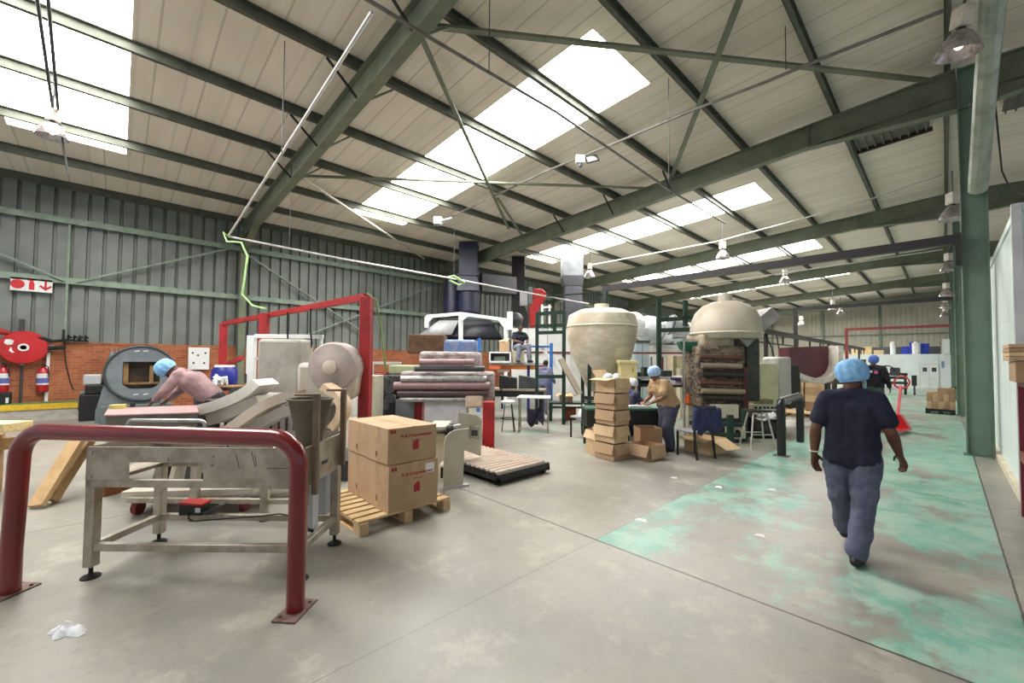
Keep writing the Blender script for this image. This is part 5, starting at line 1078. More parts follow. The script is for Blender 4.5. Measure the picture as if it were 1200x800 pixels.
def person(name, label, loc, rz_, J, wear, vox=.010, face=(0, 1, 0), sleeve=.55, scale=1.0, net=True, hair=False, mask=False, girth=1.0, cat='person', skinm=None, hem=0.0, curl=.55, capm=None):
    sk = skinm or skin; r = thing(name, label, cat, loc, rz_); r.scale = (scale,)*3
    J = {k: Vector(v) for k, v in J.items()}; g = girth
    lat = (J['shR']-J['shL']).normalized(); up = (J['neck']-J['pel']).normalized(); fwd = up.cross(lat)*1.0
    fwd = lat.cross(up)*-1 if fwd.length < .1 else fwd
    if fwd.dot(Vector(face)) < 0: fwd = -fwd
    chest, pel, neck = J['chest'], J['pel'], J['neck']
    hlat = (J['hipR']-J['hipL']).normalized()
    def torso(mb, e):
        for k in (-1, 0, 1):
            mb.cap(pel+hlat*k*.085*g, pel.lerp(chest, .5)+lat*k*.075*g, .105*g+e, .100*g+e, 12)
            mb.cap(pel.lerp(chest, .5)+lat*k*.075*g, chest+lat*k*.085*g, .100*g+e, .108*g+e, 12)
        mb.cap(chest+lat*.1, J['shR']-lat*.02-up*.02, .09+e, .066+e, 12).cap(chest-lat*.1, J['shL']+lat*.02-up*.02, .09+e, .066+e, 12)
        mb.cap(J['shL']+lat*.03, neck-up*.02, .058+e, .06+e, 10).cap(J['shR']-lat*.03, neck-up*.02, .058+e, .06+e, 10)
    # ---- body: one continuous surface
    b = MB(); torso(b, -.012)
    f = Vector(face).normalized(); hc = J['head']; hu = (hc-neck).normalized(); f = (f-hu*f.dot(hu)).normalized(); hl = f.cross(hu)
    b.cap(neck-up*.04, hc-hu*.06-f*.015, .056, .052, 12)
    R3 = Matrix((hl, f, hu)).transposed()
    b.ell(hc+hu*.025-f*.008, .076, .094, .098, 18, 12, R3); b.ell(hc-hu*.045+f*.018, .058, .07, .075, 16, 10, R3)
    b.cap(hc+f*.078+hu*.012, hc+f*.102-hu*.018, .008, .015, 8)
    b.ell(hc+f*.086-hu*.052, .024, .014, .006, 10, 6, R3).ell(hc+f*.086-hu*.064, .022, .014, .007, 10, 6, R3).ell(hc+f*.078-hu*.092, .026, .02, .02, 10, 6, R3)
    b.ell(hc+f*.075+hu*.034, .056, .016, .009, 12, 6, R3)
    for s in (-1, 1): b.ell(hc+hl*s*.078-f*.008-hu*.005, .012, .022, .033, 10, 8, R3)
    for S in 'LR':
        sh, el, wr = J['sh'+S], J['el'+S], J['wr'+S]
        b.cap(sh, el, .054*g**.5, .042, 12).cap(el, el.lerp(wr, .35), .043, .044, 12).cap(el.lerp(wr, .35), wr, .044, .028, 12)
        hd = J.get('hd'+S, (wr-el)); t_ = J.get('th'+S, fwd); n_ = J.get('pn'+S, lat*(1 if S == 'L' else -1))
        hand(b, wr, hd, n_, t_, 1.05, curl)
        hp, kn, an = J['hip'+S], J['kn'+S], J['an'+S]
        b.cap(hp, kn, .085*g, .055, 12).cap(kn, kn.lerp(an, .35), .055, .055, 12).cap(kn.lerp(an, .35), an, .055, .04, 12)
    o = b.build('body', sk, r); remesh(o, vox, 3)
    # eyes
    for s in (-1, 1):
        MB().ell(hc+hl*s*.032+f*.083+hu*.012, .012, .008, .007, 10, 8, R3).build('eye', mat('eye_dark', (34, 26, 24), .3), r)
    # ---- shirt
    m_ = MB(); torso(m_, .012); m_.cap(chest+fwd*.03, chest-up*.1+fwd*.035, .1*g, .1*g, 12)
    if hem: m_.cap(pel-up*hem+hlat*.09*g, pel+hlat*.09*g, .118*g, .112*g, 12).cap(pel-up*hem-hlat*.09*g, pel-hlat*.09*g, .118*g, .112*g, 12).cap(pel-up*hem, pel, .12*g, .11*g, 12)
    for S in 'LR':
        sh, el, wr = J['sh'+S], J['el'+S], J['wr'+S]
        if sleeve <= 1: m_.cap(sh, sh.lerp(el, sleeve), .074*g**.5, .082*g**.5, 12)
        else: m_.cap(sh, el, .075, .062, 12).cap(el, el.lerp(wr, sleeve-1), .062, .046, 12)
    o = m_.build('shirt', wear['shirt'], r); remesh(o, max(.012, vox), 3)
    tx = bpy.data.textures.get('folds') or bpy.data.textures.new('folds', 'CLOUDS'); tx.noise_scale = .11
    dm = o.modifiers.new('f', 'DISPLACE'); dm.texture = tx; dm.strength = .03; dm.mid_level = .5
    # ---- trousers
    m_ = MB()
    for k in (-1, 0, 1): m_.cap(pel-up*.02+hlat*k*.085*g, pel+up*.07+hlat*k*.08*g, .112*g, .106*g, 12)
    for S in 'LR':
        hp, kn, an = J['hip'+S], J['kn'+S], J['an'+S]; m_.cap(hp, kn, .108*g, .09*g, 12).cap(kn, an+(kn-an).normalized()*.03, .085*g, .078*g**.5, 12)
    o = m_.build('trousers', wear['trousers'], r); remesh(o, max(.012, vox), 3); dm = o.modifiers.new('f', 'DISPLACE'); dm.texture = tx; dm.strength = .035; dm.mid_level = .5
    # ---- shoes
    for S in 'LR':
        an = J['an'+S]; to = J.get('to'+S, an+Vector((0, .17, -.05))); d = (to-an); d2 = Vector((d.x, d.y, d.z+.045)).normalized()
        m_ = MB().cap(an-Vector((0, 0, .03)), an+Vector((0, 0, .05)), .05, .052, 12).cap(an-d2*.035-Vector((0, 0, .04)), an+d2*.1-Vector((0, 0, .045)), .042, .042, 12).cap(an+d2*.08-Vector((0, 0, .045)), to, .045, .04, 12)
        o = m_.build('shoe', wear.get('shoes', black), r); remesh(o, .01, 2)
    if net:
        m_ = MB(); cm = capm or netb
        m_.lathe([(.015, .118), (.055, .112), (.088, .092), (.108, .06), (.116, .02), (.115, -.02), (.105, -.052), (.094, -.066), (.09, -.066), (.09, -.05)], (0, 0, 0), 40, rip=.045, rn=11, sx=.92, sy=1.06)
        M4 = R3.to_4x4(); tilt = Matrix.Rotation(.42, 4, 'X'); M4 = Matrix.Translation(hc+hu*.045-f*.015) @ M4 @ tilt
        m_.v = [M4 @ p for p in m_.v]; o = m_.build('hairnet', cm, r, sharp=80)
        MB().tube([M4 @ Vector((.096*math.cos(a_)*.92, .096*math.sin(a_)*1.06, -.064)) for a_ in [2*PI*k/24 for k in range(24)]], .006, 6, True).build('elastic_band', cm, o)
    if hair: 
        m_ = MB().ell(hc+hu*.034-f*.016, .08, .094, .096, 18, 12, R3); m_.build('hair', hairm, r)
    if mask:
        mm = mat('mask_blue', (168, 206, 216), .7)
        m_ = MB(); vs = []
        for i in range(9):
            for j in range(6):
                a_ = -1.25+2.5*i/8; z = -.1+.105*j/5; rr = .088+.012*math.cos(j/5*PI-PI/2); vs.append(hc+hl*(math.sin(a_)*rr*.84)+f*(math.cos(a_)*rr*1.12-.002)+hu*z)
        m_._add(vs, [(i*6+j, i*6+j+1, i*6+j+7, i*6+j+6) for i in range(8) for j in range(5)]); o = m_.build('face_mask', mm, r); sm = o.modifiers.new('t', 'SOLIDIFY'); sm.thickness = .004
        for s in (-1, 1):
            MB().tube([hc+hl*s*.07+f*.045-hu*.005, hc+hl*s*.088+f*.0+hu*.03], .0022, 6).tube([hc+hl*s*.07+f*.04-hu*.085, hc+hl*s*.092-f*.006-hu*.01], .0022, 6).build('mask_strap', paper, o)
    return r
def stand(dx=.0):
    return dict(pel=(0, 0, .95), chest=(0, .0, 1.27), neck=(0, -.01, 1.45), head=(0, .02, 1.575), shL=(-.19, 0, 1.40), shR=(.19, 0, 1.40), elL=(-.25, -.04, 1.12), elR=(.25, -.04, 1.12), wrL=(-.27, .02, .87), wrR=(.27, .02, .87),
                hipL=(-.095, 0, .90), hipR=(.095, 0, .90), knL=(-.10, .02, .49), knR=(.10, .02, .49), anL=(-.10, -.02, .085), anR=(.10, -.02, .085))
denim = mat('faded_grey_denim', (92, 96, 116), .85, 0, (76, 80, 100), 7, .35, .7, .3, 18)
navyt = mat('navy_tshirt', (28, 30, 54), .9, 0, (21, 23, 43), 5, .35, .7, .25, 12)
# walking man in the foreground, seen from behind
b0 = G(1004, 663)
J = stand(); J.update(pel=(0, 0, .93), chest=(.005, .02, 1.25), neck=(0, .03, 1.42), head=(.012, .06, 1.535), shL=(-.165, .01, 1.355), shR=(.165, .02, 1.36),
    elL=(-.235, -.06, 1.09), wrL=(-.255, -.02, .865), elR=(.25, -.0, 1.11), wrR=(.29, .11, .93), hdR=(.03, .05, -.10), hdL=(.0, .02, -.1), thL=(.6, .9, 0), pnL=(1, 0, 0), thR=(-.6, .9, 0), pnR=(-1, -.2, 0),
    hipL=(-.10, 0, .88), hipR=(.10, 0, .88), knL=(-.098, .12, .50), anL=(-.10, .42, .13), toL=(-.10, .60, .05), knR=(.072, .01, .47), anR=(.03, -.10, .09), toR=(.05, .08, .042))
man = person('person', 'person in navy T-shirt, grey jeans and blue hairnet walking away along the lane', (b0.x-.03, b0.y+.08, 0), .02, J, dict(shirt=navyt, trousers=denim), .009, face=(.62, .78, -.02), sleeve=.62, mask=True, girth=.98, hem=.05, net=True, scale=1.01)
MB().tube(arc((-.254, -.022, .885), (1, 0, 0), (0, 1, 0), .036, 0, 2*PI-.01, 18), .006, 6).build('bracelet', mat('pale_bracelet', (214, 208, 190), .4), man)
# man further along with the pallet truck
b1 = P(1024, 480, 11.7); b1.z = 0
J = stand(); J.update(neck=(.0, .05, 1.45), head=(-.0, .10, 1.57), chest=(0, .03, 1.27), wrR=(.30, .12, .90), elR=(.28, -.03, 1.13), knL=(-.1, .08, .5), anL=(-.1, .2, .1), anR=(.1, -.15, .09))
p_ = person('person', 'person in a black jacket, teal trousers and blue cap by the red pallet truck', b1, -.05, J, dict(shirt=mat('black_jacket', (24, 22, 32), .85), trousers=mat('teal_trousers', (66, 88, 86), .85)), .013, face=(-.2, 1, 0), sleeve=1.85, girth=1.12, scale=1.1, capm=mat('blue_cap', (60, 96, 176), .7, 0, (84, 124, 200), 20))
MB().prism([(-.11, -.02), (.03, -.02), (.03, .03), (-.11, .03)], (-.02, -.165, 1.31), (1, 0, 0), (0, 0, 1), (0, -.004, 0)).build('back_print', paper, p_); MB().lathe([(0, 0), (.04, 0), (.04, .004), (0, .004)], (.08, -.168, 1.3), 16, 'y').build('pink_emblem', mat('emblem_pink', (206, 96, 160), .7), p_)
# bending worker at the pink bench
q = UV(-4.95, 6.55); hip = UV(-4.62, 6.4)
b2 = P(238, 470, 6.5); b2.z = 0
c_ang = YAW+PI/2+.35
J = dict(pel=(0, -.10, .96), chest=(0, .13, 1.18), neck=(0, .28, 1.31), head=(0, .40, 1.335), shL=(-.18, .24, 1.26), shR=(.18, .24, 1.26), elL=(-.23, .36, 1.06), elR=(.23, .34, 1.04), wrL=(-.17, .50, .92), wrR=(.17, .46, .92),
    hipL=(-.095, -.1, .90), hipR=(.095, -.1, .90), knL=(-.1, -.05, .49), knR=(.1, -.07, .49), anL=(-.1, -.12, .085), anR=(.1, -.14, .085))
person('person', 'person in a pinkish long-sleeved top and blue hairnet bending over the pink bench', b2, c_ang, J, dict(shirt=mat('mauve_top', (158, 132, 132), .9, 0, (138, 112, 114), 6, .35, .7, .3, 14), trousers=mat('dark_grey_trousers', (60, 60, 70), .85)), .012, face=(0, .75, -.66), sleeve=1.8, scale=1.12, girth=1.15)
# woman at the sorting bench
b3 = P(781, 520, 7.9); b3.z = 0
wa = YAW+PI/2+.25
J = stand(); J.update(pel=(0, -.05, .92), chest=(0, .10, 1.20), neck=(0, .19, 1.36), head=(0, .26, 1.475), shL=(-.18, .16, 1.31), shR=(.18, .16, 1.31), elL=(-.22, .22, 1.04), wrL=(-.12, .40, .94), elR=(.22, .2, 1.04), wrR=(.16, .38, .93), hipL=(-.1, -.05, .88), hipR=(.1, -.05, .88), knL=(-.1, .04, .48), anL=(-.1, -.02, .085), knR=(.1, -.03, .47), anR=(.1, -.16, .085))
person('person', 'person in a tan T-shirt and pale blue hairnet working at the dark green bench', b3, wa, J, dict(shirt=mat('tan_tshirt', (186, 156, 118), .9, 0, (166, 138, 102), 6, .35, .7, .3, 14), trousers=mat('slate_trousers', (80, 82, 100), .85)), .011, face=(0, .8, -.45), sleeve=.6, girth=1.3, skinm=skinl, capm=mat('pale_blue_hairnet', (176, 204, 240), .7, 0, (150, 184, 228), 22), scale=.975)
# seated worker on the rack platform
zp_ = P(600, 425, 13.4).z
b4 = P(607, 414, 13.6); 
J = dict(pel=(0, 0, 0.1), chest=(0, .09, .40), neck=(0, .12, .58), head=(0, .16, .70), shL=(-.19, .09, .52), shR=(.19, .09, .52), elL=(-.25, .2, .3), elR=(.25, .18, .3), wrL=(-.12, .40, .24), wrR=(.1, .42, .24),
    hipL=(-.1, .02, .07), hipR=(.1, .02, .07), knL=(-.17, .44, .11), knR=(.17, .44, .11), anL=(-.19, .46, -.32), anR=(.22, .40, -.32))
person('person', 'person in a dark polo shirt and grey trousers sitting on the rack platform', (b4.x, b4.y, zp_+.42), YAW+PI+.45, J, dict(shirt=mat('black_polo', (26, 28, 44), .9), trousers=mat('grey_work_trousers', (128, 132, 146), .85)), .014, face=(.1, .9, -.3), sleeve=.6, net=False, hair=True)
r = thing('cream_tub', 'upturned cream tub used as a seat on the rack platform', 'tub', (b4.x, b4.y, zp_)); MB().lathe([(0, 0), (.24, 0), (.2, .39), (0, .39)], (0, 0, 0), 22).build('tub_body', cream, r); MB().tube(arc((0, 0, .02), (1, 0, 0), (0, 1, 0), .245, 0, 2*PI-.01, 24), .015, 6).build('rim', cream, r)
# standing worker in grey-blue overalls
b5 = P(638, 470, 13.0); b5.z = 0
J = stand(); J.update(wrR=(.22, .28, 1.0), elR=(.27, .05, 1.1), wrL=(-.2, .28, 1.0), elL=(-.27, .05, 1.1), head=(.01, .05, 1.57))
person('person', 'person in grey-blue overalls standing with back turned at the rack', b5, YAW-.5, J, dict(shirt=mat('overall_top', (104, 108, 136), .9, 0, (90, 94, 122), 6), trousers=mat('overall_trousers', (84, 88, 116), .9)), .014, sleeve=1.8, net=False, hair=True, girth=1.05)
# worker seated beyond the bench, half hidden by the box tower
b6 = P(733, 485, 9.0); b6.z = 0
J = dict(pel=(0, 0, .55), chest=(0, .10, .86), neck=(0, .16, 1.04), head=(0, .24, 1.15), shL=(-.19, .12, .98), shR=(.19, .12, .98), elL=(-.25, .22, .76), elR=(.25, .22, .76), wrL=(-.14, .42, .82), wrR=(.14, .42, .82), hipL=(-.1, .02, .52), hipR=(.1, .02, .52), knL=(-.14, .42, .52), knR=(.14, .42, .52), anL=(-.14, .40, .09), anR=(.14, .40, .09))
person('person', 'person in navy work clothes and white hairnet seated behind the box tower', b6, YAW-.9, J, dict(shirt=mat('navy_work_top', (58, 62, 88), .9), trousers=mat('navy_work_trousers', (50, 54, 78), .9)), .014, face=(.1, .8, -.4), sleeve=1.7, capm=mat('white_hairnet', (226, 228, 234), .7))
r = thing('work_chair', 'dark low stool under the seated worker behind the box tower', 'stool', b6); MB().box(-.2, .2, -.2, .2, .38, .42).build('seat', black, r)
for x in (-.17, .17):
    for y in (-.17, .17): MB().box(x-.015, x+.015, y-.015, y+.015, 0, .38).build('leg', black, r)
# ================================================================== BOXES, BENCH, CHAIRS IN THE MIDDLE
def open_box(name, label, c, sx, sy, sz, rz_, flaps=(1, 1, 1, 1), m=card, group=None, fl=None, droop=.35, inside=True):
    r = thing(name, label, 'box', c, rz_, group); t = .006; mb = MB()
    mb.box(-sx/2, sx/2, -sy/2, sy/2, 0, t); mb.box(-sx/2, -sx/2+t, -sy/2, sy/2, 0, sz).box(sx/2-t, sx/2, -sy/2, sy/2, 0, sz).box(-sx/2, sx/2, -sy/2, -sy/2+t, 0, sz).box(-sx/2, sx/2, sy/2-t, sy/2, 0, sz); mb.build('carton_body', m, r)
    f = fl or sy*.48
    for k, (ax, o_, L) in enumerate(((Vector((0, -1, 0)), Vector((0, -sy/2, sz)), sx), (Vector((1, 0, 0)), Vector((sx/2, 0, sz)), sy), (Vector((0, 1, 0)), Vector((0, sy/2, sz)), sx), (Vector((-1, 0, 0)), Vector((-sx/2, 0, sz)), sy))):
        if not flaps[k]: continue
        dr = droop if not isinstance(droop, (list, tuple)) else droop[k]; ff = f if k % 2 == 0 else min(f, sx*.48)
        d = ax*math.cos(dr)-Vector((0, 0, math.sin(dr))); s = Vector((0, 0, 1)).cross(ax); a = o_+ax*.004-s*L/2; b = o_+ax*.004+s*L/2
        m2 = MB(); nn = d.cross(s).normalized()*t; vs = [a, b, b+d*ff-s*.008, a+d*ff+s*.008]; vs += [p+nn for p in vs]
        m2._add(vs, [(0, 1, 2, 3), (7, 6, 5, 4), (0, 4, 5, 1), (1, 5, 6, 2), (2, 6, 7, 3), (3, 7, 4, 0)]); m2.build('flap', m, r)
    return r
tw = G(718, 540); tb = Vector((tw.x-.16, tw.y+.2, 0)); g_ = 'open cartons stacked in the tower'
TL = ['open carton at the foot of the carton tower', 'open carton second from the floor in the tower', 'open carton third from the floor in the tower', 'open carton second from the top of the tower', 'topmost open carton of the tower with white film in it']
zc = 0
ang0 = YAW+.62
hs = [.29, .30, .265, .285, .265]
for k in range(5):
    dx = [0, .0, .02, .01, .02][k]
    open_box('open_carton', TL[k], (tb.x+_r0.x*dx, tb.y+_r0.y*dx, zc), .36, .44, hs[k]-.02, ang0+[.0, .05, -.04, .04, -.03][k], (1, 1, 1, 1) if k != 2 else (1, 1, 1, 1), [card, cardl, card, card, cardl][k], g_, .17, [1.35, 1.28, 1.4, 1.36, [1.35, 1.2, -.9, .2]][k])
    if k < 4: pass
    zc += hs[k]
q = Vector((tb.x, tb.y, zc-.02))
m_ = MB()
for k in range(9): a_ = k*.7; m_.ell(q+Vector((.09*math.cos(a_), .09*math.sin(a_), .03*math.sin(k*2.1))), .075, .06, .06, 10, 6)
o = m_.build('film_bundle', bagm); tag(o, 'bundle of white film sticking out of the topmost carton of the tower', 'film')
open_box('open_carton', 'open carton lined with brown paper on the floor right of the tower', (G(757, 540)+Vector((-.12, .22, 0)))[:], .40, .46, .25, ang0-.02, (1, 1, 1, 1), card, None, .2, [1.35, 1.3, .9, 1.2])
c = P(759, 514, 7.7); open_box('open_carton', 'tall carton standing in front of the bench, left of the woman', (c.x, c.y, 0), .40, .36, .47, YAW+.05, (0, 0, 1, 0), card2, None, .1, 1.2)
c = G(827, 533); open_box('open_carton', 'wide carton with spread flaps on the floor behind the chair', (c.x-.12, c.y+.26, 0), .44, .54, .28, YAW+.55, (1, 1, 1, 1), cardl, None, .32, [.45, .5, .3, .15])
c = P(703, 520, 7.6); open_box('open_carton', 'carton half hidden behind the foot of the tower', (c.x, c.y, 0), .34, .4, .42, YAW+.4, (1, 1, 1, 1), cardl, None, .15, 1.2)
# dark green bench
r = thing('sorting_bench', 'dark green sorting bench in front of the working woman', 'bench', UV(2.2, 8.35), YAW+.05)
zt_ = P(765, 477, 8.3).z
MB().box(-.75, .75, -.27, .27, zt_-.04, zt_).build('top', mat('bench_green_top', (74, 112, 92), .4), r, bevel=.004); MB().box(-.75, .75, -.25, .25, zt_-.36, zt_-.04).build('apron', mat('bench_dark', (22, 30, 28), .6), r)
for x in (-.68, .68):
    for y in (-.2, .2): MB().box(x-.035, x+.035, y-.035, y+.035, 0, zt_-.36).build('leg', gdark, r)
q = UV(1.95, 8.35, zt_); tag(open_box('open_carton', 'small tilted carton on the green bench beside the woman', q, .22, .3, .2, YAW+.3, (1, 1, 0, 1), card2, None, .1, .4), None)
tag(MB().prism([(0, 0), (.5, 0), (.42, .03), (.06, .03)], UV(2.3, 8.2, zt_+.001), _r0, (0, 0, 1), _f0*.25).build('sheet_pile', lgrey), 'thin pile of grey sheets on the green bench in front of the woman', 'sheets')
# chairs
def chair(label, loc, rz_, jacket=False, m=black):
    r = thing('work_chair', label, 'chair', loc, rz_)
    MB().box(-.21, .21, -.2, .22, .43, .47).build('seat', mat('chair_seat', (150, 148, 150) if jacket else (30, 32, 34), .6), r, bevel=.01)
    for x in (-.2, .2):
        MB().bar((x, .2, 0), (x, .2, .43), .03, .03).build('leg', m, r); MB().bar((x, -.26, 0), (x, -.2, .46), .03, .03).bar((x, -.2, .46), (x, -.27, .86), .03, .03).build('leg', m, r)
    MB().bar((-.2, -.265, .84), (.2, -.265, .84), .025, .09).build('back_rail', m, r)
    if not jacket:
        for z in (.56, .63, .70, .77): MB().bar((-.2, -.215-(z-.46)*.17, z), (.2, -.215-(z-.46)*.17, z), .02, .025).build('slat', m, r)
    else: MB().bar((-.2, -.235, .62), (.2, -.235, .62), .02, .1).build('back_rail', m, r)
    return r
c = G(806, 536); cc_ = Vector((c.x-.1, c.y+.22, 0))-_f0*.12+_r0*.08
ch = chair('black chair with a navy jacket over its back beside the wide carton', cc_, YAW+.35, True)
m_ = MB(); vs = []
for i in range(13):
    for j in range(9):
        u_ = -.25+.5*i/12; s_ = j/8
        if s_ < .5: y = -.30-.015*math.sin(i*1.3)-.03*(1-2*s_); z = .90-(.5-s_)*.86-.04*math.sin(i*.9)*(1-2*s_)
        else: y = -.24+.012*math.sin(i*1.7); z = .90-(s_-.5)*.5-.03*math.sin(i*1.1)
        if j == 4: z = .915
        vs.append((u_, y, z))
m_._add(vs, [(i*9+j, i*9+j+1, i*9+j+10, i*9+j+9) for i in range(12) for j in range(8)])
m_.cap((-.25, -.29, .84), (-.27, -.28, .55), .05, .045).cap((.25, -.29, .84), (.28, -.28, .52), .05, .045)
o = m_.build('jacket', mat('navy_jacket', (50, 56, 92), .9, 0, (40, 46, 78), 8, .35, .7, .4, 16)); o.modifiers.new('t', 'SOLIDIFY').thickness = .018; o.matrix_world = wmat(ch); tag(o, 'navy work jacket hung over the back of the black chair', 'jacket')
c = P(684, 505, 9.2); c.z = 0; chair('black slat-back chair left of the box tower', c, YAW+2.4)
o = MB().ell(c+Vector((.05, -.1, .5)), .11, .1, .14, 14, 10).cap(c+Vector((.05, -.1, .6)), c+Vector((.08, -.12, .72)), .05, .02).build('plastic_bag', bagm); tag(o, 'small white plastic bag hanging on the slat-back chair', 'bag')
# dark table left of the chair with small carton
r = thing('side_table', 'dark green work table behind the slat-back chair', 'table', UV(1.6, 11.9), YAW); zq = P(665, 452, 11.9).z
MB().box(-.55, .75, -.3, .3, zq-.5, zq-.45).build('top', gdark, r)
for x in (-.5, .7):
    for y in (-.25, .25): MB().box(x-.04, x+.04, y-.04, y+.04, 0, zq-.5).build('leg', gdark, r)
MB().bar((-.5, 0, .35), (.7, 0, .35), .05, .05).build('stretcher', gdark, r)
q = UV(1.55, 11.85, zq-.45); tag(open_box('open_carton', 'small carton on the dark table left of the slat-back chair', q, .3, .3, .24, YAW+.2, (1, 1, 1, 1), cardl, None, .14, .5), None)
c = P(668, 478, 12.0); open_box('open_carton', 'red-brown carton on the floor under the dark table', (c.x, c.y, 0), .3, .3, .34, YAW, (0, 0, 0, 0), mat('red_brown_card', (128, 70, 46), .8))
# step stool
c1, c2 = G(871, 526), G(900, 525); cc = (c1+c2)/2
r = thing('step_stool', 'tall wooden-topped stool with pale metal legs by the dark machine', 'stool', (cc.x, cc.y+.12, 0), YAW); zs = P(885, 480, 8.15).z
MB().box(-.2, .2, -.14, .14, zs-.045, zs).build('top', mat('dark_stool_top', (48, 44, 42), .6), r, bevel=.008)
for x, y in ((-1, -1), (1, -1), (1, 1), (-1, 1)): MB().bar((x*.13, y*.09, zs-.04), (x*.25, y*.2, 0), .025, .025).build('leg', mat('pale_metal', (184, 182, 172), .4, .4), r)
for y in (-1, 1): MB().bar((-.2, y*.15, .28), (.2, y*.15, .28), .02, .02).build('stretcher', mat('pale_metal', (184, 182, 172), .4, .4), r)
# black bollard rail
b = G(916, 534); tp = P(912, 470, 7.5); e = P(958, 462, 9.2)
r = thing('bollard_rail', 'black tubular bollard rail with a worn silver top bar', 'guard rail', (b.x, b.y, 0)); zt2 = tp.z
e.z = zt2+.0; e2 = Vector((-2.15, 10.55, zt2)); h = (e2-Vector((b.x, b.y, zt2))).normalized()
worn = mat('worn_black_tube', (120, 120, 124), .25, .5, (44, 44, 48), 5, .35, .6)
MB().cyl((b.x, b.y, 0), (b.x, b.y, zt2-.06), .07, n=20).build('post', black, r, world=True)
MB().tube([(b.x, b.y, zt2-.07)]+arc(Vector((b.x, b.y, zt2-.1))+h*.1, -h, (0, 0, 1), .1, 0, PI/2, 6)+[e2-h*.1]+arc(e2-h*.1-Vector((0, 0, .1)), h, (0, 0, 1), .1, PI/2, 0, 6), .07, 18).build('top_bar', worn, r, world=True)
MB().cyl(e2-Vector((0, 0, .1)), (e2.x, e2.y, 0), .07, n=18).build('post', black, r, world=True)
MB().bx((b.x, b.y, .006), (.24, .2, .012)).build('base_plate', mat('worn_plate', (120, 96, 86), .6, .2, (96, 70, 62), 20), r, world=True)
# ================================================================== FURTHER AWAY
# pallets of cartons behind the bollard
pp1 = P(948, 486, 13.0); pp1.z = 0
pallet('wooden_pallet', 'empty looking wooden pallet behind the bollard rail', (pp1.x-.1, pp1.y, 0), .05, 1.1, 1.0, 7)
k = 0; n_lab = ['lower', 'middle', 'upper']
base = P(946, 484, 14.4); base.z = 0
pallet('wooden_pallet', 'wooden pallet under the stack of long cartons near the maroon chute', base, .05, 1.2, 1.0, 7)
for row in range(4):
    for col in range(2):
        c = carton('flat_carton', f'flat brown carton in the stack behind the walking man, {["bottom", "second", "third", "top"][row]} row, {["left", "right"][col]} one', (base.x-.3+col*.58, base.y-.1, .137+row*.235), .54, .7, .23, .05+.02*(row % 2), [card2, cardl, card, cardl][row], 'flat cartons behind the walking man', True, row == 3)
# red pallet truck
jb = G(1051, 505); r = thing('pallet_truck', 'red hand pallet truck standing on the walkway', 'pallet truck', (jb.x, jb.y, 0), -.25)
tr = mat('truck_red', (206, 22, 34), .35, 0, (180, 16, 26), 4)
MB().prism([(-.26, .06), (.26, .06), (.22, .16), (.08, .42), (-.08, .42), (-.22, .16)], (0, .12, 0), (1, 0, 0), (0, 0, 1), (0, -.16, 0)).build('body', tr, r, bevel=.01)
MB().bar((0, .06, .38), (0, .32, 1.12), .05, .05).build('drawbar', tr, r)
MB().tube(arc((0, .36, 1.2), (1, 0, 0), (0, .25, .97), .15, 0, 2*PI-.01, 24), .02, 8).build('handle', tr, r)
for s in (-1, 1):
    MB().box(s*.19-.08, s*.19+.08, -1.1, .0, .06, .1).build('fork', tr, r, bevel=.008); MB().cyl((s*.19-.05, -1.0, .04), (s*.19+.05, -1.0, .04), .04, n=14).build('roller', rubber, r)
    MB().cyl((s*.1-.04, .14, .09), (s*.1+.04, .14, .09), .09, n=18).build('wheel', black, r)
MB().box(-.1, .06, -.05, -.044, .2, .28).build('white_label', paper, r)
# cartons on a black pallet by the columns
a = G(1086, 484); x0_, yf = a.x, a.y
r = thing('black_pallet', 'black plastic pallet under the carton stack beside the second column', 'pallet', (x0_+.33, yf+.4, 0)); MB().box(-.36, .34, -.42, .42, .08, .16).build('deck', black, r)
for x in (-.3, 0, .28):
    for y in (-.34, 0, .34): MB().box(x-.06, x+.06, y-.07, y+.07, 0, .08).build('block', black, r)
w_ = .135
for row in range(2):
    for col in range(5):
        carton('small_carton', f'small brown carton by the second column, {["lower", "upper"][row]} row, {ORD[col]} from the left', (x0_+.005+w_*(col+.5), yf+.22, .162+row*.252), w_-.006, .42, .25, 0, card2 if (row+col) % 2 else card, 'small cartons by the second column', True, False)
for k, (cx, dx, zz, h_, m2, lab) in enumerate(((.15, .26, .668, .07, card, 'flat brown carton lying on the left of the carton stack by the second column'), (.47, .40, .668, .2, card2, 'large brown carton on top of the stack by the second column'))): carton('brown_carton', lab, (x0_+cx, yf+.22, zz), dx, .44, h_, 0, m2)
tag(MB().tube([(.1, 21.6, 0), (.1, 21.6, .75)]+arc((.18, 21.6, .75), (-1, 0, 0), (0, 0, 1), .08, 0, PI/2, 5)+[(.3, 21.6, .83)], .03, 8).build('barrier_hoop', black), 'small black hoop barrier beyond the carton stack', 'barrier')
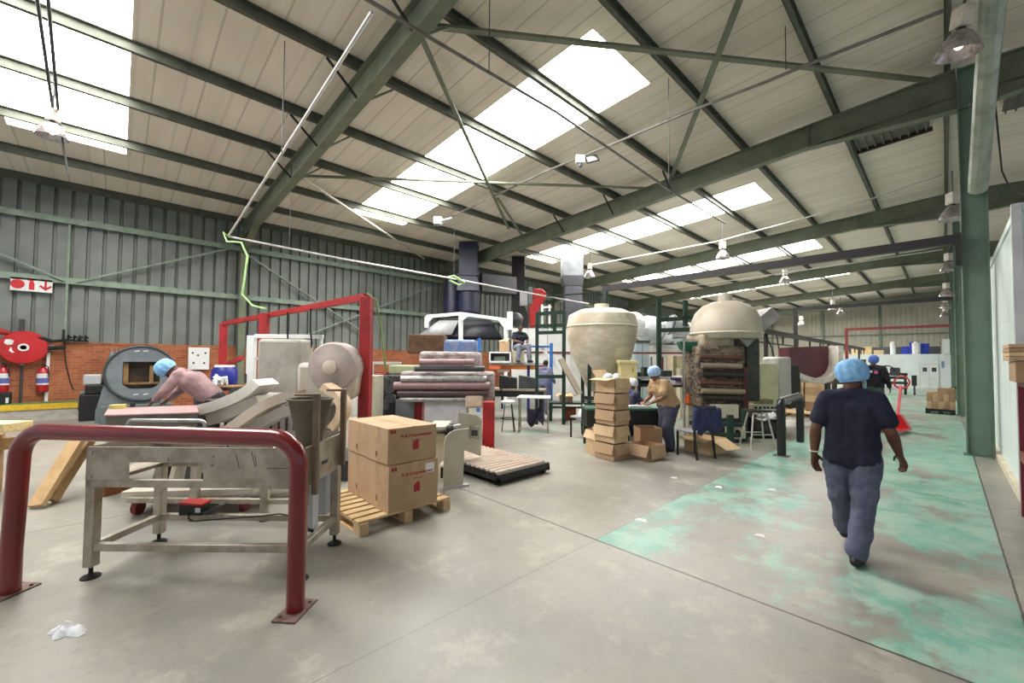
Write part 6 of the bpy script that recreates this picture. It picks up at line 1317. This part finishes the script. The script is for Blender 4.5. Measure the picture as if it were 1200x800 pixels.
# machines near the far room
r = thing('folding_machine', 'dark machine with rollers standing before the far white room', 'machine', (-2.3, 31.0, 0))
for x in (-3.0, -1.5):
    MB().bar((x, 31, 0), (x, 31, 1.05), .09, .5).build('side_frame', black, r, world=True)
for z in (.35, .62, .9, 1.1): MB().cyl((-3.05, 30.9, z), (-1.4, 30.9, z), .07, n=12).build('roller', zinc if z < .6 else black, r, world=True)
MB().box(-2.9, -2.3, 30.6, 31.4, .95, 1.4).build('head_unit', black, r, bevel=.05, world=True); MB().box(-2.1, -1.7, 30.7, 31.3, 1.0, 1.45).build('head_unit', dgrey, r, bevel=.05, world=True)
MB().box(-3.3, -1.6, 30.4, 30.8, .2, .42).build('tray', lgrey, r, world=True); MB().bar((-1.15, 30.9, .5), (-1.15, 30.9, 1.05), .2, .3, (0, 1, 0)).build('end_drum', black, r, world=True); MB().bar((-1.15, 30.9, 0), (-1.15, 30.9, .6), .08, .08).build('drum_post', dgrey, r, world=True)
MB().tube(arc((-2.2, 30.6, 1.25), (1, 0, 0), (0, 0, 1), .3, 0, PI, 12), .03, 8).build('hoop', black, r, world=True)
# things standing on the far white room
zr = 2.335
def on_room(px, y_=40.3): 
    p = AY(px, 412, y_); return p.x
pal = mat('yellowish_carton', (224, 196, 142), .8)
for k, (x0p, x1p, h_, m2, nm, ct, lab) in enumerate(((966, 979, .5, pal, 'stacked_carton', 'box', 'yellowish carton on the far room roof, leftmost'), (981, 996, .35, cardl, 'stacked_carton', 'box', 'pale flat carton on the far room roof, second from the left'), (998, 1008, .42, pal, 'stacked_carton', 'box', 'yellowish carton on the far room roof, third from the left'), (1010, 1022, .55, pal, 'stacked_carton', 'box', 'tall yellowish carton on the far room roof, nearest the white cans'), (1024, 1036, .3, cardl, 'stacked_carton', 'box', 'low pale carton on the far room roof beside the white can'))):
    a, b = on_room(x0p), on_room(x1p); carton(nm, lab, ((a+b)/2, 40.3, zr), b-a-.04, .5, h_, 0, m2, 'cartons on the far room roof', True, False)
for px, h_, r_, m2, nm, lab in ((1047, .8, .16, white, 'white_can', 'tall white can on the far room roof left of the blue crates'), (1074, .75, .22, white, 'white_can', 'white bucket standing between the blue crates on the far room roof')):
    x = on_room(px); rr = thing(nm, lab, 'can', (x, 40.0, zr)); MB().lathe([(0, 0), (r_*.9, 0), (r_, h_), (r_*1.06, h_+.02), (0, h_+.02)], (0, 0, 0), 18).build('can_body', m2, rr); MB().lathe([(0, h_+.02), (r_*.6, h_+.02), (r_*.5, h_+.1), (0, h_+.1)], (0, 0, 0), 14).build('lid', m2, rr)
blc = mat('crate_blue', (28, 66, 190), .45, 0, (20, 50, 160), 4)
for x0p, x1p, h_, lab in ((1057, 1065, .55, 'small blue crate on the far room roof, left of the white bucket'), (1066, 1071, .85, 'tall narrow blue crate on the far room roof against the white bucket'), (1079, 1089, .75, 'large blue crate on the far room roof, right of the white bucket')):
    a, b = on_room(x0p, 40.7), on_room(x1p, 40.7); rr = thing('blue_crate', lab, 'crate', ((a+b)/2, 40.7, zr), 0, 'blue crates on the far room roof'); MB().box(-(b-a)/2, (b-a)/2, -.25, .25, 0, h_).build('crate_body', blc, rr, bevel=.02); MB().box(-(b-a)/2-.02, (b-a)/2+.02, -.27, .27, h_-.08, h_-.03).build('rim', blc, rr)
tag(MB().box(-8.5, -.2, 43.2, 43.4, 2.335, 2.95).build('storage_curtain', dgrey), 'dark strip of stored sheeting along the back of the far room roof', 'sheeting')
# overhead conveyor track
p, q = AX(893, 394, -3.9), AX(1052, 414.5, -3.9); zt3 = (p.z+q.z)/2; q.y = min(q.y, 38)
r = thing('overhead_track', 'dark overhead conveyor track with hangers running down the hall', 'conveyor', (-3.9, p.y, 0)); tm = mat('track_dark', (52, 42, 44), .5)
MB().bar((-3.9, p.y-.5, zt3), (-3.9, q.y, zt3), .12, .16).build('track_beam', tm, r, world=True); L = q.y-p.y
for k in range(12):
    y = p.y+.3+k*(L-.6)/11; MB().bar((-3.9, y, zt3), (-3.9, y, zt3-.35), .06, .03).build('hanger', tm, r, world=True)
for k in range(3): y = p.y+.4+k*(L-1)/2.2; MB().bar((-3.9, y, 0), (-3.9, y, zt3), .1, .1).build('track_post', tm, r, world=True)
MB().tube([(-3.9, p.y+.2, zt3), (-3.8, p.y+.6, zt3-.5), (-3.75, p.y+.8, zt3-.9)], .02, 6).tube([(-3.9, p.y+1.6, zt3), (-3.85, p.y+1.7, zt3-.6)], .02, 6).build('hanging_hose', rubber, r, world=True)
MB().bar((-4.1, p.y+.1, zt3-.33), (-4.1, p.y+5, zt3-.33), .05, .05).build('lower_rail', tm, r, world=True)
# curved chute with a maroon side and white conveyor end
r = thing('curved_hood', 'maroon and white curved conveyor hood behind the bollard rail', 'conveyor hood', P(955, 440, 12.2).xy.to_3d()); r.name = 'conveyor_hood'
v_ = 12.2; c = P(955, 425, v_); Rr = .62; m_ = MB(); pts = [c+_r0*(-.75)+Vector((0, 0, .45)), c+_r0*(.4)+Vector((0, 0, .5))]+[c+_r0*(.4*math.cos(a_))+Vector((0, 0, -.1-.36*math.sin(a_))) for a_ in [PI/2*k/8 for k in range(9)]]+[c-_r0*.35+Vector((0, 0, -.42)), c-_r0*.75+Vector((0, 0, -.2))]
n = len(pts); m_._add(pts+[p+_f0*.5 for p in pts], [tuple(range(n)), tuple(range(2*n-1, n-1, -1))]+[(i, (i+1) % n, n+(i+1) % n, n+i) for i in range(n)]); m_.build('maroon_side', mat('maroon_hood', (102, 50, 60), .5, 0, (84, 40, 48), 3), r, world=True)
sweep([c+_r0*.5+Vector((0, 0, .5)), c+_r0*.49+Vector((0, 0, .1)), c+_r0*.4+Vector((0, 0, -.25)), c+_r0*.18+Vector((0, 0, -.46)), c-_r0*.15+Vector((0, 0, -.52)), c-_r0*.55+Vector((0, 0, -.42)), c-_r0*.8+Vector((0, 0, -.3))], .7, .14, _f0).build('white_rim', mat('white_rim', (222, 214, 202), .5), r, world=True)
for dx in (-.5, .35): q = c+_r0*dx; MB().bar((q.x, q.y, 0), (q.x, q.y, q.z-.5), .09, .09, _f0).build('leg', dgrey, r, world=True)
r = thing('belt_conveyor', 'pale belt conveyor with a brown side beyond the maroon hood', 'conveyor', P(985, 440, 13.5).xy.to_3d())
panel(975, 422, 1004, 426, 13.4, .8, cream, 'belt_frame', r, .01); panel(977, 427, 1003, 450, 13.6, .6, mat('brown_side', (110, 84, 62), .7), 'side_board', r, .01); panel(1000, 421, 1015, 428, 13.5, .5, mat('maroon_pipe', (112, 40, 44), .5), 'drive_end', r, .01)
for x in (978, 1001): panel(x, 448, x+3, 490, 13.6, .1, dgrey, 'leg', r)
# portal frames off the columns
bm = mat('portal_black', (34, 30, 34), .5)
r = thing('portal_beam', 'big black beam reaching left from the near column', 'beam', (-3, 11.33, 4.0)); MB().box(-7.6, .25, 11.26, 11.40, 3.93, 4.1).build('beam', bm, r, world=True); MB().box(.17, .25, 11.24, 11.42, 3.5, 4.12).build('bracket', bm, r, world=True); MB().box(-7.6, -7.46, 11.26, 11.4, 0, 3.93).build('post', gdark, r, world=True)
r = thing('portal_frame', 'thin black portal frame reaching from the second column to a black post', 'portal frame', (-3.9, 19.5, 0)); MB().box(-4.12, .22, 19.45, 19.55, 3.74, 3.86).build('beam', bm, r, world=True); MB().box(-4.14, -4.02, 19.44, 19.56, 0, 3.86).build('post', bm, r, world=True)
r = thing('portal_frame', 'thin red portal frame far down the hall', 'portal frame', (-3.44, 27, 0)); mr = mat('portal_red', (122, 44, 42), .5); MB().box(-3.5, .22, 26.95, 27.05, 3.34, 3.46).build('beam', mr, r, world=True); MB().box(-3.52, -3.4, 26.94, 27.06, 0, 3.46).build('post', mr, r, world=True)
# end wall posts and rail
struct('wall_end_rail', MB().box(WX, .3, YE-.12, YE-.06, 4.2, 4.32), gl, 'pale green rail across the far gable wall')
for k, x in enumerate((-12.5, -8.2, -4.0)): struct('wall_end_post', MB().box(x-.1, x+.1, YE-.2, YE-.06, 0, rz(x)), gl, ['far gable wall post, left one', 'far gable wall post, middle one', 'far gable wall post, right one'][k], 0, 'post')
# red stand with two cartons at the right edge
b = G(1197, 604); bx_, by_ = b.x, b.y
r = thing('box_stand', 'red steel stand with brown board at the right edge, holding two flat cartons', 'stand', (bx_+.15, by_, 0)); zb_ = AX(1190, 446, bx_).z
st = mat('stand_maroon', (112, 26, 36), .4, 0, (96, 20, 30), 3)
MB().box(bx_, bx_+.05, by_-.05, by_, 0, zb_).build('post', st, r, world=True); MB().box(bx_+.5, bx_+.55, by_-.05, by_, 0, zb_).build('post', st, r, world=True); MB().box(bx_, bx_+.55, by_-.75, by_-.7, zb_-.05, zb_).build('rail', st, r, world=True)
MB().box(bx_+.0, bx_+.05, by_-.75, by_-.7, 0, zb_).build('post', st, r, world=True); MB().box(bx_, bx_+.05, by_-.72, by_, .62, .72).build('rail', mat('stand_brown', (130, 72, 58), .6), r, world=True); MB().box(bx_, bx_+.05, by_-.72, by_, zb_-.05, zb_).build('rail', st, r, world=True); MB().box(bx_+.01, bx_+.54, by_-.73, by_-.01, zb_-.02, zb_+.002).build('top_board', woodd, r, world=True)
t2 = AX(1190, 423, bx_).z-zb_; t3 = AX(1190, 405, bx_).z-zb_
carton('brown_carton', 'lower flat brown carton on the red stand at the right edge', (bx_+.22, by_-.35, zb_+.004), .56, .62, t2-.006, .0, card2, None, True, False)
for k in range(4): tag(MB().box(bx_-.1, bx_+.5, by_-.68, by_-.02, zb_+t2+.004+k*(t3-t2)/4, zb_+t2+(k+1)*(t3-t2)/4).build('cardboard_sheet', [card, cardl, card2, card][k], None, bevel=.004), f'flat cardboard sheet stacked on the red stand at the right edge, {["lowest", "second", "third", "topmost"][k]}', 'cardboard', 'cardboard sheets on the red stand')
# ================================================================== ROOF FITTINGS
def highbay(label, c, s=1.0, tilt=0.0, tdir=(1, 0, 0), drop=.6):
    r = thing('high_bay_lamp', label, 'lamp', c, 0, 'high bay lamps'); r.scale = (s, s, s); r.rotation_euler = (tilt, 0, YAW)
    prism_ = mat('prismatic_reflector', (186, 180, 178), .2, .6, (150, 142, 140), 12)
    MB().lathe([(.075, .30), (.12, .26), (.2, .14), (.245, .02), (.25, 0), (.243, .0), (.19, .13), (.1, .25), (.06, .28)], (0, 0, 0), 28).build('reflector', prism_, r)
    MB().box(-.085, .085, -.085, .085, .34, .60).build('ballast_box', mat('ballast_cream', (212, 204, 190), .5), r, bevel=.01); MB().cyl((0, 0, .28), (0, 0, .35), .05).build('neck', black, r)
    MB().ell((0, 0, .15), .06, .06, .09, 14, 10).build('bulb', emis('bulb_glow', (255, 250, 244), 3), r)
    MB().bar((0, 0, .6), (0, 0, .6+drop), .02, .02).build('hanger', dgrey, r)
    return r
highbay('high bay lamp at the top right beside the near column head', P(1122, 64, 5.6), 1.0, .16, drop=.35)
highbay('high bay lamp hanging at the upper left under the bright skylight', P(61, 161, 7.0), .82, 0, drop=.9)
for px, py, v, lab in ((847, 303, 14.5, 'high bay lamp in mid roof beyond the second rafter'), (691, 325, 17.5, 'high bay lamp left of centre near the grey duct'), (920, 331, 19.5, 'high bay lamp hanging before the far skylights'), (976, 363, 25.5, 'small far high bay lamp left of the black portal post'), (939, 381, 27.5, 'small far high bay lamp beside the black portal post'), (985, 368, 31, 'small far high bay lamp above the red portal frame')): highbay(lab, P(px, py, v), 1.0, 0, drop=.7)
for k, (px, py, yy) in enumerate(((1117, 257, 13.4), (1112, 317, 20.6), (1109, 347, 27), (1108, 361, 33), (1107, 371, 39))): p = AX(px, py, .02); highbay(f'high bay lamp in the row beside the columns, {ORD[k]} beyond the near column', AY(px, py, yy), 1.0, 0, drop=.5)
pipe = mat('conduit_grey', (120, 116, 112), .4, .5, (104, 100, 96), 5); pipel = mat('conduit_white', (206, 204, 200), .4, .2, (188, 186, 182), 5)
def conduit(label, pts, r_, m, name='conduit'): return tag(MB().tube(pts, r_, 10).build(name, m), label, 'conduit')
conduit('thin conduit crossing the roof from the skylight to the near column lamp', [AY(x, y, 8.2) for x, y in ((520, 258), (641, 200), (710, 172), (817, 127), (900, 95), (950, 74), (1107, 12))], .028, pipe)
z_ = 4.9
p, q = P(436, 14, 3.6), P(267, 274, 9.8)
conduit('white sloping pipe hung beside the first rafter', [P(436, 14, 4.4), P(352, 146, 6.0), P(268, 276, 9.6)], .021, pipel)
conduit('long white suspended conduit running level from the first rafter over the machines', [P(268, 277, 9.6), P(400, 303, 11.0), P(540, 328, 12.4), P(640, 347, 13.6), P(690, 356, 14.2)], .024, pipel)
conduit('grey conduit running from above the first rafter towards the second rafter', [P(425, -4, 4.3), P(500, 42, 5.1), P(573, 85, 5.9), P(650, 130, 7.0), P(790, 226, 10.6), P(850, 262, 12.5)], .024, pipe)
conduit('thin conduit crossing the bay beyond the second rafter to the columns', [AY(x, y, 15.5) for x, y in ((690, 311), (840, 283), (1000, 240), (1105, 205))], .022, pipel)
conduit('thin conduit crossing further beyond, level with the far lamps', [AY(x, y, 21.5) for x, y in ((730, 345), (860, 328), (1000, 308), (1105, 292))], .022, pipel)
conduit('green hose looping from the end of the white pipe down to the red gantry', [P(268, 277, 9.55), P(262, 272, 9.5), P(266, 283, 9.5), P(283, 284, 9.4), P(290, 300, 9.3), P(284, 345, 9.2), P(296, 358, 9.0), P(312, 362, 8.8)], .022, cab, 'air_hose')
conduit('green hose coiled on the suspended conduit near the navy duct', [P(525, 325, 12.3), P(532, 323, 12.3), P(545, 331, 12.3), P(538, 334, 12.3), P(526, 328, 12.3)], .03, cab, 'air_hose')
conduit('green cable slung from the red shroud to the second rafter end', [P(640, 347, 13.6), P(680, 344, 13.9), P(760, 334, 14.6), P(860, 318, 15.6)], .025, gdark, 'cable')
# silver spiral pipe in front of the near column
conduit('thick galvanised pipe slanting down in front of the near column', [P(1166, -24, 5.2)+Vector((.05, -.5, .85)), P(1166, -24, 5.2), P(1156, 90, 6.2), P(1146, 222, 7.5)], .13, mat('spiral_pipe', (176, 182, 168), .4, .25, (140, 148, 134), 4, .35, .7), 'galvanised_pipe')
q = P(1153, 118, 6.5); tag(MB().tube(arc(q, _r0, _f0, .145, 0, 2*PI-.01, 24), .02, 8).build('pipe_clamp', black), 'black clamp round the thick galvanised pipe', 'clamp')
conduit('thin black cable hanging beside the galvanised pipe', [P(1166, 118, 6.55), P(1170, 160, 6.7), P(1174, 200, 6.9), P(1184, 222, 7.2), P(1199, 228, 7.6)], .012, black, 'cable')
# flood light and camera on the conduit
c = AY(688, 187, 8.2); r = thing('flood_light', 'square flood light with a white box clamped to the roof conduit', 'flood light', c, YAW)
MB().box(-.28, -.06, -.06, .06, -.09, .1).build('control_box', white, r, bevel=.01); MB().prism([(0, -.1), (.3, -.02), (.22, .12), (-.06, .05)], (0, -.03, 0), (1, 0, 0), (0, 0, 1), (0, .05, 0)).build('lamp_head', black, r); MB().prism([(.02, -.075), (.26, -.01), (.2, .095), (-.03, .04)], (0, -.035, 0), (1, 0, 0), (0, 0, 1), (0, .004, 0)).build('lens', lgrey, r); MB().cap((-.17, 0, -.1), (-.17, -.02, -.17), .05, .04).build('sensor', dgrey, r)
c = P(517, 259, 11); r = thing('camera_box', 'small white camera box on the conduit above the navy duct', 'camera', c, YAW); MB().box(-.2, .02, -.08, .08, -.1, .1).build('housing', white, r, bevel=.01); MB().cyl((.0, -.05, -.02), (.3, -.05, .06), .03).build('arm', lgrey, r); MB().cap((-.1, -.02, -.12), (-.1, -.06, -.16), .04, .04).build('lens', black, r)
# suspension wires
for k, (x, y0_, y1_, v, lab) in enumerate(((330, 48, 190, 6.4, 'thin wire holding the white sloping pipe'), (339, 150, 293, 10.4, 'thin wire holding the suspended conduit right of the first rafter'), (573, -5, 85, 5.9, 'thin wire holding the grey conduit near the first skylight'), (532, 262, 324, 12.3, 'thin wire holding the suspended conduit above the navy duct'), (784, 88, 215, 8.0, 'pair of thin wires under the purlin left of the long brace'), (921, 22, 82, 6.85, 'thin wire holding the crossing conduit left of the near lamp'), (873, 215, 280, 15.5, 'thin wire beyond the second rafter above the skylight row'))):
    a, b = P(x, y0_, v), P(x, y1_, v); tag(MB().cyl((b.x, b.y, a.z), b, .008, n=6).build('suspension_wire', dgrey), lab, 'wire', 'suspension wires')
# twin drop cables of the upper left lamp
for k, (a, b) in enumerate((((43, -5), (62, 128)), ((56, -5), (68, 128)))):
    tag(MB().tube([P(*a, 5.2), P(*b, 7.0)], .022, 8).build('drop_cable', dgrey), ['thick dark drop cable to the upper left lamp, left one', 'dark drop cable to the upper left lamp, right one'][k], 'cable', 'drop cables of the upper left lamp')
tag(MB().tube([P(70, 145, 7.05), P(76, 180, 7.1), P(80, 205, 7.1)], .014, 8).build('drop_cable', dgrey), 'short cable hanging below the upper left lamp', 'cable')
# ================================================================== CAMERA, LIGHT
cam = bpy.data.cameras.new('camera'); co = bpy.data.objects.new('camera', cam); COL.objects.link(co)
cam.sensor_fit = 'HORIZONTAL'; cam.sensor_width = 36; cam.lens = FPX/1200*36
cam.shift_x = 0; cam.shift_y = (CYPX-400)/1200; cam.clip_start = .05; cam.clip_end = 300
co.matrix_world = Matrix(((RT.x, UP.x, -FW.x, CAMP.x), (RT.y, UP.y, -FW.y, CAMP.y), (RT.z, UP.z, -FW.z, CAMP.z), (0, 0, 0, 1)))
SC.camera = co
w = bpy.data.worlds.new('daylight'); SC.world = w; w.use_nodes = True
bg = w.node_tree.nodes['Background']; bg.inputs[0].default_value = lin((240, 246, 255)); bg.inputs[1].default_value = .5
def area(name, loc, size, power, rot, col=(1, 1, 1)):
    l = bpy.data.lights.new(name, 'AREA'); l.shape = 'RECTANGLE'; l.size, l.size_y = size; l.energy = power; l.color = col
    o = bpy.data.objects.new(name, l); COL.objects.link(o); o.location = loc; o.rotation_euler = rot; return o
SC.view_settings.view_transform = 'Standard'; SC.view_settings.look = 'None'; SC.view_settings.gamma = 1; SC.view_settings.use_curve_mapping = False
SC.view_settings.exposure = .5
SC.cycles.use_denoising = True; SC.cycles.max_bounces = 8; SC.cycles.diffuse_bounces = 5; SC.cycles.glossy_bounces = 3; SC.cycles.sample_clamp_indirect = 6
